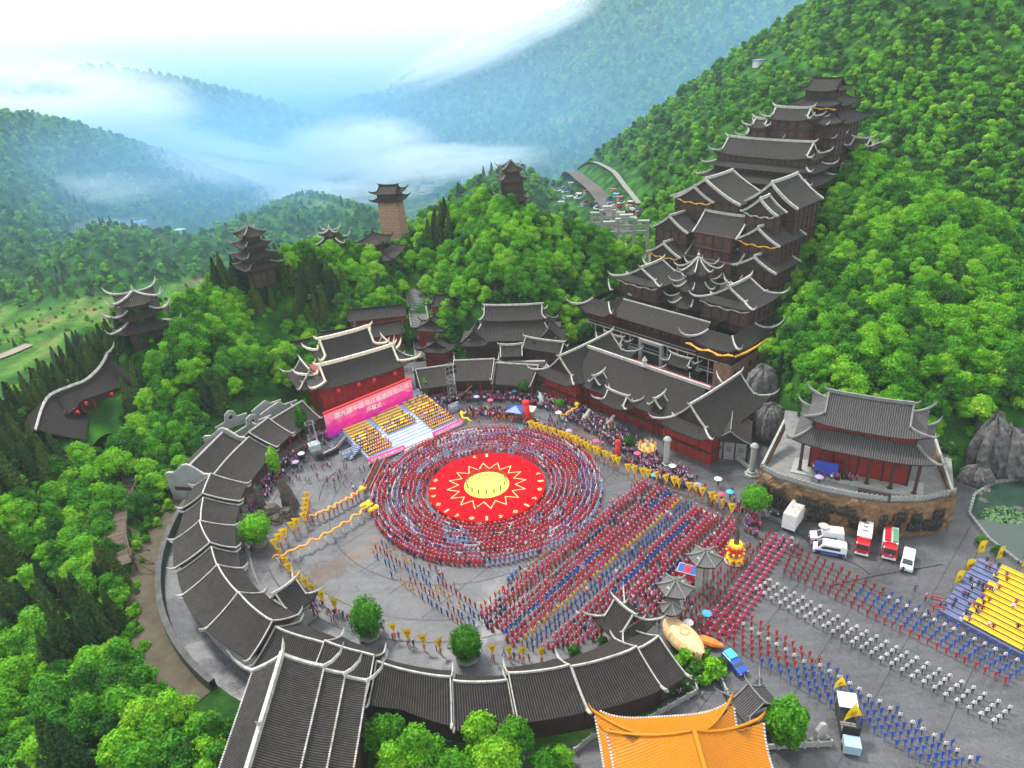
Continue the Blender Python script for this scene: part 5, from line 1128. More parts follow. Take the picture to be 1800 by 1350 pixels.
pc = Z(168, 785, 3.2); MB().lathe([(8.5, 0)], 24, 0, 0, 0).build('pond_water', water, kind='structure').location = (pc.x, pc.y, 3.2)
b = MB(); [b.box(math.cos(a) * 8.6, math.sin(a) * 8.6, .5, .25, .9, 1.1, a) for a in [math.radians(-110 + i * 6.5) for i in range(22)]]
fw = empty('pond_fence', (pc.x, pc.y, 3.0), 0, 'white picket balustrade curving round the lantern hall pond', 'fence'); pk = MB().box(0, 0, .6, .3, .5, 1.3).mesh('baluster', M['white'])
for i in range(26): a = math.radians(-120 + i * 6); link('baluster', pk, fw, (math.cos(a) * 8.8, math.sin(a) * 8.8, 0), a)
b = MB(); b.tube([(math.cos(math.radians(-120 + i * 6)) * 8.8, math.sin(math.radians(-120 + i * 6)) * 8.8, 1.0) for i in range(26)], .12, 4); b.build('rail', M['white'], fw); KEEP_OUT.append((pc.x, pc.y, 11))

# grey walled long house outside the ring, with shaped gables, and courtyards beyond
A, B = Z(330, 822, 8.5), Z(392, 760, 8.5); d_ = (B - A); L = d_.length; root = empty('shaped_gable_house', (A.x, A.y, 0), math.atan2(d_.y, d_.x), 'long grey roofed house between two curving white topped gable walls', 'house')
R = Roof(bar=.16, rib=.38); R.side(ident, (0, -5.2), (L, -5.2), (0, 0), (L, 0), 5.6, 8.5); R.side(ident, (L, 5.2), (0, 5.2), (L, 0), (0, 0), 5.6, 8.5); R.bars([(0, 0, 8.5), (L, 0, 8.5)], .2); R.done(root)
MB().box(L / 2, 0, 2.6, L - .2, 9, 6).build('wall', M['plaster'], root)
wave = [(-5.8, 6.6), (-5.2, 7.0), (-3.6, 7.1), (-2.4, 8.0), (-1, 9.1), (0, 9.4), (1, 9.1), (2.4, 8.0), (3.6, 7.1), (5.2, 7.0), (5.8, 6.6)]
for xx in (-.25, L + .25):
    g_ = MB(); n = len(wave); g_.v += [(xx - .2, p[0], p[1]) for p in wave] + [(xx - .2, 5.6, -.5), (xx - .2, -5.6, -.5)] + [(xx + .2, p[0], p[1]) for p in wave] + [(xx + .2, 5.6, -.5), (xx + .2, -5.6, -.5)]; m_ = n + 2
    g_.face(list(range(m_))[::-1]); g_.face(range(m_, 2 * m_)); [g_.face((k_, (k_ + 1) % m_, m_ + (k_ + 1) % m_, m_ + k_)) for k_ in range(m_)]; g_.build('gable_wall', M['plaster'], root); MB().tube([(xx, p[0], p[1] + .12) for p in wave], .3, 4, .7).build('coping', M['white'], root)
MB().box(-.5, 0, 3.2, .1, 8.6, .9).build('brown_band', M['wood2'], root); keep_rect(root, -1, L + 1, -5, 6)
for j, (u, v, rz_, s_, lb) in enumerate(((405, 735, 50, 4.5, 'keyhole topped white courtyard wall nearer the long grey roofed house'), (443, 742, 50, 5.5, 'keyhole topped white courtyard wall beside the ring gallery'), (468, 712, 35, 4, 'white stepped courtyard wall under the hillside'), (490, 715, 35, 5, 'white stepped courtyard wall nearest the stage hall'))):
    p = Z(u, v, 5); r1 = empty('courtyard_wall', (p.x, p.y, 0), math.radians(rz_), lb, 'wall'); q = MB()
    pts = [(-s_, -1), (s_, -1), (s_, 4.2), (1.6, 4.6), (1.2, 6.4), (0, 7.0), (-1.2, 6.4), (-1.6, 4.6), (-s_, 4.2)] if j < 2 else [(-s_, -1), (s_, -1), (s_, 5), (s_ * .3, 5), (0, 6.2), (-s_ * .6, 5.2), (-s_, 4.4)]
    q.wallpoly(pts, -.2, .2); q.build('wall', M['plaster'], r1); MB().tube([(a_, 0, b_ + .1) for a_, b_ in pts[2:]], .22, 4).build('coping', M['white'], r1)
    if j < 2: MB().tube([(math.cos(a_) * .75, -.25, 5.3 + math.sin(a_) * .75) for a_ in [PI * i / 6 for i in range(13)]], .14, 4, cap=False).build('round_opening_rim', M['white'], r1); MB().box(0, 0, 5.3, 1.0, .46, 1.0).build('round_shade_block', M['dark'], r1)  # dark block stands in for the shade seen through the round hole
p, q = Z(400, 770, 1), Z(485, 715, 1); MB().quad((p.x - 4, p.y - 3, .5), (p.x + 6, p.y - 4, .5), (q.x + 4, q.y - 3, .5), (q.x - 5, q.y + 3, .5)).build('courtyard_ground', mat('courtyard_soil', (.12, .095, .06), .9, .4, .3, .4), kind='structure')
KEEP_OUT += [(p.x, p.y, 7), (q.x, q.y, 7), ((p.x + q.x) / 2, (p.y + q.y) / 2, 7)]

# timber covered walkway at the far left
pp = [Z(u, v, 2.6) for u, v in ((262, 822), (238, 862), (226, 905), (224, 945), (234, 985))]; o = pp[2].copy(); o.z = 0
root = empty('timber_walkway', o, 0, 'curved dark timber walkway on trestles left of the earth path', 'bridge'); rows = []
pm = MB().box(0, 0, 0, .34, 4.6, .12).mesh('plank', mat('weathered_plank', (.10, .075, .055), .9, .3, 2, .4, objrand=.3)); cs = cat_(pp, 14)
for i, p in enumerate(cs):
    t_ = (cs[min(i + 1, len(cs) - 1)] - cs[max(i - 1, 0)]).normalized(); n_ = Vector((-t_.y, t_.x, 0)); c_ = p - n_ * 2.4 * (1 if n_.x > 0 else -1) - o; link('plank', pm, root, (c_.x, c_.y, 2.6), math.atan2(t_.y, t_.x)).scale = (1.5, .9, 1)
b = MB(); b.tube([p - o + Vector((0, 0, 1.2)) for p in cs], .16, 5); b.tube([p - o + Vector((0, 0, .5)) for p in cs], .12, 5); b.build('handrail', M['bark'], root)
b = MB()
for i in range(0, len(cs), 7): p = cs[i] - o; MB().tube([(p.x, p.y, -1), (p.x, p.y, 4)], .18, 6).build('post', M['bark'], root); MB().tube([(p.x, p.y, 2.4), (p.x + 4.5, p.y - 1.5, .2)], .14, 5).build('brace', M['bark'], root)

for p in cs[::6]: KEEP_OUT.append((p.x - 1.5, p.y, 4))
# twin stone memorial arches and the broad approach steps at the mountain end
for j, (u, v, w_, lb) in enumerate(((1068, 437, 11, 'tall grey stone memorial arch, the farther of the pair'), (1100, 455, 14, 'tall grey stone memorial arch, the nearer of the pair above the ramp'))):
    p = Z(u, v, 6); r1 = empty('memorial_arch', (p.x, p.y, 4), -.25 + .1 * j, lb, 'gateway', 'stone memorial arches'); r1.scale = (1.15, 1.15, 1.5); cm = MB().box(0, 0, 5.5, .9, 1.2, 11).mesh('pillar', M['stone_light'])
    for i, f_ in enumerate((-.5, -.18, .18, .5)): link('pillar', cm, r1, (w_ * f_, 0, 0))
    b = MB(); b.box(0, 0, 8.2, w_ * 1.04, .7, .8); b.box(0, 0, 9.8, w_ * 1.04, .7, .7); b.box(0, 0, 11.6, w_ * .5, 1.6, .5); b.box(-w_ * .36, 0, 11.0, w_ * .35, 1.4, .4); b.box(w_ * .36, 0, 11.0, w_ * .35, 1.4, .4); b.box(0, 0, 12.6, w_ * .3, 1.8, .4); b.build('lintel', M['stone_light'], r1); KEEP_OUT.append((p.x, p.y, 12)); KEEP_OUT.append((p.x - 1, p.y - 11, 8)); KEEP_OUT.append((p.x - 1, p.y - 20, 7))
qa = [Z(1042, 462, 5), Z(1150, 448, 5), Z(1165, 500, -1), Z(1090, 510, -1)]; rmp = MB(); rmp.quad(qa[3] - Vector((0, 0, .5)), qa[2] - Vector((0, 0, .5)), qa[1] + Vector((0, 0, .6)), qa[0] + Vector((0, 0, .6))); pav = MB(); c4 = [Z(1030, 430, 4.6), Z(1160, 425, 4.6), Z(1160, 462, 4.6), Z(1040, 466, 4.6)]; rmp.quad(c4[3], c4[2], c4[1], c4[0])
rmp.build('approach_paving', mat('wet_grey_paving', (.15, .15, .15), .35, .3, .3, .2), kind='structure')
for t in range(6): q = qa[0].lerp(qa[2], t / 5); KEEP_OUT.append((q.x, q.y, 10)); KEEP_OUT.append((c4[0].lerp(c4[1], t / 5).x, c4[0].lerp(c4[1], t / 5).y, 8))
for u_, v_, z_ in ((1100, 480, 2), (1120, 515, 0), (1095, 505, 0), (1150, 470, 2), (1075, 470, 3)): KEEP_OUT.append((*Z(u_, v_, z_).xy, 9))
p, q = Z(1062, 470, 4), Z(1092, 512, -1); b = MB(); b.v += [tuple(p + Vector((0, 0, 1))), tuple(q + Vector((0, 0, 1))), (q.x, q.y, -8), (p.x, p.y, -8)]; b.v += [(x_ + .8, y_ + .3, z_) for x_, y_, z_ in b.v]; [b.face(f_) for f_ in ((0, 1, 2, 3), (7, 6, 5, 4), (0, 4, 5, 1), (1, 5, 6, 2), (3, 7, 4, 0))]; tag(b.build('ramp_wall', mat('slate_wall', (.07, .075, .085), .8, .2, .5, .3)), 'dark slate side wall of the approach ramp', 'wall')
# ------------------------------------------------------------------ people
def figure_mesh(pose):
    """one continuous human skin grown over a posed skeleton (1.68 m)"""
    J = {'pel': (0, 0, .93), 'wai': (0, .01, 1.08), 'che': (0, .01, 1.30), 'nec': (0, .01, 1.45), 'hea': (0, 0, 1.53), 'top': (0, 0, 1.66)}
    Rr = {'pel': (.135, .11), 'wai': (.115, .09), 'che': (.15, .105), 'nec': (.055, .055), 'hea': (.088, .095), 'top': (.075, .08)}
    st = {'stand': ((.09, 0), (.09, 0)), 'raise': ((.11, 0), (.11, 0)), 'walk': ((.09, .26), (.09, -.26)), 'out': ((.13, .05), (.13, -.05))}[pose]
    for s_, (dx, dy), n in ((1, st[0], 'l'), (-1, st[1], 'r')):
        J['hip' + n] = (s_ * .09, 0, .86); J['kne' + n] = (s_ * dx, dy * .55 - .02, .48); J['ank' + n] = (s_ * dx, dy, .09); J['toe' + n] = (s_ * dx * 1.1, dy - .15, .04)
        Rr['hip' + n] = (.095, .095); Rr['kne' + n] = (.062, .062); Rr['ank' + n] = (.042, .042); Rr['toe' + n] = (.04, .03)
        J['sho' + n] = (s_ * .18, .01, 1.38); Rr['sho' + n] = (.062, .062)
        el, ha = {'stand': ((.25, .03, 1.12), (.26, -.06, .88)), 'raise': ((.34, -.04, 1.55), (.30, -.10, 1.82)), 'walk': ((.25, .06 * s_, 1.12), (.27, -.22 * s_, .95)), 'out': ((.42, -.04, 1.34), (.66, -.10, 1.38))}[pose]
        J['elb' + n] = (s_ * el[0], el[1], el[2]); J['han' + n] = (s_ * ha[0], ha[1], ha[2]); Rr['elb' + n] = (.046, .046); Rr['han' + n] = (.036, .04)
    E_ = [('pel', 'wai'), ('wai', 'che'), ('che', 'nec'), ('nec', 'hea'), ('hea', 'top')]
    for n in 'lr': E_ += [('pel', 'hip' + n), ('hip' + n, 'kne' + n), ('kne' + n, 'ank' + n), ('ank' + n, 'toe' + n), ('che', 'sho' + n), ('sho' + n, 'elb' + n), ('elb' + n, 'han' + n)]
    ks = list(J); me = bpy.data.meshes.new('fig'); me.from_pydata([J[q] for q in ks], [(ks.index(a), ks.index(b)) for a, b in E_], []); o = bpy.data.objects.new('fig', me); C.objects.link(o)
    o.modifiers.new('s', 'SKIN'); sv = me.skin_vertices[0].data
    for i, q in enumerate(ks): sv[i].radius = Rr[q]; sv[i].use_root = (i == 0)
    sb = o.modifiers.new('b', 'SUBSURF'); sb.levels = 1; sb.render_levels = 1
    dg = bpy.context.evaluated_depsgraph_get(); ev = o.evaluated_get(dg); m2 = bpy.data.meshes.new_from_object(ev, depsgraph=dg); bpy.data.objects.remove(o)
    return m2
PM = {}
def cloth(n, c): 
    if n not in PM: PM[n] = mat('cloth_' + n, c, .85, .15, 3, objrand=.12)
    return PM[n]
for n, c in dict(blue=(.015, .08, .42), navy=(.012, .018, .07), red=(.42, .012, .02), darkred=(.24, .012, .02), crimson=(.50, .025, .08), pink=(.46, .07, .16), magenta=(.26, .025, .17), purple=(.22, .07, .28), lav=(.34, .27, .42), white=(.72, .70, .70), black=(.012, .012, .014), lightblue=(.06, .30, .50), yellow=(.70, .47, .03), orange=(.60, .14, .02), green=(.06, .14, .05), skin=(.46, .27, .18), hair=(.010, .009, .009), silver=(.6, .6, .62)).items(): cloth(n, c)
FIG = {p: figure_mesh(p) for p in ('stand', 'raise', 'walk', 'out')}
_pc = {}
def person_mesh(top, bot, hat='hair', pose='stand', skirt=False):
    key = (top, bot, hat, pose, skirt)
    if key in _pc: return _pc[key]
    me = FIG[pose].copy(); me.name = 'person'; me.materials.clear()
    for q in (top, bot, 'skin', hat): me.materials.append(PM[q])
    for p in me.polygons:
        x, y, z = p.center
        i = 0 if z > .90 else 1
        if z > 1.45 and abs(x) < .12: i = 2 if (z < 1.60 and y < .035) else 3
        if abs(x) > .22 and pose == 'stand' and z < .93: i = 2
        if pose == 'raise' and z > 1.75: i = 2
        if pose == 'out' and abs(x) > .6: i = 2
        if pose == 'walk' and abs(x) > .22 and z < 1.0: i = 2
        if z < .10: i = 3 if hat == 'hair' else 1
        p.material_index = i; p.use_smooth = True
    if skirt:
        b = MB(); b.lathe([(.34, .38), (.30, .6), (.20, .88), (.14, 1.06)], 10); bm = bmesh.new(); bm.from_mesh(me); m2 = b.mesh('k', PM[bot]); n0 = len(bm.faces); bm.from_mesh(m2); bm.faces.ensure_lookup_table()
        for f in bm.faces[n0:]: f.material_index = 1
        bm.to_mesh(me); bm.free()
    _pc[key] = me; return me
crowd = []         # (x, y, z, heading, kind key, scale)
DISTRICT = []      # formation people that may become individuals: same tuple + label, group
e1 = Vector((.7071, -.7071, 0)); e2 = Vector((.7071, .7071, 0)); Cc = Vector((-7.0, 127.5, 0))
def inpoly(x, y, poly):
    c_ = False; n = len(poly)
    for i in range(n):
        x1, y1 = poly[i][0], poly[i][1]; x2, y2 = poly[(i + 1) % n][0], poly[(i + 1) % n][1]
        if (y1 > y) != (y2 > y) and x < (x2 - x1) * (y - y1) / (y2 - y1) + x1: c_ = not c_
    return c_
rp_ = random.Random(21)
def W3(*l): return [Z(u, v, 0) for u, v in l]
SPECT = [('black', 'navy'), ('purple', 'black'), ('darkred', 'black'), ('navy', 'black'), ('white', 'navy'), ('lav', 'black'), ('pink', 'navy'), ('crimson', 'black'), ('purple', 'navy'), ('black', 'black')]
# 1 rings of dancers
ringpal = [('white', 'lav', 'silver'), ('red', 'crimson', 'silver'), ('red', 'red', 'silver'), ('lav', 'crimson', 'silver'), ('crimson', 'red', 'silver'), ('lightblue', 'lav', 'silver'), ('red', 'crimson', 'silver'), ('pink', 'crimson', 'silver'), ('darkred', 'red', 'silver'), ('lav', 'purple', 'silver'), ('white', 'lightblue', 'silver')]
for k_ in range(11):
    r_ = 14.0 + k_ * 1.07; n = int(2 * PI * r_ / .92)
    for i in range(n):
        a = 2 * PI * i / n + k_ * .3; rr2 = r_ + rp_.uniform(-.2, .2)
        f_ = (vnoise(np.array([a * 1.6 + 40]), np.array([k_ * .7]), 12)[0] * 6 + k_ * 1.0) % 9.99; p_ = ringpal[int(f_)] if rp_.random() < .72 else rp_.choice([('red', 'darkred', 'silver'), ('white', 'purple', 'hair'), ('crimson', 'navy', 'silver')])
        crowd.append((Cc.x + rr2 * math.cos(a), Cc.y + rr2 * math.sin(a), 0, a + rp_.choice((0, PI)) - PI / 2, (p_[0], p_[1], p_[2], rp_.choice(('out', 'raise', 'stand')), p_[2] == 'silver'), 1))
# 2 performers on the red disc
for i in range(16): a = 2 * PI * i / 16; crowd.append((Cc.x + 4.3 * math.cos(a), Cc.y + 4.3 * math.sin(a), 1.06, a + PI / 2, ('green', 'green', 'hair', 'out', False), 1))
for r_, n in ((9.6, 16),):
    for i in range(n): a = 2 * PI * i / n + r_; crowd.append((Cc.x + r_ * math.cos(a), Cc.y + r_ * math.sin(a), 1.05, a + PI / 2, ('red', 'red', 'hair', 'raise', False), 1))
# 3 great field of dancers in diagonal rows
poly = W3((1128, 846), (1180, 872), (1245, 905), (1292, 925), (1288, 965), (1245, 1020), (1150, 1090), (1060, 1118), (1000, 1150), (920, 1148), (850, 1098), (838, 1075), (905, 1012), (1010, 940))
wy = (Z(1000, 1058) - Cc).dot(e1); wl = (Z(1000, 935) - Cc).dot(e1)
rows_ = {}
for j in range(-4, 60):
    for i in range(-30, 70):
        p = Cc + e1 * (14 + j * 1.18) + e2 * (-26 + i * 1.12) + Vector((rp_.uniform(-.12, .12), rp_.uniform(-.12, .12), 0))
        if not inpoly(p.x, p.y, poly) or (p - Cc).length < 25.6: continue
        w = 14 + j * 1.18; c_ = ('crimson', 'darkred', 'silver')
        h_ = vnoise(np.array([i * .12]), np.array([j * .9]), 5)[0]; q = j % 7
        if abs(w - wy) < .55: c_ = ('yellow', 'orange', 'yellow')
        elif abs(w - wy - 1.05) < .55 or abs(w - wy - 2.1) < .5: c_ = ('blue', 'navy', 'hair')
        elif abs(w - wl) < .55: c_ = ('lightblue', 'blue', 'silver')
        elif abs(w - wl - 1.05) < .55: c_ = ('orange', 'darkred', 'yellow')
        elif q in (0, 3): c_ = ('pink', 'crimson', 'silver')
        elif q == 5: c_ = ('darkred', 'navy', 'hair') if h_ > .5 else ('purple', 'navy', 'silver')
        elif q == 1 and h_ > .55: c_ = ('navy', 'blue', 'silver')
        elif h_ > .72: c_ = ('red', 'red', 'silver')
        if rp_.random() < .16: c_ = rp_.choice([('red', 'crimson', 'silver'), ('crimson', 'lav', 'silver'), ('pink', 'darkred', 'hair'), ('navy', 'black', 'hair'), ('white', 'crimson', 'silver'), ('lav', 'navy', 'silver')])
        crowd.append((p.x, p.y, 0, 2.36, (c_[0], c_[1], c_[2], rp_.choice(('stand', 'stand', 'raise')), c_[2] == 'silver'), 1))
# 4 the V arm on the left
poly = W3((652, 972), (690, 948), (735, 985), (868, 1080), (862, 1100), (815, 1112), (760, 1070), (700, 1030))
for j in range(-20, 20):
    for i in range(-10, 60):
        p = Cc + e1 * (0 + i * 1.25) + e2 * (-22 + j * 1.5) + Vector((rp_.uniform(-.15, .15), rp_.uniform(-.15, .15), 0))
        if inpoly(p.x, p.y, poly) and rp_.random() < .8:
            c_ = [('blue', 'navy', 'hair'), ('red', 'red', 'hair'), ('red', 'darkred', 'hair'), ('blue', 'blue', 'hair'), ('orange', 'yellow', 'hair')][(j * 2 + (i // 6)) % 5]
            crowd.append((p.x, p.y, 0, 2.36, (*c_, 'stand', False), 1))
# 5 marching columns in the entrance court
def lane(top, bot, nr, colf, spacing, label, group, jit=.1, pose=('stand', 'walk')):
    T, B = W3(*top), W3(*bot)
    L = (T[1] - T[0]).length; n = int(L / spacing)
    for i in range(n + 1):
        f = i / n
        for j in range(nr):
            p = T[0].lerp(T[1], f).lerp(B[0].lerp(B[1], f), j / (nr - 1)) + Vector((rp_.uniform(-jit, jit), rp_.uniform(-jit, jit), 0))
            c_ = colf(f, j); dv_ = T[1] - T[0]
            if c_: DISTRICT.append((p.x, p.y, 0, math.atan2(dv_.y, dv_.x) - PI / 2 + PI * .75, (*c_, rp_.choice(pose), False), 1, label, group, c_, ('end by the stone gates', 'middle', 'far end')[min(2, int(f * 3))], 'upper edge file' if j == 0 else ('lower edge file' if j == nr - 1 else 'inner files')))
def c_up(f, j):
    if f < .32: return ('darkred', 'darkred', 'hair')
    if f < .46: return ('darkred', 'darkred', 'hair') if j not in (2, 3) else ('blue', 'blue', 'hair')
    if j == 1: return ('white', 'navy', 'hair')
    if j >= 5: return ('red', 'red', 'hair')
    return ('blue', 'blue', 'hair')
lane(((1396, 968), (1812, 1172)), ((1378, 1010), (1765, 1202)), 6, c_up, 1.42, 'upper', 'performers in the upper marching column by the yellow grandstand')
lane(((1352, 1028), (1772, 1253)), ((1328, 1044), (1743, 1276)), 4, lambda f, j: ('white', 'black', 'hair'), 1.5, 'middle', 'white shirted performers in the middle marching column')
def c_low(f, j):
    if f < .38: return ('white', 'navy', 'hair') if j == 2 and f > .05 else (('red', 'red', 'hair') if f < .3 or j < 5 else ('blue', 'blue', 'hair'))
    if j == 1: return ('white', 'navy', 'hair')
    if j == 0 and f > .42 and rp_.random() < .7: return None
    return ('blue', 'blue', 'hair')
lane(((1308, 1085), (1715, 1340)), ((1218, 1098), (1640, 1352)), 7, c_low, 1.42, 'lower', 'performers in the lower marching column near the yellow roofs')
poly = W3((1345, 940), (1395, 958), (1330, 1060), (1285, 1120), (1240, 1135), (1180, 1105), (1240, 1030))
for j in range(14):
    for i in range(40):
        p = Z(1345, 942) + (Z(1225, 1090) - Z(1345, 942)).normalized() * (i * 1.3) + (Z(1395, 960) - Z(1345, 942)).normalized() * (j * 1.3 - 2) + Vector((rp_.uniform(-.12, .12), rp_.uniform(-.12, .12), 0))
        if inpoly(p.x, p.y, poly):
            c_ = ('red', 'darkred', 'hair') if j < 3 else (('crimson', 'pink', 'silver') if j < 7 else ('magenta', 'purple', 'silver'))
            crowd.append((p.x, p.y, 0, 2.36, (*c_, 'stand', c_[2] == 'silver'), 1))
# 6 spectators
def strew(poly, n, z=0, dens=None, pal=SPECT, tries=6):
    xs = [p.x for p in poly]; ys = [p.y for p in poly]; k_ = 0
    while k_ < n:
        x, y = rp_.uniform(min(xs), max(xs)), rp_.uniform(min(ys), max(ys))
        if inpoly(x, y, poly):
            t_ = rp_.choice(pal); crowd.append((x, y, z, rp_.uniform(0, 6.28), (t_[0], t_[1], rp_.choice(('hair', 'hair', 'hair', 'silver')), rp_.choice(('stand', 'walk', 'stand')), False), rp_.uniform(.92, 1.05))); k_ += 1
strew(W3((935, 690), (1010, 712), (1100, 760), (1165, 808), (1215, 835), (1200, 860), (1120, 815), (1040, 765), (975, 725), (930, 715)), 620)
strew(W3((1110, 790), (1170, 815), (1218, 840), (1210, 862), (1160, 850), (1120, 825)), 120)
for a0, a1, r0, r1, n in ((67, 104, 41.5, 45, 210), (140, 176, 42.5, 45.5, 170), (176, 200, 43, 45, 60), (95, 120, 33, 42, 90), (68, 92, 33, 37, 110)):
    for i in range(n):
        a = math.radians(rp_.uniform(a0, a1)); r_ = rp_.uniform(r0, r1); t_ = rp_.choice(SPECT); crowd.append((CX + r_ * math.cos(a), CY + r_ * math.sin(a), .0 if r_ < 44 else .35, a + PI / 2, (t_[0], t_[1], 'hair', 'stand', False), 1))
# people behind the flag line and wandering in the court
strew(W3((930, 735), (1060, 790), (1180, 840), (1290, 895), (1285, 905), (1170, 850), (1050, 802), (920, 750)), 230)
strew(W3((960, 700), (1100, 770), (1240, 850), (1320, 870), (1280, 890), (1100, 810), (950, 740)), 60); strew(W3((1290, 880), (1345, 905), (1330, 950), (1285, 925)), 70, pal=[('darkred', 'black'), ('crimson', 'black'), ('purple', 'black')])
strew(W3((500, 800), (570, 800), (690, 820), (650, 880), (540, 860), (470, 860)), 45); strew(W3((530, 1020), (600, 1080), (800, 1150), (960, 1150), (960, 1165), (780, 1160), (560, 1090)), 40)
strew(W3((1140, 1040), (1215, 1045), (1225, 1080), (1150, 1110)), 30); strew(W3((1395, 850), (1560, 880), (1600, 868), (1420, 820)), 0)
for P_ in ([Z(1405, 800, 7.35), Z(1450, 835, 7.35), Z(1540, 850, 7.35), Z(1440, 845, 7.35)],): strew(P_, 42, 7.33)
strew(W3((750, 985), (820, 1010), (850, 1040), (800, 1060)), 3); strew(W3((1180, 1225), (1225, 1180), (1240, 1230)), 6); strew(W3((1320, 1270), (1365, 1260), (1360, 1290), (1325, 1290)), 16, pal=[('lav', 'white'), ('orange', 'navy'), ('white', 'navy')])
strew(W3((1330, 965), (1420, 945), (1440, 960), (1400, 985)), 14); strew(W3((1520, 930), (1600, 1000), (1720, 1100), (1640, 1100)), 14)
# orange marchers in two files towards the dragons, small dragon teams by the blue tent
for f_ in range(26):
    for (a, b_) in (((664, 815), (640, 866)), ((680, 812), (652, 868))): p = Z(*a).lerp(Z(*b_), f_ / 25); crowd.append((p.x, p.y, 0, 1, ('red', 'orange', 'silver', 'stand', False), 1))
strew(W3((820, 722), (930, 715), (950, 745), (830, 748)), 60, pal=[('orange', 'darkred'), ('orange', 'orange'), ('red', 'orange')])
# ------------------------------------------------------------------ round stage with the sun
red_st = mat('red_stage_carpet', (.42, .002, .010), .9, .12, .4, spec=.08); yel_st = mat('pale_yellow_sun', (.66, .58, .09), .8, .08, .4); gold_st = mat('ochre_print', (.78, .48, .16), .6, .1, 1)
stg = empty('round_stage', (Cc.x, Cc.y, 0), 0, 'round red stage with pale yellow sun and zigzag rays in the middle of the dancers', 'stage')
MB().lathe([(12.75, 0), (12.75, 1.0)], 96).build('platform', red_st, stg)
MB().prism([(4.9 * math.cos(2 * PI * i / 64), 4.9 * math.sin(2 * PI * i / 64)) for i in range(64)], 1.004, 1.02).build('sun_disc', yel_st, stg)
def band2(b, pts, w, z, closed=False):
    n = len(pts)
    for i in range(n if closed else n - 1):
        p, q = Vector(pts[i]), Vector(pts[(i + 1) % n]); d = (q - p).normalized() * w / 2; nn = Vector((-d.y, d.x)); b.quad((*(p - d + nn), z), (*(p - d - nn), z), (*(q + d - nn), z), (*(q + d + nn), z))
b = MB(); star = []
for i in range(32): r_ = 8.6 if i % 2 == 0 else 6.2; a = 2 * PI * i / 32 + .1; star.append((r_ * math.cos(a), r_ * math.sin(a)))
for i in range(32): band2(b, [star[i], star[(i + 1) % 32]], .2, 1.008 + .002 * (i % 2))
b.build('zigzag_ray', gold_st, stg)
b = MB()
for i in range(24):
    if i in (2, 3, 4, 5, 8, 9, 10): continue
    a = 2 * PI * i / 24; ca, sa = math.cos(a), math.sin(a); R_ = lambda x, y: ((x * .55 + 5.35) * ca - y * .6 * sa, (x * .55 + 5.35) * sa + y * .6 * ca)
    if i % 3 == 0: band2(b, [R_(12.3, 0), R_(10.9, 0)], .5, 1.006)
    elif i % 3 == 1: band2(b, [R_(12.2, -.6), R_(11.6, .2), R_(11.0, -.6)], .32, 1.006)
    else:
        for s_ in (.9, .45): band2(b, [R_(11.6 + s_, 0), R_(11.6, s_), R_(11.6 - s_, 0), R_(11.6, -s_)], .17, 1.006 + .002, True)
b.build('border_motif', gold_st, stg, kind='stuff')
b = MB()
for i in range(24):
    a = 2 * PI * (i + .5) / 24 
    b.box(12.78 * math.cos(a), 12.78 * math.sin(a), .5, .06, .5, .6, a)
b.build('edge_motif', gold_st, stg, kind='stuff')
for u, v, lb in ((767, 826, 'black cloth bundle on the left rim of the red stage'), (829, 794, 'black cloth bundle behind the red stage')):
    p = Z(u, v, .6); tag(MB().lathe([(.2, 0), (.9, .1), (1.0, .6), (.5, 1.0), (.1, 1.1)], 8, sx=1.2).build('covered_speaker', M['dark']), lb, 'speaker').location = (p.x, p.y, .0 if v > 800 else 0)

# ------------------------------------------------------------------ backdrop and tiered seats in front of the stage hall
A, B = Z(577, 768, 2.2), Z(727, 703, 2.2); d_ = B - A; L = d_.length
k = NT('magenta_print'); b_ = k.b; b_.inputs['Roughness'].default_value = .5; tc = k.n('ShaderNodeTexCoord'); sx = k.n('ShaderNodeSeparateXYZ'); k.l(tc.outputs['Object'], sx.inputs[0])
no = k.n('ShaderNodeTexNoise', Scale=.35, Detail=6.0, Roughness=.6); mp_ = k.n('ShaderNodeMapping'); mp_.inputs['Scale'].default_value = (1, 1, 2.2); k.l(tc.outputs['Object'], mp_.inputs[0]); k.l(mp_.outputs[0], no.inputs['Vector'])
ma = k.n('ShaderNodeMath', operation='MULTIPLY_ADD'); k.l(sx.outputs['Z'], ma.inputs[0]); ma.inputs[1].default_value = .13; ma.inputs[2].default_value = -.35; ad = k.n('ShaderNodeMath', operation='ADD'); k.l(ma.outputs[0], ad.inputs[0]); k.l(no.outputs['Fac'], ad.inputs[1])
rp = k.n('ShaderNodeValToRGB'); e = rp.color_ramp.elements; e[0].position = .1; e[0].color = (.10, .03, .35, 1); e[1].position = 1.0; e[1].color = (.95, .25, .38, 1)
for p_, c_ in ((.32, (.30, .04, .48)), (.48, (.55, .01, .42)), (.68, (.80, .01, .30)), (.82, (.85, .05, .36))): q = e.new(p_); q.color = (*c_, 1)
k.l(ad.outputs[0], rp.inputs['Fac']); k.l(rp.outputs['Color'], b_.inputs['Base Color'])
bd = empty('backdrop_screen', (A.x, A.y, 0), math.atan2(d_.y, d_.x), 'wide magenta and violet festival backdrop with pale lettering', 'backdrop')
MB().box(L / 2, 0, 5.2, L, .4, 6.6).build('printed_panel', k.m, bd); MB().box(L / 2, .05, 8.7, L + .4, .5, .5).build('top_valance', M['redcloth'], bd)
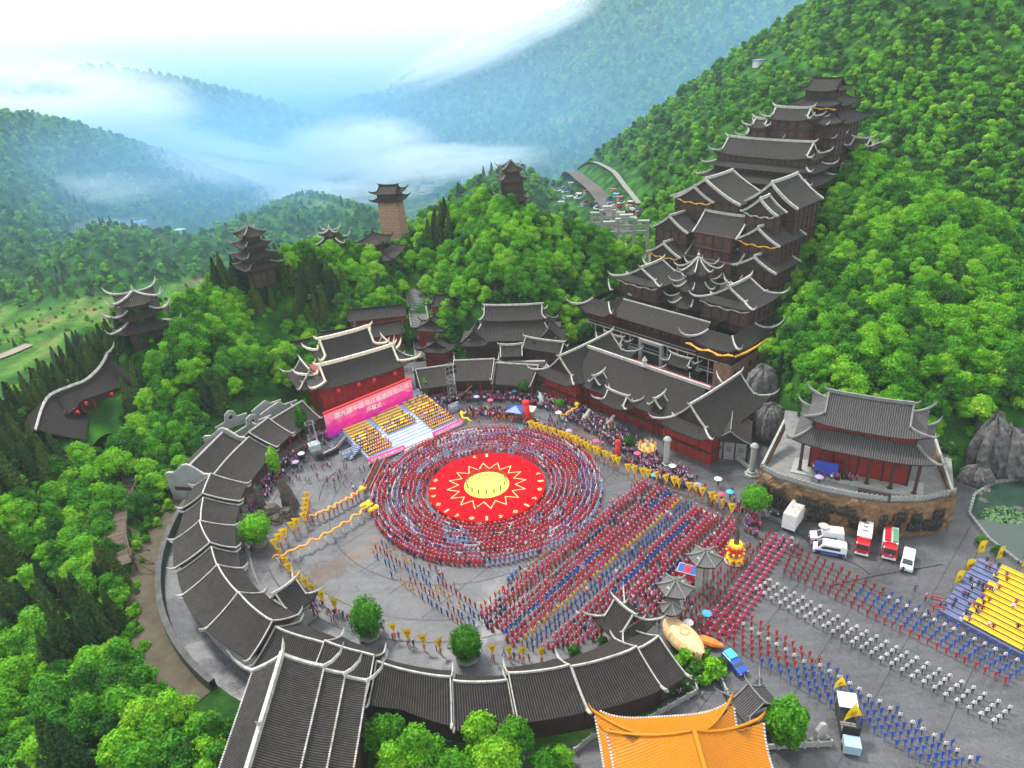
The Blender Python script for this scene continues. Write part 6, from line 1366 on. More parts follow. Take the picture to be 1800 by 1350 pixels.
def text(body, parent, loc, size, m, rot=(PI / 2, 0, 0), ext=.01, align='CENTER', name='lettering'):
    cu = bpy.data.curves.new(name, 'FONT'); cu.body = body; cu.size = size; cu.align_x = align; cu.align_y = 'CENTER'; cu.extrude = ext; cu.offset = .012; cu.materials.append(m); o = bpy.data.objects.new(name, cu); C.objects.link(o); dg = bpy.context.evaluated_depsgraph_get(); m2 = bpy.data.meshes.new_from_object(o.evaluated_get(dg), depsgraph=dg); bpy.data.objects.remove(o)
    o = bpy.data.objects.new(name, m2); C.objects.link(o); o.parent = parent; o.location = loc; o.rotation_euler = rot; return o
wt = mat('white_print', (.85, .83, .85), .6, .05)
text('第九届中国乌江苗族踩花山节', bd, (L * .53, -.24, 6.9), 1.7, wt); text('开幕式', bd, (L * .53, -.24, 4.9), 1.5, wt)
FL, FR = Z(655, 812, .6), Z(812, 744, .6); BL_, BR_ = Z(592, 762, 2.6), Z(742, 700, 2.6)
fm_ = (FL + FR) / 2; fd = FR - FL; fd.z = 0; fw = fd.length; frz = math.atan2(fd.y, fd.x); dep = 19.5
gs = empty('seating_terrace', (fm_.x, fm_.y, 0), frz, 'pale blue stepped seating terrace with yellow benches before the magenta backdrop', 'grandstand')
pale = mat('pale_blue_carpet', (.34, .40, .58), .8, .15, .5); by = mat('yellow_bench', (.80, .50, .03), .5, .15, 1, objrand=.08)
b = MB(); ns = 16
for i in range(ns): b.box(0, 1.2 + dep * (i + .5) / ns, (.5 + .16 * i) / 2, fw, dep / ns, .5 + .16 * i)
MB().box(0, .6, .3, fw, 1.2, .6).build('front_step', pale, gs); b.build('tier', pale, gs, kind='stuff')
bench = MB().box(0, 0, .45, 1, .62, .1).box(0, .05, .2, .96, .1, .4).mesh('bench', by)
blocks = ((-fw * .5, -fw * .22), (-fw * .19, fw * .17), (fw * .2, fw * .5))
for i in range(1, ns):
    for j, (x0, x1) in enumerate(blocks):
        if i < 5 and j == 1: continue
        if j == 2 and i > 12: continue
        o = link('bench', bench, gs, ((x0 + x1) / 2, 1.2 + dep * (i + .5) / ns, .5 + .16 * i)); o.scale = (x1 - x0 - .6, 1, 1)
        p_occ = .95 if i < 6 else (.55 if i < 8 else .05)
        if i >= 6 and j == 2: p_occ = .75 if i < 9 else .3
        if i < 6 or p_occ:
            nn = int((x1 - x0) / .62)
            for q in range(nn):
                if rp_.random() < p_occ:
                    x = x0 + .5 + q * .62; y = 1.2 + dep * (i + .4) / ns; c_, s_ = math.cos(frz), math.sin(frz); t_ = rp_.choice([('purple', 'navy'), ('blue', 'navy'), ('red', 'darkred'), ('navy', 'black'), ('lav', 'purple'), ('crimson', 'navy'), ('orange', 'navy')])
                    crowd.append((fm_.x + x * c_ - y * s_, fm_.y + x * s_ + y * c_, .5 + .16 * i - .28, frz, (t_[0], t_[1], 'hair', 'stand', False), 1))
pk_ = mat('pink_banner_print', (.85, .08, .32), .6, .12, .5)
for j, (u0, v0, u1, v1, lb, tx) in enumerate(((648, 815, 712, 790, 'left pink banner along the front edge of the seating terrace', '中国乌江苗族踩花山节'), (762, 768, 813, 744, 'right pink banner along the front edge of the seating terrace', '中国乌江苗族踩花山节'))):
    p, q = Z(u0, v0, .2), Z(u1, v1, .2); dd = q - p; r1 = empty('banner', (p.x, p.y, 0), math.atan2(dd.y, dd.x), lb, 'banner', 'pink banners before the seats'); MB().box(dd.length / 2, 0, .8, dd.length, .5, 1.3, 0, -.35).build('sheet', pk_, r1); text(tx, r1, (dd.length / 2, -.52, .9), .85, wt, rot=(PI / 2 - .35, 0, 0))
p, q = Z(712, 795, .2), Z(762, 771, .2); dd = q - p; r1 = empty('banner', (p.x, p.y, 0), math.atan2(dd.y, dd.x), 'peach coloured low sheet between the two pink banners', 'banner'); MB().box(dd.length / 2, 0, .4, dd.length, .4, .8).build('sheet', mat('peach_cloth', (.75, .45, .36), .8, .15, 1), r1)
for u, v, lb in ((610, 805, 'white framed sign at the left foot of the seating terrace'), (798, 722, 'white framed sign at the right foot of the seating terrace')):
    p = Z(u, v, 0); r1 = empty('sign_board', (p.x, p.y, 0), frz, lb, 'sign', 'white signs beside the seats'); MB().box(0, 0, 1.5, 3.2, .12, 1.6).build('panel', M['white'], r1); MB().box(0, -.07, 1.5, 2.6, .04, .9).build('printed_face', mat('blue_print', (.1, .3, .6), .5, .2), r1)
    text('嘉宾席', r1, (0, -.11, 1.5), .75, wt); [MB().box(s_ * 1.4, 0, .4, .08, .08, .9).build('leg', M['dark'], r1) for s_ in (-1, 1)]
for (u, v, r_, lb) in ((598, 782, frz + .35, 'upper flight of striped blue grey steps at the left side of the seats'), (622, 800, frz + .35, 'lower flight of striped blue grey steps at the left side of the seats')):
    p = Z(u, v, 0); r1 = empty('side_steps', (p.x, p.y, 0), r_, lb, 'steps', 'side steps of the seating terrace'); sm = MB().box(0, 0, 0, .42, 2.6, .12).mesh('step', mat('blue_grey_metal', (.16, .20, .32), .5, .2, 1))
    for i in range(8): link('step', sm, r1, (-2 + i * .5, 0, .3 + i * .22))
# right grandstand
A = Z(1668, 1092, .4); B = Z(1800, 1163, .4); d_ = B - A; rz = math.atan2(d_.y, d_.x); Lg = 26; gr = empty('grandstand', (A.x, A.y, 0), rz, 'large grandstand with long empty yellow benches at the right edge', 'grandstand')
navy = mat('slate_blue_boards', (.10, .115, .22), .7, .2, .8)
b = MB(); nt_ = 13
for i in range(nt_): b.box(Lg / 2 - 1, 1.3 + i * 1.0, (.9 + .28 * i) / 2, Lg + 2, 1.0, .9 + .28 * i)
b.build('tier', navy, gr, kind='stuff'); MB().box(Lg / 2 - 1, .75, .42, Lg + 2, .1, .95).build('front_board', navy, gr)
bench2 = MB().box(Lg / 2, 0, .42, Lg, .5, .12).box(Lg / 2, .26, .62, Lg, .08, .4).mesh('bench', by)
for i in range(nt_): 
    for s_ in range(3): o = link('bench', bench2, gr, (1.2 + rp_.uniform(-.1, .3) + (Lg / 3) * s_ + (.8 if i % 4 == 1 and s_ == 0 else 0), 1.3 + i * 1.0, .9 + .28 * i + .02)); o.scale = ((Lg / 3 - .35) / Lg, 1, 1)
c_, s_ = math.cos(rz), math.sin(rz)
for i in range(46):
    x = rp_.uniform(-1, 3.2) if i < 38 else rp_.uniform(3, 8); k_ = rp_.randint(0, 12); y = 1.2 + k_; t_ = rp_.choice(SPECT); crowd.append((A.x + x * c_ - y * s_, A.y + x * s_ + y * c_, .9 + .28 * k_ - .2, rz, (t_[0], t_[1], 'hair', 'stand', False), 1))
for j, (s1, lb) in enumerate(((0, 'upper'), (1, 'lower'))):
    p = Z(1645 - s1 * 2, 1060 + s1 * 10, 0); r1 = empty('price_board', (p.x, p.y - s1 * .9, 0), rz + .5, 'small red and white board left of the yellow grandstand, the %s one' % lb, 'sign', 'red boards by the grandstand'); MB().box(0, 0, 1.0, 1.6, .08, .8).build('panel', M['redcloth'], r1); MB().box(0, -.05, 1.0, 1.1, .02, .3).build('printed_face', M['white'], r1); [MB().box(q * .7, 0, .4, .06, .06, .9).build('leg', M['dark'], r1) for q in (-1, 1)]

# ------------------------------------------------------------------ flags
fy = mat('yellow_flag_cloth', (.86, .60, .01), .75, .12, 1.5, objrand=.06); fo = mat('amber_flag_print', (.55, .25, .01), .8, .1)
def wave_tri(w, h, top=True):
    """hanging pennant: wide at the top, a point near the hand"""
    b = MB(); n = 5; rows = []
    for j in range(n + 1):
        f = j / n; ww = w * (1 - f * .97) if top else w * (1 - f * .95)
        rows.append([(-ww / 2 + ww * i / 4, .10 * math.sin(i * 1.7 + j * 1.1), -h * f) for i in range(5)])
    return b.grid(rows)
FLC = wave_tri(1.75, 2.3).mesh('cloth', fy, True); FLE = MB().quad((-.3, -.14, -.45), (-.3, -.14, -.95), (.3, -.14, -.95), (.3, -.14, -.45)).quad((-.12, -.15, -1.1), (-.12, -.15, -1.45), (.12, -.15, -1.45), (.12, -.15, -1.1)).mesh('emblem', fo); FLP = MB().tube([(0, .05, 0), (0, .05, 3.3)], .03, 5).mesh('pole', M['bark'])
def flag(p, rz, s_, label, group, tilt=0):
    t = empty('pennant', (p.x, p.y, .55), rz, label, 'flag', group); t.rotation_euler = (tilt, 0, rz); link('pole', FLP, t); o = link('cloth', FLC, t, (0, 0, 3.25), sc=s_); link('emblem', FLE, o)
    crowd.append((p.x, p.y + .15, 0, rz, ('orange', 'orange', 'hair', 'stand', False), 1)); return t
def flags(pix, n, label, group, jz=.5):
    P = [Z(u, v) for u, v in pix]
    for i in range(n):
        q, t_ = pl(P, min(.999, (i + .5) / n + rp_.uniform(-.2, .2) / n)); flag(q, rp_.uniform(-jz, jz) + .15, rp_.uniform(.85, 1.12), label, group)
flags([(932, 762), (1000, 785), (1060, 815), (1090, 830)], 20, 'yellow triangular flag held in the packed line between the blue tent and the court', 'flags in the packed half of the upper line')
flags([(1095, 838), (1180, 862), (1240, 885), (1290, 915)], 15, 'yellow triangular flag held in the spaced line above the dancers towards the round tree', 'flags in the spaced half of the upper line')
flags([(545, 885), (540, 925), (500, 958), (482, 980)], 10, 'yellow triangular flag held in the file between stump sculpture and orange dragon', 'flags beside the stump sculpture')
flags([(492, 985), (515, 1020), (560, 1060), (600, 1085)], 8, 'yellow triangular flag held by marchers near the planted pool', 'flags by the planted pool')
flags([(680, 1120), (760, 1150), (880, 1165), (975, 1170)], 10, 'yellow triangular flag held along the foot of the square before the lower gallery', 'flags at the foot of the square')
for u, v, s_, lb in ((1470, 1235, 1.3, 'large yellow triangular flag above the stage truck'), (1492, 1290, 1.7, 'large amber triangular flag below the stage truck')):
    p = Z(u, v, 0); t = empty('pennant', (p.x, p.y, 0), .3, lb, 'flag', 'flags on the stage truck'); link('pole', FLP, t, sc=(1, 1, 1.6)); o = link('cloth', wave_tri(.2, -1.9).mesh('cloth', fy, True), t, (0, 0, 3.2)); o.data = MB().grid([[(-.9 * (1 - j / 4) + 1.8 * (1 - j / 4) * i / 4, .1 * math.sin(i + j), 1.9 * j / 4) for i in range(5)] for j in range(5)]).mesh('cloth', fy, True); o.scale = (s_, s_, s_); MB().box(0, -.12, .6, .4, .02, .5).build('emblem', fo, o)
for u, v, lb in ((1672, 1042, 'tall yellow banner leftmost at the near corner of the grandstand'), (1690, 1020, 'tall yellow banner second from the left beside the grandstand'), (1712, 988, 'narrow tall yellow banner at the top left corner of the grandstand'), (1745, 1000, 'tall yellow banner on the upper rim of the grandstand'), (1788, 1015, 'tall yellow banner at the right edge behind the grandstand')):
    p = Z(u, v, 0); t = empty('banner_flag', (p.x, p.y, 0), rp_.uniform(-.2, .6), lb, 'flag', 'tall yellow banners round the grandstand')
    b = MB(); b.grid([[(.05 + 1.35 * i / 4, .09 * math.sin(i * 1.5 + j), 2.0 + 2.6 * j / 5 + .18 * i / 4) for i in range(5)] for j in range(6)]); b.build('cloth', fy, t, True); MB().tube([(0, 0, 0), (0, 0, 4.8)], .04, 5).build('pole', M['bark'], t); MB().box(.72, -.12, 3.4, .5, .02, .6).build('emblem', fo, t)

# ------------------------------------------------------------------ cloth dragons
org = mat('orange_dragon_cloth', (.80, .30, .05), .7, .3, 2, .3)
def dragon(pix, label, hand, hz=1.9, m=org, hd=1, r=.24, n=46, rev=False):
    P = [Z(u, v) for u, v in pix]; o = P[0]; t = empty('dance_dragon', (o.x, o.y, 0), 0, label, 'dragon', 'cloth dragons carried on poles'); pts = []; rad = []
    for i in range(n + 1):
        q, tt = pl(P, min(i / n, .999)); nn = Vector((-tt.y, tt.x, 0)); pts.append(q - o + nn * .38 * math.sin(i * 1.25) + Vector((0, 0, hz + .22 * math.sin(i * .9)))); rad.append(r * (.35 + .65 * min(1, i / 6, (n - i) / 4 + .6)))
    MB().tube(pts, rad, 8).build('body', m, t, True)
    e = pts[-1] if not rev else pts[0]; h = MB(); h.lathe([(.1, -.5), (.5, -.3), (.62, .1), (.45, .5), (.15, .7)], 8, e.x, e.y, e.z); h.tube([e, e + Vector((.3, -.2, .9))], [.12, .02], 5); h.tube([e, e + Vector((-.3, .2, .9))], [.12, .02], 5); h.tube([e + Vector((0, 0, .1)), e + Vector((.9, .3, .0))], [.35, .2], 6); h.build('head', fy, t, True)
    for i in range(2, n, 4): p = pts[i]; MB().tube([p, Vector((p.x + .1, p.y - .15, .9))], .03, 4).build('pole', M['bark'], t); crowd.append((o.x + p.x + .1, o.y + p.y - .2, 0, 0, (*hand, 'raise', False), 1))
dragon([(547, 922), (585, 905), (620, 885), (640, 872)], 'upper orange cloth dragon winding towards the ring of dancers', ('red', 'darkred', 'hair'))
dragon([(482, 995), (520, 980), (580, 950), (630, 918), (652, 900)], 'lower long orange cloth dragon carried by people in white', ('white', 'white', 'hair'))
dragon([(985, 744), (1000, 736), (1016, 724)], 'short pale cloth dragon in the upper court beside a white statue', ('white', 'lightblue', 'hair'), n=16)
dragon([(832, 752), (822, 748), (812, 740)], 'small yellow cloth dragon at the end of the right pink banner', ('yellow', 'yellow', 'hair'), m=fy, n=8)
for u, v, lb in ((642, 895, 'yellow lion costume nearest the ring, left of the pair'), (656, 903, 'yellow lion costume right of the dragon head')):
    p = Z(u, v, 0); t = empty('lion_costume', (p.x, p.y, 0), .4, lb, 'costume', 'yellow lion costumes'); MB().tube([(-.9, 0, .9), (-.4, 0, 1.1), (.3, 0, 1.1), (.8, 0, 1.2)], [.35, .5, .5, .3], 8).build('body', fy, t, True); MB().lathe([(.1, .9), (.55, 1.1), (.6, 1.5), (.3, 1.9)], 8, .9).build('head', fy, t, True); [MB().tube([(x, y, .8), (x, y, 0)], [.14, .1], 5).build('leg', fy, t) for x in (-.6, .5) for y in (-.2, .2)]

# ------------------------------------------------------------------ vehicles
tyre = mat('tyre_rubber', (.015, .015, .015), .9, .1); rimm = mat('wheel_rim', (.4, .4, .42), .3, .1, metal=.6); lampm = mat('headlamp_glass', (.75, .75, .7), .2, .05); paint = {}
def pt_(n, c): 
    if n not in paint: paint[n] = mat(n + '_paint', c, .3, .06, 1, spec=.6)
    return paint[n]
for n, c in dict(white=(.72, .73, .74), red=(.40, .012, .02), blue=(.01, .06, .35), cyan=(.04, .42, .55), dark=(.02, .022, .026), ltblue=(.30, .42, .55), green=(.10, .25, .14)).items(): pt_(n, c)
WH = MB().lathe([(.2, -.12), (.36, -.12), (.38, 0), (.36, .12), (.2, .12)], 12).mesh('tyre', tyre); RI_ = MB().lathe([(.01, .02), (.2, .10), (.2, -.10), (.01, -.02)][::-1], 10).mesh('rim', rimm)
def wheels(t, xs, w, r=1.0):
    for x in xs:
        for s_ in (-1, 1): o = bpy.data.objects.new('wheel', WH); C.objects.link(o); o.parent = t; o.location = (x, s_ * (w / 2 - .1), .38 * r); o.rotation_euler = (PI / 2, 0, 0); o.scale = (r, r, r); q = bpy.data.objects.new('rim', RI_); C.objects.link(q); q.parent = o
def profile_body(pts, w, inset=.0):
    """side outline extruded across the width with tucked-in upper edges"""
    b = MB(); n = len(pts); zt = max(p[1] for p in pts); zb = min(p[1] for p in pts); rows = []
    for y in (-1, -.86, .86, 1):
        rows.append([(p[0] * (1 if abs(y) < .9 else .985), y * w / 2 * (1 - (.10 * max(0, (p[1] - zb) / (zt - zb) - .45) / .55)), p[1] - (.04 if abs(y) > .9 and p[1] > zt * .8 else 0)) for p in pts])
    b.grid(rows, closed=True); m = len(pts); b.face(list(range(m))); b.face([3 * m + i for i in range(m)][::-1]); return b
def van(u, v, rz, L, w, h, body, label, low=None, name='van', nose=.8, cat='van', stripe=None):
    p = Z(u, v, 0); t = empty(name, (p.x, p.y, 0), rz, label, cat); hl = L / 2
    prof = [(-hl, .35), (hl - .1, .35), (hl, .8), (hl - .05, 1.05), (hl - nose, 1.25), (hl - nose - .75, h - .08), (hl - nose - 1.2, h), (-hl + .2, h), (-hl, h - .3)]
    profile_body(prof, w).build('body', paint[body], t)
    g_ = M['glass']; MB().quad((hl - nose + .02, -w * .42, 1.28), (hl - nose + .02, w * .42, 1.28), (hl - nose - .72, w * .37, h - .1), (hl - nose - .72, -w * .37, h - .1)).build('windscreen', g_, t)
    for s_ in (-1, 1):
        MB().box(-.35, s_ * w * .478, h * .70, L - nose - 2.1, .05, h * .24).build('side_window', g_, t); MB().box(hl - nose - 1.0, s_ * w * .482, h * .66, .7, .05, h * .2).build('side_window', g_, t)
        MB().box(hl - .03, s_ * w * .36, .85, .1, .35, .2).build('headlight', lampm, t); MB().box(-hl + .0, s_ * w * .40, .9, .06, .2, .35).build('tail_light', M['redcloth'], t)
        if low: MB().box(-.1, s_ * w * .497, .68, L - .5, .05, .55).build('side_panel', paint[low], t)
    if low: MB().box(hl - .02, 0, .62, .06, w * .8, .3).build('front_panel', paint[low], t)
    wheels(t, (-hl + .95, hl - 1.0), w); return t
def heading(a, b): p, q = Z(*a), Z(*b); return math.atan2(q.y - p.y, q.x - p.x)
van(1457, 971, heading((1480, 975), (1433, 966)), 5.6, 2.1, 2.4, 'white', 'white minibus with blue lower side parked below the satellite truck', 'blue', 'minibus', .75, 'minibus')
van(1594, 992, heading((1598, 972), (1591, 1008)), 5.0, 2.0, 2.0, 'white', 'plain white van parked alone right of the red fire engines', None)
# satellite truck behind the minibus
t = van(1452, 950, heading((1480, 952), (1430, 946)), 5.8, 2.1, 1.9, 'white', 'white satellite broadcast van with roof dish behind the minibus', None, 'broadcast_van', 1.2)
MB().box(-.9, 0, 2.15, 3.6, 2.0, 1.2).build('equipment_box', paint['white'], t); MB().lathe([(.02, .0), (.5, .08), (.95, .35)], 14, .8, .0, 3.0).build('dish', M['white'], t); MB().tube([(.8, 0, 2.7), (.8, 0, 3.1)], .08, 5).build('dish_mast', M['dark'], t)
def truck(u, v, rz, cab, label, kind):
    p = Z(u, v, 0); t = empty('fire_engine' if kind != 'box' else 'box_truck', (p.x, p.y, 0), rz, label, 'fire engine' if kind != 'box' else 'truck'); w = 2.45
    profile_body([(1.6, .5), (3.5, .5), (3.6, 1.2), (3.5, 1.6), (3.3, 2.6), (3.0, 2.75), (1.7, 2.75)], w).build('cab', paint[cab], t); MB().quad((3.56, -1.0, 1.62), (3.56, 1.0, 1.62), (3.34, .95, 2.5), (3.34, -.95, 2.5)).build('windscreen', M['glass'], t)
    for s_ in (-1, 1): MB().box(2.8, s_ * 1.19, 2.05, .9, .05, .65).build('side_window', M['glass'], t); MB().box(3.58, s_ * .9, .95, .08, .35, .22).build('headlight', lampm, t)
    MB().box(3.62, 0, .65, .1, 2.3, .3).build('bumper', paint['white'], t)
    if kind == 'fire1':
        MB().box(-1.1, 0, 1.65, 5.0, w, 2.3).build('pump_body', paint['red'], t); MB().box(-1.1, 0, 2.88, 5.0, w * .98, .16).build('roof_deck', paint['white'], t); [MB().box(-2.9 + i * 1.2, 0, 3.0, .5, .8, .12).build('roof_hatch', M['stone'], t) for i in range(3)]; MB().box(1.9, 0, 2.9, .3, 1.6, .2).build('light_bar', M['redcloth'], t)
    elif kind == 'fire2':
        MB().box(-1.1, 0, 1.5, 5.0, w, 2.0).build('pump_body', paint['white'], t); MB().box(-1.0, -.55, 2.65, 4.2, .95, .5).build('red_tank', paint['red'], t); MB().box(-.8, .7, 2.62, 3.6, .8, .45).build('green_tank', paint['green'], t); MB().box(1.9, 0, 2.9, .3, 1.6, .2).build('light_bar', M['redcloth'], t)
    else:
        MB().box(-1.4, 0, 2.3, 5.8, 2.5, 3.3).build('cargo_box', paint['white'], t); MB().box(-1.4, 0, 3.98, 5.8, 2.52, .06).build('box_roof', M['white'], t); MB().box(-1.4, 0, .6, 5.8, 2.3, .25).build('chassis', M['dark'], t)
    wheels(t, (-2.9, -1.9, 2.6), w, 1.2); return t
truck(1516, 958, heading((1518, 938), (1512, 978)), 'red', 'red fire engine with white roof deck, the left of two', 'fire1')
truck(1562, 965, heading((1563, 946), (1561, 985)), 'red', 'red fire engine with red and green tanks on its roof, the right of two', 'fire2')
truck(1398, 915, heading((1385, 935), (1412, 895)), 'white', 'tall white box truck with its cab towards the relief wall', 'box')
t = van(1366, 896, heading((1372, 885), (1360, 910)), 4.8, 2.0, 1.6, 'dark', 'dark support car with two raised white roof panels near the round tree', None, 'support_car', 1.1, 'car')
for s_ in (-.6, .9): MB().box(-1.2, s_ * 1.3, 2.6, 1.8, 1.8, .08, .2).build('raised_panel', paint['white'], t); MB().tube([(-1.2, s_, 1.5), (-1.2, s_ * 1.2, 2.6)], .05, 4).build('strut', M['dark'], t)
t = van(1291, 1172, heading((1280, 1160), (1303, 1185)), 4.3, 1.85, 1.5, 'blue', 'small blue pickup with a bright cyan load parked beside the lower column', None, 'blue_pickup', 1.1, 'pickup'); MB().box(-1.1, 0, 1.6, 1.7, 1.4, .35).build('load_cover', paint['cyan'], t)
p = Z(1487, 1275, 0); t = empty('stage_truck', (p.x, p.y, 0), heading((1487, 1280), (1480, 1240)), 'open sided black sound truck with a white roof panel and ladder racks', 'truck')
MB().box(0, 0, .75, 5.6, 2.3, .5).build('chassis', M['dark'], t); MB().box(-2.6, 0, 1.9, .2, 2.2, 2.2).build('end_panel', M['dark'], t); MB().box(1.6, 0, 3.2, 2.6, 2.5, .1).build('roof_panel', paint['white'], t); [MB().tube([(x, y, 1), (x, y, 3.2)], .05, 4).build('post', M['stone'], t) for x in (.4, 2.8) for y in (-1.1, 1.1)]; [MB().box(-.6 - i * .45, 0, 1.2 + i * .05, .3, 2.0, .12).build('rack', M['stone'], t) for i in range(4)]; MB().box(-3.9, 0, 1.1, 1.8, 2.1, 1.5).build('cab', paint['ltblue'], t); wheels(t, (-3.8, 1.5), 2.3, 1.1)
# camera carts (black telescopic cranes)
for u0, v0, u1, v1, lb in ((563, 808, 592, 794, 'long black camera crane cart on the left of the square'), (786, 708, 814, 700, 'long black camera crane cart at the back of the square')):
    rz_ = heading((u0, v0), (u1, v1)); p = (Z(u0, v0) + Z(u1, v1)) / 2; t = empty('crane_cart', (p.x, p.y, 0), rz_, lb, 'crane', 'camera crane carts'); MB().box(0, 0, .8, 5.2, 1.4, .7).build('body', M['dark'], t); MB().box(.3, 0, 1.25, 4.0, .35, .25).build('boom', M['white'], t); MB().tube([(2.0, 0, 1.2), (5.4, .3, 2.8)], .08, 5).build('boom_tip', fy, t); MB().box(-2.0, .2, 1.4, 1.0, 1.0, .5).build('console', paint['dark'], t); wheels(t, (-1.9, 1.9), 1.5)
# lighting masts
def mast(u, v, H, label, guys=True):
    p = Z(u, v, 0); t = empty('lighting_mast', (p.x, p.y, 0), .5, label, 'mast', 'lighting masts'); m_ = mat('galvanised_truss', (.38, .39, .40), .4, .1, metal=.5) if 'galvanised_truss' not in bpy.data.materials else bpy.data.materials['galvanised_truss']
    b = MB(); s_ = .9; n = int(H / 1.3)
    for a, c_ in ((-s_, -s_), (s_, -s_), (s_, s_), (-s_, s_)): b.tube([(a, c_, 0), (a, c_, H)], .06, 4)
    b.build('upright', m_, t, kind='stuff'); b = MB()
    for i in range(n):
        z0, z1 = H * i / n, H * (i + 1) / n; q = [(-s_, -s_), (s_, -s_), (s_, s_), (-s_, s_)]
        for k_ in range(4): b.tube([(*q[k_], z0), (*q[(k_ + 1) % 4], z1)], .04, 4); b.tube([(*q[k_], z1), (*q[(k_ + 1) % 4], z1)], .035, 4)
    for a in range(4): th = a * PI / 2 + .4; b.tube([(0, 0, H * .35), (3.4 * math.cos(th), 3.4 * math.sin(th), 0)], .05, 4)
    b.build('bracing', m_, t, kind='stuff'); sp_ = MB().box(0, 0, 0, .6, .5, .9).mesh('spotlight', M['dark'])
    for i in range(6): link('spotlight', sp_, t, (-1.1 + (i % 3) * 1.1, -1.1, H * (.82 if i < 3 else .95)))
    MB().box(0, 0, H * .28, 2.6, 2.2, 1.6).build('control_booth', mat('clear_sheet', (.35, .42, .42), .4, .2) if 'clear_sheet' not in bpy.data.materials else bpy.data.materials['clear_sheet'], t) if guys else None
mast(796, 702, 10.5, 'tall lighting mast before the back gallery', False); mast(556, 800, 9, 'lighting mast on a wide scaffold at the left of the square')
# tents and inflatables
def inflatable(pix, r, label, m='redcloth'):
    P = [Z(u, v, z) for u, v, z in pix]; o = P[0]; t = empty('inflatable_column', (o.x, o.y, 0), 0, label, 'inflatable', 'red inflatable columns'); MB().tube([(q.x - o.x, q.y - o.y, q.z) for q in P], r, 8).build('column', M[m], t, True); MB().lathe([(r * 1.5, 0), (r * 1.5, .5)], 8).build('base', M['white'], t); MB().lathe([(.1, -.2), (r * 1.3, 0), (r * 1.1, .5), (.1, .9)], 8, P[-1].x - o.x, P[-1].y - o.y, P[-1].z).build('cap', M['redcloth'], t)
inflatable([(928, 742, 0), (924, 708, 5)], .8, 'red inflatable column beside the blue tent'); inflatable([(1085, 808, 0), (1086, 778, 4.5)], .55, 'red inflatable column in the middle of the court')
p = Z(908, 734, 0); t = empty('market_tent', (p.x, p.y, 0), -.4, 'bright blue canopy tent at the back edge of the square', 'tent'); MB().lathe([(2.9, 2.5), (.1, 3.5)], 4, off=PI / 4, sx=1.1).build('canopy', paint['blue'], t); [MB().tube([(x, y, 0), (x, y, 2.5)], .04, 4).build('pole', M['dark'], t) for x in (-2.1, 2.1) for y in (-1.9, 1.9)]; MB().box(3.2, 1.2, 2.4, 3, 2.4, .1, 0, .2).build('side_canopy', M['white'], t)
p = Z(1247, 1015, 0); t = empty('market_tent', (Z(1208, 1010, 1).x, Z(1208, 1010, 1).y, 0), -.5, 'small blue topped kiosk with white rim between the stone gates', 'tent'); MB().box(0, 0, 2.2, 3.2, 2.2, .1).build('canopy', paint['blue'], t); MB().box(0, 0, 2.26, 1.2, 1.8, .06).build('red_patch', M['redcloth'], t); b = MB(); [b.box(*q) for q in ((0, 1.15, 2.25, 3.4, .14, .12), (0, -1.15, 2.25, 3.4, .14, .12), (1.65, 0, 2.25, .14, 2.2, .12), (-1.65, 0, 2.25, .14, 2.2, .12))]; b.build('rim', M['white'], t); MB().box(0, 0, 1, 3, 2, 1.9).build('counter', M['redcloth'], t)
# blue and white tarpaulin rolls by the relief wall
for u0, v0, u1, v1, m_, lb in ((1442, 910, 1468, 917, 'blue', 'blue end of the tarpaulin roll below the relief wall'), (1468, 917, 1515, 926, 'white', 'white crumpled tarpaulin below the relief wall'), (1515, 924, 1545, 924, 'blue', 'bright blue tarpaulin sheet beside the fire engine'), (1548, 930, 1572, 932, 'red', 'red and yellow cloth bundle right of the blue tarpaulin')):
    p, q = Z(u0, v0), Z(u1, v1); d_ = q - p; n = 7; t = MB(); t.tube([(p.lerp(q, i / n) + Vector((rp_.uniform(-.1, .1), rp_.uniform(-.25, .25), .55))) - p for i in range(n + 1)], [.55 + rp_.uniform(-.15, .25) for i in range(n + 1)], 7, .8); o = t.build('tarpaulin', paint[m_]); o.location = (p.x, p.y, 0); tag(o, lb, 'tarpaulin')

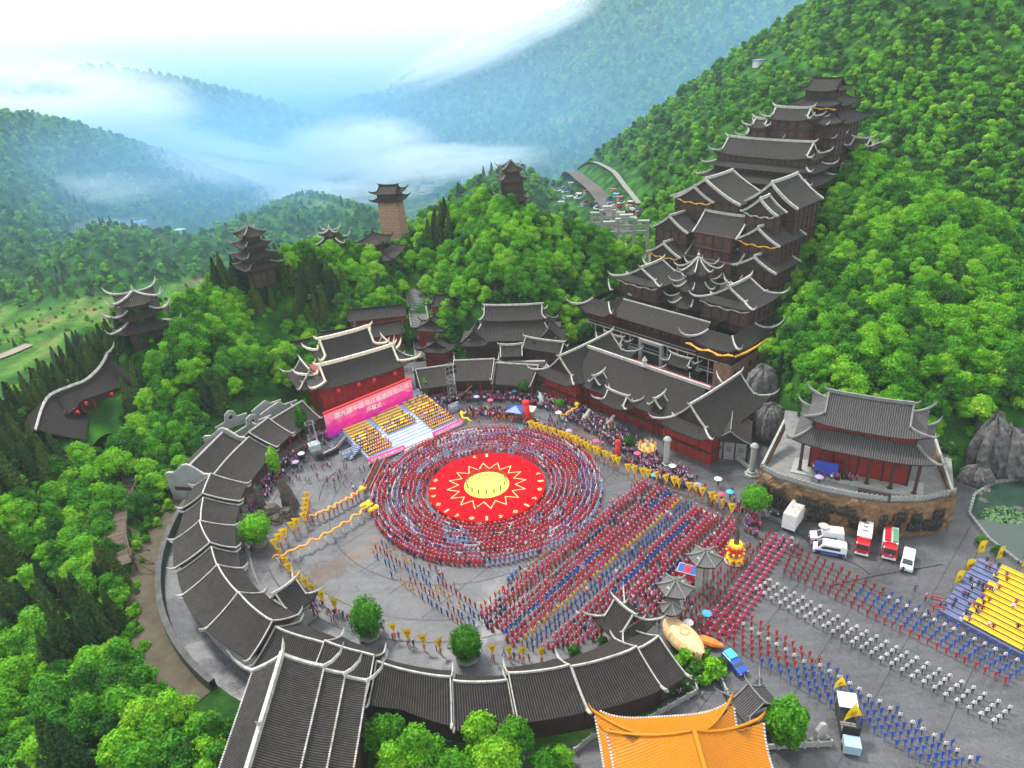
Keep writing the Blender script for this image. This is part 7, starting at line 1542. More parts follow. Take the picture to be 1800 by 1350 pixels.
# ------------------------------------------------------------------ statues, columns, gates, sculpture
for u, v, lb in ((1171, 822, 'pale carved column standing near the carved red hall'), (1321, 835, 'pale carved column at the corner of the relief wall')):
    p = Z(u, v, 0); t = empty('carved_column', (p.x, p.y, 0), .3, lb, 'column', 'pale carved columns'); MB().lathe([(1.5, 0), (1.5, .5), (1.1, .6), (1.1, 1.1), (.62, 1.2)], 8).build('base', M['stone_light'], t); b = MB(); b.lathe([(.62 + .05 * (i % 2), 1.2 + i * .42) for i in range(14)], 12); b.build('shaft', M['stone_light'], t, True); MB().lathe([(.62, 6.7), (.85, 6.95), (.9, 7.4), (.5, 7.9), (.1, 8.1)], 10).build('capital', M['stone_light'], t)
def gate_pav(u, v, label, s_=1.0, second=False):
    p = Z(u, v, 0); t = empty('stone_gate_pavilion', (p.x, p.y, 0), .6, label, 'gate', 'stone gate pavilions'); R = Roof(bar=.14, rib=.5, horn=.3, mats=('stone_light2', 'stone_light2', 'stone'), nq=3); R.ngon(ident, 6, 2.9 * s_, 7.0 * s_, .25, 8.3 * s_, .2, .2); R.done(t)
    cm = MB().box(0, 0, 3.8 * s_, .9, .9, 7.6 * s_).mesh('pillar', M['stone_light']); [link('pillar', cm, t, (x, y, 0)) for x, y in ((-1.2, 0), (1.2, 0))]
    MB().box(0, 0, 6.3 * s_, 3.4, .7, .9).build('lintel', M['stone_light'], t)
    if second: R = Roof(bar=.12, rib=.5, horn=.3, mats=('stone_light2', 'stone_light2', 'stone'), nq=3); R.ngon(TR(-2.4, -1.4), 6, 1.9, 5.0, .2, 6.2, .4); R.done(t, 'lower_roof'); link('pillar', MB().box(0, 0, 2.5, .8, .8, 5).mesh('pillar', M['stone_light']), t, (-2.4, -1.4, 0))
M['stone_light2'] = tile_mat('weathered_stone_tiles', (.09, .09, .088), (.16, .155, .15), mossf=.2)
gate_pav(1184, 1088, 'nearer grey stone gate pavilion with a smaller roof attached, beside the wooden drum', second=True); gate_pav(1235, 1035, 'farther grey stone gate pavilion right of the kiosk')
# pale wooden drum-like boat
p = Z(1204, 1120, 2.6); dr_ = heading((1172, 1098), (1222, 1148)); t = empty('wooden_drum', (p.x, p.y, .9), dr_, 'huge pale wooden shell shaped drum leaning on the end of the gallery', 'sculpture'); rows = []
palew = mat('pale_planed_wood', (.62, .42, .21), .55, .25, 1.5, .3); n1 = 20
for i in range(n1 + 1):
    f = i / n1; x = -4.4 + 8.6 * f; w_ = 2.3 * (math.sin(PI * min(1, f * .93 + .06)) ** .55); h = 2.3 + 1.2 * math.sin(PI * f)
    rows.append([(x, w_ * math.cos(PI * j / 12), 1.0 + h * math.sin(PI * j / 12) * .55 + .04 * (j % 2)) for j in range(13)])
MB().grid(rows).build('shell', palew, t, False); MB().box(-.2, 0, .6, 6.5, 3.0, 1.2).build('base', palew, t); b = MB(); b.lathe([(.85, 2.86), (.85, 2.98), (.6, 3.0), (.6, 2.9)], 16, -.1, 0); b.build('carved_ring', mat('carved_wood_ring', (.5, .30, .14), .6, .3, 3, .4), t)
for i in range(5): o = MB().lathe([(.16, 0), (.2, .2), (.2, .35)], 8).build('peg', M['wood'], t); o.location = (3.6 - .1 * abs(i - 2), -1.2 + i * .6, 1.75)
p = Z(1235, 1140, 0); tag(MB().tube([(-2, 1, .7), (-.8, .3, 1.1), (.5, -.4, 1.0), (2, -.8, .6)], [.5, .8, .8, .4], 8, .8).build('inflatable_arch_cloth', paint.setdefault('org', mat('orange_cloth', (.80, .20, .02), .7, .2))), 'crumpled bright orange cloth lying beside the wooden drum', 'cloth').location = (p.x + 1.0, p.y + .5, 0)
# stump sculpture
p = Z(487, 905, 0); t = empty('stump_sculpture', (p.x, p.y, 0), 0, 'dark brown petrified tree stump sculpture with two tall splintered trunks', 'sculpture'); st_ = mat('petrified_bark', (.075, .058, .048), .95, .4, 1.2, 1.0, 5)
for k_, (x, y, h, r_, lx) in enumerate(((-3.4, 1.8, 6, .8, -.6), (2.8, 2.4, 7.5, 1.15, -1.2), (1.4, 3.0, 5, .8, -.3), (-1, 0, 2.4, 1.8, 0), (2.6, -.8, 2.0, 1.3, 0), (-3.2, -1, 1.8, 1.0, 0), (.6, -2.2, 1.3, 1.1, 0))):
    b = MB(); rs_ = random.Random(k_); rws = []
    for j in range(7): f = j / 6; rws.append([(x + lx * f + r_ * (1.25 - .55 * f) * (1 + .28 * rs_.uniform(-1, 1)) * math.cos(2 * PI * q / 10), y + r_ * (1.25 - .55 * f) * (1 + .28 * rs_.uniform(-1, 1)) * math.sin(2 * PI * q / 10), h * f * (1 + (.12 * rs_.uniform(-1, 1) if j == 6 else 0))) for q in range(10)])
    i0 = len(b.v); b.grid(rws, closed=True); b.face([i0 + 60 + q for q in range(10)]); b.build('trunk', st_, t)
for k_ in range(9): a = k_ * .7 + .3; MB().tube([(0, 0, .9), (2.6 * math.cos(a), 2.0 * math.sin(a) - .5, .8), (4.2 * math.cos(a), 3.2 * math.sin(a) - .5, .1)], [.5, .3, .1], 6).build('root', st_, t)
# flower totem and dead trunk
p = Z(1291, 985, 0); t = empty('flower_totem', (p.x, p.y, 0), 0, 'colourful tiered flower base under a black tree trunk in the court', 'sculpture')
for i, (r_, z0, z1, m_) in enumerate(((1.9, 0, .35, 'white'), (1.7, .35, 1.3, 'ye'), (1.3, 1.3, 2.0, 'gr'), (1.5, 2.0, 2.7, 'rd'), (1.1, 2.7, 3.4, 'og'), (1.3, 3.4, 4.0, 'ye'))): 
    mm = {'white': M['white'], 'ye': fy, 'gr': paint['green'], 'rd': M['redcloth'], 'og': paint['org']}[m_]; b = MB(); b.lathe([(r_ * .9, z0), (r_, z0 + .1), (r_ * .85, z1)], 14); b.build('flower_tier', mm, t)
    if i: 
        fb = MB().lathe([(.05, -.25), (.28, 0), (.05, .25)], 6).mesh('blossom', [fy, M['redcloth'], paint['org']][i % 3]); [link('blossom', fb, t, (r_ * math.cos(a), r_ * math.sin(a), (z0 + z1) / 2)) for a in [2 * PI * q / 9 for q in range(9)]]
MB().tube([(0, 0, 3.8), (.2, .3, 6), (.1, .9, 8), (.4, 1.4, 10)], [.55, .42, .38, .18], 8).build('black_trunk', st_, t)
for u, v, lb, m_, s_ in ((952, 712, 'white rearing animal statue by the small green tree', 'white', 1.0), (1030, 742, 'white sitting beast statue in the upper court', 'white', 1.1), (1072, 752, 'white beast statue with a red cloth', 'white', 1.0), (1138, 797, 'round orange float with a white figure on top', 'org', 1.2)):
    p = Z(u, v, 0); t = empty('festival_float' if m_ == 'org' else 'beast_statue', (p.x, p.y, 0), rp_.uniform(0, 2), lb, 'float' if m_ == 'org' else 'statue')
    if m_ == 'org':
        MB().lathe([(1.0, .2), (1.9, .9), (2.1, 1.6), (1.6, 2.0)], 14).build('bowl', mat('orange_float_shell', (.72, .36, .10), .6, .2), t); pm_ = MB().tube([(0, 0, 0), (.5, 0, 1.0), (.4, 0, 1.7)], [.4, .35, .05], 6).mesh('petal', bpy.data.materials['orange_float_shell']); [link('petal', pm_, t, (1.4 * math.cos(a), 1.4 * math.sin(a), 1.4), a) for a in [2 * PI * q / 8 for q in range(8)]]; MB().lathe([(.6, 1.6), (.5, 2.4), (.3, 2.9), (.4, 3.2), (.05, 3.6)], 8).build('figure', M['white'], t)
    else:
        MB().lathe([(1.2, 0), (1.2, .7)], 4, off=PI / 4, sx=1.2).build('plinth', M['stone_light'], t); MB().tube([(-.9, 0, 1.2), (-.3, 0, 1.6), (.4, 0, 2.0), (.7, 0, 2.8), (1.0, 0, 3.1)], [.4, .62, .6, .4, .28], 8).build('body', M['white'], t, True); MB().tube([(.9, 0, 3.1), (1.5, 0, 3.0)], [.36, .18], 7).build('head', M['white'], t, True); [MB().tube([(x, y, 1.4), (x + .15, y, .7)], [.2, .14], 5).build('leg', M['white'], t) for x in (-.7, .45) for y in (-.3, .3)]
        if 'red' in lb: MB().box(0, -.5, 1.5, 1.2, .2, 1.0).build('red_cloth', M['redcloth'], t)
# planters with clipped trees
def ball_tree(u, v, r_, h, label, m='leaf', pl_=True, asp=1.0, n=2600, name='clipped_tree', leaf=.22, lean=0, planter_r=2.0):
    p = Z(u, v, 0); t = empty(name, (p.x, p.y, 0), 0, label, 'tree'); rs_ = np.random.RandomState(int(u)); d = rs_.normal(0, 1, (n, 3)); d /= np.linalg.norm(d, axis=1)[:, None]
    bump = 1 + .16 * np.sin(d[:, 0] * 6 + u) * np.sin(d[:, 1] * 5 + 1) + .10 * np.sin(d[:, 2] * 9 + d[:, 0] * 6)
    P = d * (r_ * bump * rs_.uniform(.80, 1.04, n))[:, None] * np.array([1, 1, asp]) + np.array([0, 0, h]); cc, ff = core_blobs([(0, 0, h)], [r_], asp, .86, rs_, 10, 7)
    v_, f_ = join_np(leaf_quads(P, d, leaf, .5, 1, rs_), (cc, ff)); link('crown', npmesh('crown', v_, f_, M[m]), t); MB().tube([(0, 0, 0), (0, 0, h)], [.28, .18], 7).build('trunk', M['bark'], t)
    if pl_: MB().lathe([(planter_r * .95, 0), (planter_r, .55), (planter_r * .8, .55), (planter_r * .8, .4), (0.01, .4)], 8).build('planter', M['stone'], t)
M['bright_leaf'] = foliage_mat('bright_clipped_foliage', [(.03, .14, .004), (.06, .26, .006), (.13, .42, .01), (.22, .52, .015)])
ball_tree(455, 955, 2.9, 3.9, 'round clipped bright green tree beside the stump sculpture', 'bright_leaf'); ball_tree(822, 1158, 2.5, 3.6, 'round clipped tree at the foot of the square above the lower gallery', 'bright_leaf', asp=1.15); ball_tree(1325, 910, 2.6, 4.8, 'round bright green tree in front of the relief wall', 'bright_leaf', asp=.9, planter_r=1.4)
ball_tree(650, 1118, 2.4, 4.2, 'tall oval bright green tree on the square behind the gallery roofs', 'bright_leaf', asp=1.6, pl_=True); ball_tree(1378, 1305, 2.4, 4.2, 'tall dense bamboo like tree between the grey pavilion and the court', 'leaf', False, 1.55, 3600, 'bamboo_tree', .3)
ball_tree(537, 775, 1.3, 6.0, 'slim upright tree left of the magenta backdrop', 'leaf', False, 3.0, 1500, 'slim_tree', .3); ball_tree(487, 838, 1.2, 4.5, 'slim tree planted before the west gallery', 'leaf', False, 2.6, 1300, 'slim_tree', .3); ball_tree(750, 700, .9, 3.4, 'slim tree at the right end of the seating terrace', 'leaf', True, 2.6, 900, 'slim_tree', .28, planter_r=1)
ball_tree(985, 722, 1.1, 2.2, 'small round tree in a white planter in the upper court', 'leaf', True, 1, 700, planter_r=1.3); ball_tree(1106, 790, 1.1, 2.2, 'small round dark tree beside the second red column', 'leaf', True, 1, 700, planter_r=1.2); ball_tree(922, 705, 1.6, 4.4, 'reddish green ornamental tree behind the red inflatable column', 'shrub', False, 1.1, 900, 'ornamental_tree'); ball_tree(1212, 790, .9, 1.2, 'low round bush by the court wall near the small house', 'leaf', False, .9, 500, 'round_bush')
for u, v, s_, lb in ((1205, 1168, 2.2, 'spreading light green bush below the wooden drum'), (1250, 1190, 2.6, 'spreading bright green tree left of the blue pickup'), (1175, 1190, 1.8, 'feathery green bush at the end of the gallery roof'), (1232, 1165, 2.0, 'yellowish bush just below the wooden drum base'), (1268, 1172, 1.3, 'small dark bush between the orange cloth and the blue pickup'), (1222, 1188, 2.1, 'leafy bush in the middle of the planted corner'), (1195, 1212, 1.6, 'low brownish bush behind the balustrade corner'), (1010, 1150, 1.3, 'little bush peeping over the lower gallery roof'), (1060, 1132, 1.1, 'little bush near the right porch'), (1725, 955, 1.2, 'bush on the lake kerb, the upper of two'), (1752, 972, 1.2, 'bush on the lake kerb, the lower of two'), (1170, 1220, 1.8, 'reddish shrub bed inside the balustrade'), (1660, 1170 - 390, 3.0, 'pale green crowned tree right of the temple')):
    z0 = 9 if 'temple' in lb else 0; p = Z(u, v, z0); t = empty('ornamental_bush', (p.x, p.y, z0 * .6), rp_.uniform(0, 6), lb, 'bush' if s_ < 2.2 else 'tree'); link('crown', broad_crown(int(u * 7), 2.4, 3.2, .0, 1500, .3, 7, M['bright_leaf'] if s_ > 2.1 and 'temple' not in lb else M['shrub']), t, sc=s_ / 2.4); MB().tube([(0, 0, -.5), (0, 0, 1.5)], .12, 5).build('trunk', M['bark'], t)
# planted octagonal pool
p = Z(523, 1062, 0); t = empty('planted_pool', (p.x, p.y, 0), 0, 'octagonal stone rimmed bed with a knobbly planted rock near the porch', 'planter'); MB().lathe([(2.9, 0), (2.9, .7), (2.5, .7), (2.5, .4), (.01, .4)], 8).build('rim', M['stone'], t); MB().lathe([(1.1, .3), (1.0, 2.0), (.6, 3.6), (.3, 4.4)], 7).build('rock', mat('mossy_rock', (.16, .13, .06), .9, .4, 1.5, .8), t); link('shrub', broad_crown(77, 1.5, 2.4, .4, 700, .25, 6, M['shrub']), t)
# balustrades and small walls in the lower right corner
def balustrade(pix, label, z=0, h=1.1, name='stone_balustrade'):
    P = [Z(u, v, z) for u, v in pix]; o = P[0]; t = empty(name, (o.x, o.y, z), 0, label, 'balustrade'); pm_ = MB().box(0, 0, h * .6, .28, .28, h * 1.2).mesh('post', M['stone_light']); b = MB()
    for p, q in zip(P[:-1], P[1:]):
        L_ = (q - p).length; n = max(1, int(L_ / 1.5)); a = math.atan2(q.y - p.y, q.x - p.x); m_ = (p + q) / 2 - o; b.box(m_.x, m_.y, h * .45, L_, .14, h * .7, a); b.box(m_.x, m_.y, h * .92, L_, .22, .14, a)
        for i in range(n + 1): c_ = p.lerp(q, i / n) - o; link('post', pm_, t, (c_.x, c_.y, 0), a)
    b.build('panels', M['stone_light'], t, kind='stuff'); return t
balustrade([(1140, 1268), (1225, 1220), (1222, 1205), (1190, 1188)], 'stone balustrade round the shrub bed at the end of the gallery'); balustrade([(1262, 1188), (1285, 1240), (1310, 1300)], 'stone balustrade left of the small grey pavilion'); balustrade([(1345, 1318), (1460, 1312)], 'stone balustrade at the bottom edge right of the yellow roof'); balustrade([(1010, 1325), (1040, 1300), (1075, 1290)], 'short stone balustrade left of the yellow roof')
balustrade([(1240, 800), (1258, 785), (1300, 812), (1325, 835)], 'low stone wall of the court before the small grey house')
for u, v, s_, m_, lb in ((1440, 1300, 1.0, 'stone_light', 'tall pale leaning name stone in the lower right corner'), (1392, 1295, .7, 'white', 'white marble animal carving beside the bamboo tree')):
    p = Z(u, v, 0); t = empty('standing_stone', (p.x, p.y, 0), .4, lb, 'stone'); b = MB(); b.wallpoly([(-.9 * s_, 0), (.9 * s_, 0), (1.0 * s_, 1.6 * s_), (.6 * s_, 3.0 * s_), (-.2 * s_, 3.3 * s_), (-.9 * s_, 2.4 * s_)], -.25, .25); b.build('slab', M[m_], t); MB().box(0, 0, .15, 2.6 * s_, 1.2, .3).build('base', M['stone'], t)
# cliff rocks by the lake and behind the small house
rk = mat('grey_limestone', (.105, .10, .098), .95, .65, .9, 1.0, 1.2)
def rock(u, v, z, sx, sy, sz, label, seed):
    p = Z(u, v, z); rs_ = np.random.RandomState(seed); b = MB(); n, m_ = 34, 14; rows = []
    for j in range(m_ + 1):
        ph = PI * j / m_; rows.append([(sx * math.sin(ph) * math.cos(2 * PI * i / n) * q, sy * math.sin(ph) * math.sin(2 * PI * i / n) * q, sz * math.cos(ph) * (q * .5 + .5)) for i in range(n) for q in [1 + .55 * (vnoise(np.array([i * .8 + seed * 5.0]), np.array([j * .16]), seed)[0] - .5) + .07 * rs_.uniform(-1, 1)]])
    b.grid(rows, closed=True); o = b.build('rock_outcrop', rk); o.location = p; tag(o, label, 'rock'); o.rotation_euler = (0, 0, seed * .7); KEEP_OUT.append((p.x, p.y, min(sx, sy) * .8)); return o
rock(1735, 790, 4, 5, 3.5, 8, 'tall grey limestone pinnacle left of the lake cliff', 1); rock(1765, 800, 3, 6, 4, 6.5, 'grey fluted limestone outcrop above the lake', 2); rock(1795, 795, 3, 6, 4, 5, 'grey limestone shoulder at the right edge above the lake', 3); rock(1715, 840, 1, 3, 2, 3, 'low grey rock at the lake corner', 4)
rock(1338, 690, 5, 4, 3.5, 7, 'pale limestone face between the carved hall and the temple', 5); rock(1352, 745, 4, 4, 3, 5, 'brown rock ledge above the small grey house', 6)
for i, (u, v) in enumerate(((1722, 868), (1728, 880), (1790, 895), (1735, 862))): o = rock(u, v, .1, .9, .7, .5, 'small stone in the lake shallows, number %s from the top' % ('two', 'four', 'three', 'one')[i], 20 + i)
# lily pads on the lake
p = Z(1768, 905, .05); lm_ = mat('lily_pads', (.10, .20, .06), .8, .3, 2); b = MB(); rs_ = random.Random(4)
for i in range(260): a, q = rs_.uniform(0, 6.28), rs_.uniform(0, 1) ** .5 * 3.4; x, y, r_ = q * math.cos(a) * 1.3, q * math.sin(a) * .8, rs_.uniform(.12, .3); b.prism([(x + r_ * math.cos(k_ * 1.05), y + r_ * math.sin(k_ * 1.05)) for k_ in range(6)], 0, .015)
o = b.build('lily_pads', lm_, kind='stuff'); o.location = (p.x, p.y, .06); tag(o, 'patch of green lily pads floating on the lake', 'lily pads')

# ------------------------------------------------------------------ far valley: road, town, market
def ribbon(name, pix, w, m, z=-.2, kind='structure', lift=.6):
    P = cat_([Vector((q.x, q.y, 0)) for q in [Y(u, v, y) for u, v, y in pix]], 8); b = MB(); L_, R_ = [], []
    for i, q in enumerate(P):
        t_ = (P[min(i + 1, len(P) - 1)] - P[max(i - 1, 0)]).normalized(); n_ = Vector((-t_.y, t_.x, 0)) * w / 2; z_ = ground(q.x, q.y) + lift; L_.append((q.x + n_.x, q.y + n_.y, z_)); R_.append((q.x - n_.x, q.y - n_.y, z_)); KEEP_OUT.append((q.x, q.y, w * .5 + 3))
    b.grid([L_, R_]); o = b.build(name, m, kind=kind); return o
pale_r = mat('pale_concrete_road', (.20, .195, .185), .8, .25, .05)
def hit(u, v):
    """where the sight line through a picture point meets the ground (used once, to lay out the far valley)"""
    d = ray(u, v); t = np.arange(150.0, 2600, 7); b_ = np.nonzero(CAM_H + d.z * t < terr(d.x * t, d.y * t))[0]
    return float(d.y * t[b_[0]]) if len(b_) else 1500.0
rd = [(1125, 372), (1095, 352), (1060, 335), (1010, 322), (960, 312), (925, 300)]
ya, yb = hit(1118, 374), max(hit(935, 306), 700)
ribbon('valley_road', [(u, v, 1 / (1 / ya + (1 / yb - 1 / ya) * (i / 5))) for i, (u, v) in enumerate(rd)], 4, pale_r)
ribbon('valley_track', [(u, v, hit(u, v)) for u, v in ((-20, 640), (20, 632), (55, 615))], 6, mat('pale_dirt_track', (.24, .20, .15), .9, .2, .1))
ribbon('market_ground', [(u, v, 1 / (1 / (ya * .95) + (1 / (yb * .8) - 1 / (ya * .95)) * (i / 4))) for i, (u, v) in enumerate(((1108, 390), (1080, 376), (1045, 360), (1010, 346), (978, 334)))], 15, mat('trampled_gravel', (.075, .062, .056), .9, .35, .08), lift=.3)
hc = [mat('far_house_%d' % i, c, .8, .1) for i, c in enumerate(((.55, .54, .5), (.5, .42, .36), (.42, .44, .46), (.6, .58, .56)))]; rc = [mat('far_roof_%d' % i, c, .7, .1) for i, c in enumerate(((.10, .26, .55), (.35, .35, .36), (.30, .10, .06), (.5, .5, .5)))]
rs_ = random.Random(12); spots = [(rs_.uniform(520, 830), rs_.uniform(292, 345)) for i in range(70)] + [(rs_.uniform(985, 1118), rs_.uniform(322, 378)) for i in range(16)] + [(250, 405), (318, 412), (1333, 124)]
wn = MB().box(0, 0, 0, 1.6, .12, 1.4).mesh('window', M['glass'])
for i, (u, v) in enumerate(spots):
    y = hit(u, v)
    if i < 70 and y < 620: continue
    q = Y(u, v, y); gz_ = ground(q.x, q.y); near_ = i >= 70; sx_, sy_, hh = (rs_.uniform(8, 18), rs_.uniform(6, 9), rs_.choice((4, 6, 9, 12))) if not near_ else ((rs_.uniform(5, 9), rs_.uniform(4, 5), rs_.choice((2.5, 3.5))) if i < 88 else (5, 4, 2.5))
    rt = ('blue', 'grey', 'rust red', 'pale')[i % 4]; lb = ('far white walled town building with a flat %s roof in the misty valley' % rt) if not near_ else ('low market shed with a %s roof beside the valley road' % rt)
    if i == 86: lb = 'blue roofed farm shed on the far left meadow, the farther one'
    if i == 87: lb = 'pale roofed farm shed on the far left meadow, the nearer one'
    if i == 88: lb = 'tiny white house high on the green mountain shoulder'
    if 70 <= i < 86: f_ = min(1, y / 900); sx_, sy_, hh = sx_ * f_, sy_ * f_, hh * f_
    t = empty('far_house', (q.x, q.y, gz_ - 1), rs_.uniform(-.5, .5), lb, 'house', 'houses in the misty valley town' if not near_ else ('market sheds beside the valley road' if i < 86 else None)); MB().box(0, 0, hh / 2, sx_, sy_, hh + 1).build('wall', hc[i % 4], t); MB().box(0, 0, hh + .6, sx_ + .8, sy_ + .8, .5).build('roof', rc[0 if i == 86 else i % 4], t)
    if not near_ and i < 40:
        for k_ in range(4): link('window', wn, t, (-sx_ / 2 + sx_ * (k_ + .5) / 4, -sy_ / 2 - .03, hh * .6))
    KEEP_OUT.append((q.x, q.y, 13))
# power pylon on the mountain
q = Y(1580, 62, 560); gz_ = ground(q.x, q.y); t = empty('power_pylon', (q.x, q.y, gz_), .3, 'grey lattice power pylon on the mountain skyline', 'pylon'); b = MB(); [b.tube([(x * 4, y * 4, 0), (x * .6, y * .6, 30)], .18, 4) for x in (-1, 1) for y in (-1, 1)]; [b.tube([(-7, 0, z), (7, 0, z)], .2, 4) for z in (22, 26, 30)]; [b.tube([(s * 3.4 * (1 - z / 36), 0, z), (-s * 3.4 * (1 - (z + 4) / 36), 0, z + 4)], .12, 4) for z in range(0, 28, 4) for s in (-1, 1)]; b.build('lattice', M['stone'], t, kind='stuff')
q = Y(520, 300, 900); t = empty('tower_crane', (q.x, q.y, ground(q.x, q.y)), .3, 'faint tower crane standing in the misty town', 'crane'); MB().tube([(0, 0, 0), (0, 0, 34)], .8, 4).build('tower', M['stone'], t); MB().tube([(-8, 0, 34), (26, 0, 34)], .5, 4).build('jib', M['stone'], t)

# paving joints, kerb steps and cables
jm = mat('dark_joint', (.035, .035, .038), .8, .2, 1); km = mat('pale_kerb_line', (.13, .13, .135), .8, .2, 1)
def flat_arc(name, r, w, a0, a1, m, z):
    b = MB(); aa = [math.radians(a0 + (a1 - a0) * i / 90) for i in range(91)]; b.grid([[(CX + q * math.cos(a), CY + q * math.sin(a), z) for a in aa] for q in (r, r + w)]); return b.build(name, m, kind='structure')
flat_arc('paving_joint', 40.8, .22, 60, 300, jm, .010); flat_arc('paving_kerb', 43.4, .35, 60, 245, km, .012); flat_arc('paving_joint', 36.0, .15, 30, 300, jm, .010); flat_arc('paving_joint', 27.5, .18, 0, 360, jm, .010)
b = MB()
for i in range(-3, 14):
    p = Cc + e1 * (i * 9.0); L0, L1 = (-34, 34) if i < 4 else (-30, 62)
    if i < -2: continue
    for q0, q1 in ((L0, L1),):
        a_, c_ = p + e2 * q0, p + e2 * q1; d_ = e1 * .07; b.quad((*(a_ - d_).xy, .014), (*(a_ + d_).xy, .014), (*(c_ + d_).xy, .014), (*(c_ - d_).xy, .014))
b.build('paving_joint', jm, kind='stuff')
for pix, lb in ((((1460, 1030), (1540, 1012), (1600, 1002), (1656, 992)), 'black cable lying across the car park below the fire engines'), (((1330, 905), (1400, 935), (1440, 968), (1500, 990), (1530, 1010)), 'long black cable running past the box truck to the minibus'), (((590, 830), (570, 850), (560, 880)), 'thin cable by the camera crane cart on the left')):
    P = [Z(u, v, .05) for u, v in pix]; o = MB().tube([q - Vector((P[0].x, P[0].y, 0)) for q in cat_(P, 5)], .06, 4).build('cable', M['dark']); o.location = (P[0].x, P[0].y, 0); tag(o, lb, 'cable')
um = [MB().lathe([(.85, 2.0), (.5, 2.22), (.03, 2.34)], 8).mesh('umbrella', PM[c_]) for c_ in ('white', 'lav', 'pink', 'lightblue')]; hm = MB().tube([(0, 0, 1.1), (0, 0, 2.3)], .02, 4).mesh('handle', M['dark']); nm_ = ('white', 'lilac', 'pink', 'light blue')
for i, (u, v, w_) in enumerate(((982, 728, 'in the upper court left of the statues'), (1000, 760, 'behind the yellow flags'), (1048, 778, 'right of the brown paving patch'), (1150, 838, 'near the pale column'), (1182, 822, 'between pale column and crowd'), (1226, 855, 'in the court near the small house'), (1268, 872, 'behind the last yellow flags'), (1283, 868, 'left of the round tree'), (1262, 845, 'in the middle of the upper court'), (838, 700, 'before the back gallery'), (862, 706, 'beside the back gallery crowd'), (905, 690, 'near the blue tent'), (530, 800, 'beside the lighting scaffold'), (520, 815, 'among people left of the crane cart'), (1330, 862, 'by the corner column'), (1242, 1082, 'under the farther stone gate'), (1210, 1098, 'by the nearer stone gate'), (1440, 842, 'on the temple terrace'), (1120, 800, 'beside the orange float'), (950, 700, 'at the left wing of the carved hall'))):
    z_ = 7.35 if 'terrace' in w_ else 0; p = Z(u, v, z_ + 1.5); t = empty('umbrella_open', (p.x, p.y, z_), 0, 'open %s umbrella held %s' % (nm_[i % 4], w_), 'umbrella'); link('canopy', um[i % 4], t); link('handle', hm, t); crowd.append((p.x + .1, p.y, z_, 0, ('navy', 'black', 'hair', 'stand', False), 1))

# cars parked in the valley market, each a small body with a dark cabin
cb = MB(); cb.box(0, 0, .55, 4.2, 1.75, .7); cb.cur = 1; cb.box(-.2, 0, 1.15, 2.2, 1.5, .55)
cmv = [cb.mesh('parked_car', [paint[c_], M['glass']]) for c_ in ('white', 'red', 'blue', 'dark', 'white', 'ltblue')]; cn_ = ('white', 'red', 'blue', 'dark', 'white', 'pale blue')
for i in range(44):
    u = rs_.uniform(965, 1125); v = 330 + (u - 965) * .32 + rs_.uniform(-9, 14); y = hit(u, v)
    if y < 300: continue
    q = Y(u, v, y); o = link('parked_car', cmv[i % 6], None, (q.x, q.y, ground(q.x, q.y) + .5), rs_.uniform(0, 3)); tag(o, 'tiny %s car parked by the valley road beyond the memorial arches' % cn_[i % 6], 'car', '%s cars parked in the valley market' % cn_[i % 6])
# ------------------------------------------------------------------ put the people in: nearest 290 as individuals, the rest as one crowd
DISTRICT.sort(key=lambda q: math.sqrt(q[0] ** 2 + q[1] ** 2 + 8100)); CN = {'white': 'white shirt and dark trousers', 'blue': 'blue uniform', 'red': 'red costume', 'darkred': 'dark red costume'}
vis = []; rest = []
for q in DISTRICT:
    u, v, z = project(np.array([[q[0], q[1], .8]])); (vis if (len(vis) < 288 and -5 < u[0] < 1805 and v[0] < 1352) else rest).append(q)
for x, y, z, rz, key, s_, lb, grp, c_, w1, w2 in vis:
    o = link('person', person_mesh(*key), None, (x, y, z), rz, 1.06); col_ = CN[c_[0]]
    tag(o, 'person in %s, %s column, %s, %s%s' % (col_.replace(' and dark trousers', ''), lb, w1, w2, '' if key[3] == 'stand' else ', mid step'), 'person', grp + ', ' + col_)
crowd += [q[:6] for q in rest]
keys = sorted({q[4] for q in crowd}); kid = {k_: i for i, k_ in enumerate(keys)}
o = scatter('crowd', [q[:3] for q in crowd], [q[3] for q in crowd], [q[5] * 1.04 for q in crowd], [kid[q[4]] for q in crowd], [person_mesh(*k_) for k_ in keys], 'thousands of costumed dancers and spectators filling the square', 'crowd')
print('CROWD', len(crowd), 'kinds', len(keys), 'individuals', len(vis))
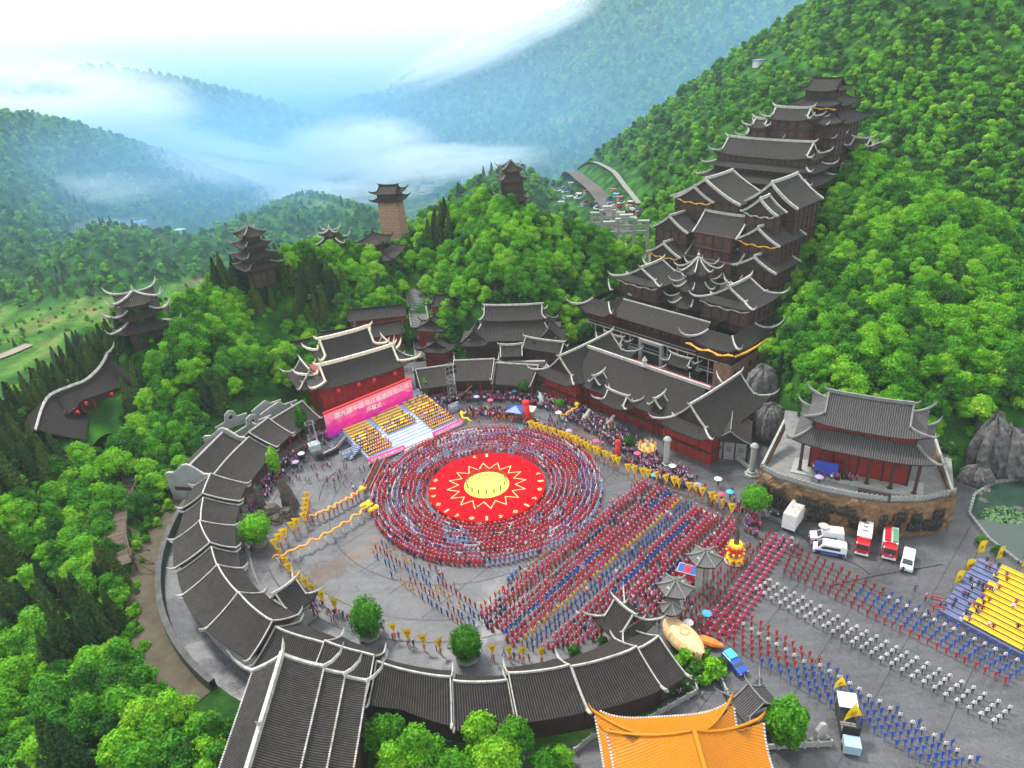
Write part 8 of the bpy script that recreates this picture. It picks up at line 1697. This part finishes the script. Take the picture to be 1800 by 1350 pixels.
# ------------------------------------------------------------------ vegetation placed on the finished site
X, Yv, Zv, S, U_, V_, D_, valley, rs = plant_all()
con_noise = fbm(X / 22, Yv / 22, 2, 55)
leftlow = (U_ < 420) & (V_ > 560)
is_con = (con_noise > -.13) & (U_ < 430) & (V_ > 1040) | (con_noise > .08) & leftlow | (con_noise > .30) & (U_ < 720) & (V_ > 330) | (con_noise > .50)
dist = np.sqrt(X ** 2 + Yv ** 2 + (Zv - CAM_H) ** 2)
und = []
for sp_, x0_, x1_, y0_, y1_ in ((2.5, -150, 150, 46, 300),):
    A_, B_ = np.meshgrid(np.arange(x0_, x1_, sp_), np.arange(y0_, y1_, sp_)); A_ = A_.ravel() + rs.uniform(-1.2, 1.2, A_.size); B_ = B_.ravel() + rs.uniform(-1.2, 1.2, B_.size)
    m_ = flat_mask(A_, B_) < .8; mk = np.ones(A_.shape, bool)
    for cx_, cy_, r_ in KEEP_OUT: mk &= np.hypot(A_ - cx_, B_ - cy_) > max(r_ - 2.2, 2.4)
    C__ = terr(A_, B_); uu, vv, zz = project(np.stack([A_, B_, C__], 1)); m_ &= mk & (uu > -60) & (uu < 1860) & (vv < 1420) & (zz > 5); und.append(np.stack([A_, B_, C__ - .3], 1)[m_])
und = np.concatenate(und)
mt = (X > 110) & (ridge(X, Yv, R_RIGHT, .62, 10) > Zv - 9) & (Zv > 0) & (Yv > 190)
near = (S < 5) & ~mt & (U_ > -60) & (U_ < 1850) & (V_ < 1420)
order = np.argsort(np.where(near, dist, 1e9)); ind = order[:285]
MARKS = [(-92, 150, 'above the curved lantern hall'), (-95, 125, 'on the bank beyond the timber walkway'), (-85, 105, 'beside the timber walkway'), (-80, 88, 'at the bend of the earth path'), (-70, 72, 'left of the big foreground hall'), (-95, 70, 'in the bottom left corner wood'), (-52, 58, 'against the big foreground hall'), (-115, 95, 'on the left bank high above the earth path'), (-120, 130, 'on the left edge below the lantern hall'), (-85, 170, 'between the lantern hall and the white tipped pagoda'), (-70, 185, 'on the slope behind the courtyard walls'), (-62, 170, 'behind the stage hall wing'), (-45, 215, 'above the red row houses'), (-10, 215, 'behind the dark two tiered hall'), (20, 205, 'left of the palace gatehouse'), (60, 150, 'between carved red hall and temple'), (75, 140, 'just behind the temple roof'), (90, 130, 'right of the temple'), (105, 125, 'above the lake cliff'), (85, 160, 'on the hill beside the brick palace wall'), (100, 160, 'halfway up the hill behind the temple'), (115, 145, 'on the right edge above the lake'), (75, 190, 'beside the middle tiers of the palace'), (110, 185, 'on the crest right of the palace'), (130, 170, 'on the far right shoulder of the hill')]
def where_words(x, y): return min(MARKS, key=lambda m_: (m_[0] - x) ** 2 + (m_[1] - y) ** 2)[2]
for j, i in enumerate(ind):
    p = (float(X[i]), float(Yv[i]), float(Zv[i]) - .2); rz = float(rs.uniform(0, 6.28)); ww = where_words(p[0], p[1])
    if is_con[i]:
        s = float(rs.uniform(.75, 1.25)); sz = 'short' if s < .9 else ('tall' if s > 1.08 else 'medium'); t = empty('conifer_tree', p, rz, '%s pointed dark conifer %s' % (sz, ww), 'tree', '%s conifers %s' % (sz, ww))
        link('crown', CONI[j % 4], t, sc=s); link('trunk', CTR, t, sc=s)
    else:
        s = float(rs.uniform(.68, 1.12)); sz = 'small' if s < .82 else ('large' if s > .97 else 'middling'); sh = ('rounded', 'spreading', 'lumpy')[j % 3]; t = empty('broadleaf_tree', p, rz, '%s %s green broadleaf tree %s' % (sz, sh, ww), 'tree', '%s %s trees %s' % (sz, sh, ww))
        link('crown', BROAD[j % 6], t, sc=(s, s, s * .9)); link('trunk', BTR[j % 3], t, sc=s)
mask = np.ones(len(X), bool); mask[ind] = False
mid = mask & (S < 5) & ~mt
VM = [merged('tree_%d' % i, [BROAD[i], BTR[i % 3]]) for i in range(6)] + [merged('conifer_%d' % i, [CONI[i], CTR]) for i in range(4)]
vid = np.where(is_con, 6 + rs.randint(0, 4, len(X)), rs.randint(0, 6, len(X)))
sc_ = np.where(is_con, rs.uniform(.7, 1.2, len(X)), rs.uniform(.68, 1.12, len(X)))
scatter('woodland', np.stack([X, Yv, Zv - .2], 1)[mid], rs.uniform(0, 6.28, mid.sum()), sc_[mid], vid[mid], VM, 'dense green mixed woodland covering the hills around the square', 'woodland')
scatter('undergrowth', und, rs.uniform(0, 6.28, len(und)), rs.uniform(.22, .5, len(und)), rs.randint(0, 4, len(und)), FARB, 'low green shrubs and saplings filling the gaps under the trees', 'undergrowth')
far = mask & ((S > 5) | mt)
vf = np.where(is_con & (rs.uniform(0, 1, len(X)) < .6), 4 + rs.randint(0, 2, len(X)), rs.randint(0, 4, len(X)))
sf = np.where(mt | ((X > 110) & (S == 5.0)), 1.15, 1.0) * np.maximum(S, 5.0) / 7.6 * rs.uniform(.65, 1.3, len(X)) * np.where(valley, rs.uniform(.25, .6, len(X)), 1.0)
scatter('forest', np.stack([X, Yv, Zv - .6], 1)[far], rs.uniform(0, 6.28, far.sum()), sf[far], vf[far], FARB + FARC, 'distant forest covering the mountain slopes and the valley edges', 'forest')
for i, (u, v, s) in enumerate(((672, 1288, 1.0), (735, 1322, 1.1), (800, 1345, .9), (842, 1275, .9), (905, 1300, 1.0), (872, 1335, 1.05), (960, 1335, .8), (690, 1345, 1.0), (985, 1310, .55))):
    p = Z(u, v, 4.5); t = empty('broadleaf_tree', (p.x, p.y, -.3), i * 1.3, 'light green tree %s, before the lower gallery' % ('close beside the big foreground hall', 'just right of the big foreground hall', 'at the bottom edge in the middle', 'highest against the gallery roof', 'under the broken gallery eave', 'behind the bottom middle tree', 'left of the yellow roofs', 'lowest beside the foreground hall', 'as a sapling by the yellow roof tip')[i], 'tree'); link('crown', BROAD[(i * 2 + 1) % 6], t, sc=s); link('trunk', BTR[i % 3], t, sc=s)
print('TREES near', len(ind), 'mid', mid.sum(), 'far', far.sum())

# ------------------------------------------------------------------ air
HTOP = max(float(GZ.max()) + 12, 240); print('HTOP', HTOP)
hz = MB().box(0, 3800, (HTOP - 75) / 2, 6500, 10700, HTOP + 75).build('haze', None)
hz.data.materials.clear()
k = NT('haze'); k.t.nodes.remove(k.b); pv = k.n('ShaderNodeVolumePrincipled'); pv.inputs['Density'].default_value = HAZE_D; pv.inputs['Color'].default_value = (.78, .92, 1.0, 1); pv.inputs['Anisotropy'].default_value = .0
k.l(pv.outputs[0], k.t.nodes['Material Output'].inputs['Volume']); hz.data.materials.append(k.m); hz['kind'] = 'stuff'; tag(hz, 'pale blue haze filling the valley air', 'haze')

# mist lying over the far valley: density thickens with distance and thins with height
mb = MB().box(-500, 1080, 60, 3200, 1500, 220).build('valley_mist', None); mb.data.materials.clear(); k = NT('valley_mist'); k.t.nodes.remove(k.b); pv = k.n('ShaderNodeVolumePrincipled'); pv.inputs['Color'].default_value = (.28, .62, 1.0, 1)
tc = k.n('ShaderNodeTexCoord'); sx = k.n('ShaderNodeSeparateXYZ'); k.l(tc.outputs['Object'], sx.inputs[0])
def mrange(sock, a, b_, c_, d_):
    r = k.n('ShaderNodeMapRange'); r.interpolation_type = 'SMOOTHSTEP'; k.l(sock, r.inputs['Value']); r.inputs['From Min'].default_value = a; r.inputs['From Max'].default_value = b_; r.inputs['To Min'].default_value = c_; r.inputs['To Max'].default_value = d_; return r.outputs['Result']
def mul(a, b_):
    m_ = k.n('ShaderNodeMath', operation='MULTIPLY'); k.l(a, m_.inputs[0]); k.l(b_, m_.inputs[1]) if not isinstance(b_, (int, float)) else setattr(m_.inputs[1], 'default_value', b_); return m_.outputs[0]
def addn(a, b_):
    m_ = k.n('ShaderNodeMath', operation='ADD'); k.l(a, m_.inputs[0]); k.l(b_, m_.inputs[1]); return m_.outputs[0]
near_ = mul(mrange(sx.outputs['Y'], 220, 640, 0, 1), addn(mrange(sx.outputs['X'], -430, -130, 1.0, .62), mrange(sx.outputs['X'], 130, 300, 0, .8))); top_ = mrange(sx.outputs['Z'], 40, 165, 1, 0); low_ = mrange(sx.outputs['Z'], -30, 70, 1.6, .7)
low2 = mul(mul(mul(mrange(sx.outputs['Z'], 15, 62, 1, 0), mul(mrange(sx.outputs['Y'], 330, 520, 0, 1), mrange(sx.outputs['Y'], 680, 860, 1, 0))), mrange(sx.outputs['X'], -220, -60, 1, .1)), .0036)
k.l(addn(mul(mul(mul(near_, top_), low_), MIST_D), low2), pv.inputs['Density']); k.l(pv.outputs[0], k.t.nodes['Material Output'].inputs['Volume']); mb.data.materials.append(k.m); mb['kind'] = 'stuff'; tag(mb, 'blue white mist lying over the far valley', 'mist')

# drifting white mist banks
k = NT('mist_bank'); k.t.nodes.remove(k.b); pv = k.n('ShaderNodeVolumePrincipled'); pv.inputs['Color'].default_value = (.97, .985, 1.0, 1)
tc = k.n('ShaderNodeTexCoord'); vl = k.n('ShaderNodeVectorMath', operation='LENGTH'); k.l(tc.outputs['Object'], vl.inputs[0]); fall = mrange(vl.outputs['Value'], .35, 1.0, 1, 0)
no = k.n('ShaderNodeTexNoise', Scale=2.3, Detail=6.0, Roughness=.72); oi = k.n('ShaderNodeObjectInfo'); va = k.n('ShaderNodeVectorMath', operation='ADD'); k.l(tc.outputs['Object'], va.inputs[0]); k.l(oi.outputs['Location'], va.inputs[1]); k.l(va.outputs[0], no.inputs['Vector'])
k.l(mul(mul(fall, mrange(no.outputs['Fac'], .36, .66, 0, 1)), MIST_B), pv.inputs['Density']); k.l(pv.outputs[0], k.t.nodes['Material Output'].inputs['Volume']); MBK = k.m
for u, v, y, sx_, sy_, sz_, ry_, lb in ((215, 300, 620, 150, 45, 22, .1, 'torn grey mist hanging on the middle of the dark left slope'), (420, 322, 700, 130, 60, 16, .15, 'thin mist ribbon at the foot of the dark slope'), (560, 345, 640, 120, 50, 12, 0, 'low mist over the cypress belt before the town'), (40, 420, 470, 110, 40, 10, 0, 'faint mist above the left meadow trees'), (60, 215, 850, 210, 130, 75, 0, 'thick white cloud pouring over the dark left slope'), (300, 265, 880, 230, 120, 30, .22, 'white mist streak sliding down between the dark and the blue mountain'), (625, 262, 1000, 130, 120, 48, 0, 'white mist puff above the valley town'), (90, 340, 520, 120, 14, 16, 0, 'thin grey mist wisp low on the dark left slope'), (860, 80, 1350, 230, 100, 40, -.3, 'pale cloud clinging to the ridge of the central mountain'), (760, 285, 900, 170, 100, 22, 0, 'low white mist over the valley floor behind the summit pagoda'), (140, 175, 1250, 200, 100, 60, 0, 'bright cloud behind the blue mountain top')):
    p = Y(u, v, y); o = MB().box(0, 0, 0, 2, 2, 2).build('mist_bank', MBK, kind='stuff'); o.location = p; o.scale = (sx_, sy_, sz_); o.rotation_euler = (0, ry_, 0); tag(o, lb, 'mist')

k = NT('far_cloud'); k.t.nodes.remove(k.b); pv = k.n('ShaderNodeVolumePrincipled'); pv.inputs['Color'].default_value = (.985, .995, 1.0, 1); tc = k.n('ShaderNodeTexCoord'); sx = k.n('ShaderNodeSeparateXYZ'); k.l(tc.outputs['Object'], sx.inputs[0]); no = k.n('ShaderNodeTexNoise', Scale=.0016, Detail=3.0); k.l(tc.outputs['Object'], no.inputs['Vector'])
ad = k.n('ShaderNodeMath', operation='MULTIPLY_ADD'); k.l(no.outputs['Fac'], ad.inputs[0]); ad.inputs[1].default_value = -260; k.l(sx.outputs['Z'], ad.inputs[2])
k.l(mul(mrange(ad.outputs[0], -70, 60, 1, 0), .006), pv.inputs['Density']); k.l(pv.outputs[0], k.t.nodes['Material Output'].inputs['Volume'])
fc = MB().box(0, 2450, 60, 6000, 900, 240).build('cloud_bank', k.m, kind='stuff'); tag(fc, 'wall of white cloud closing the far end of the valley', 'cloud')
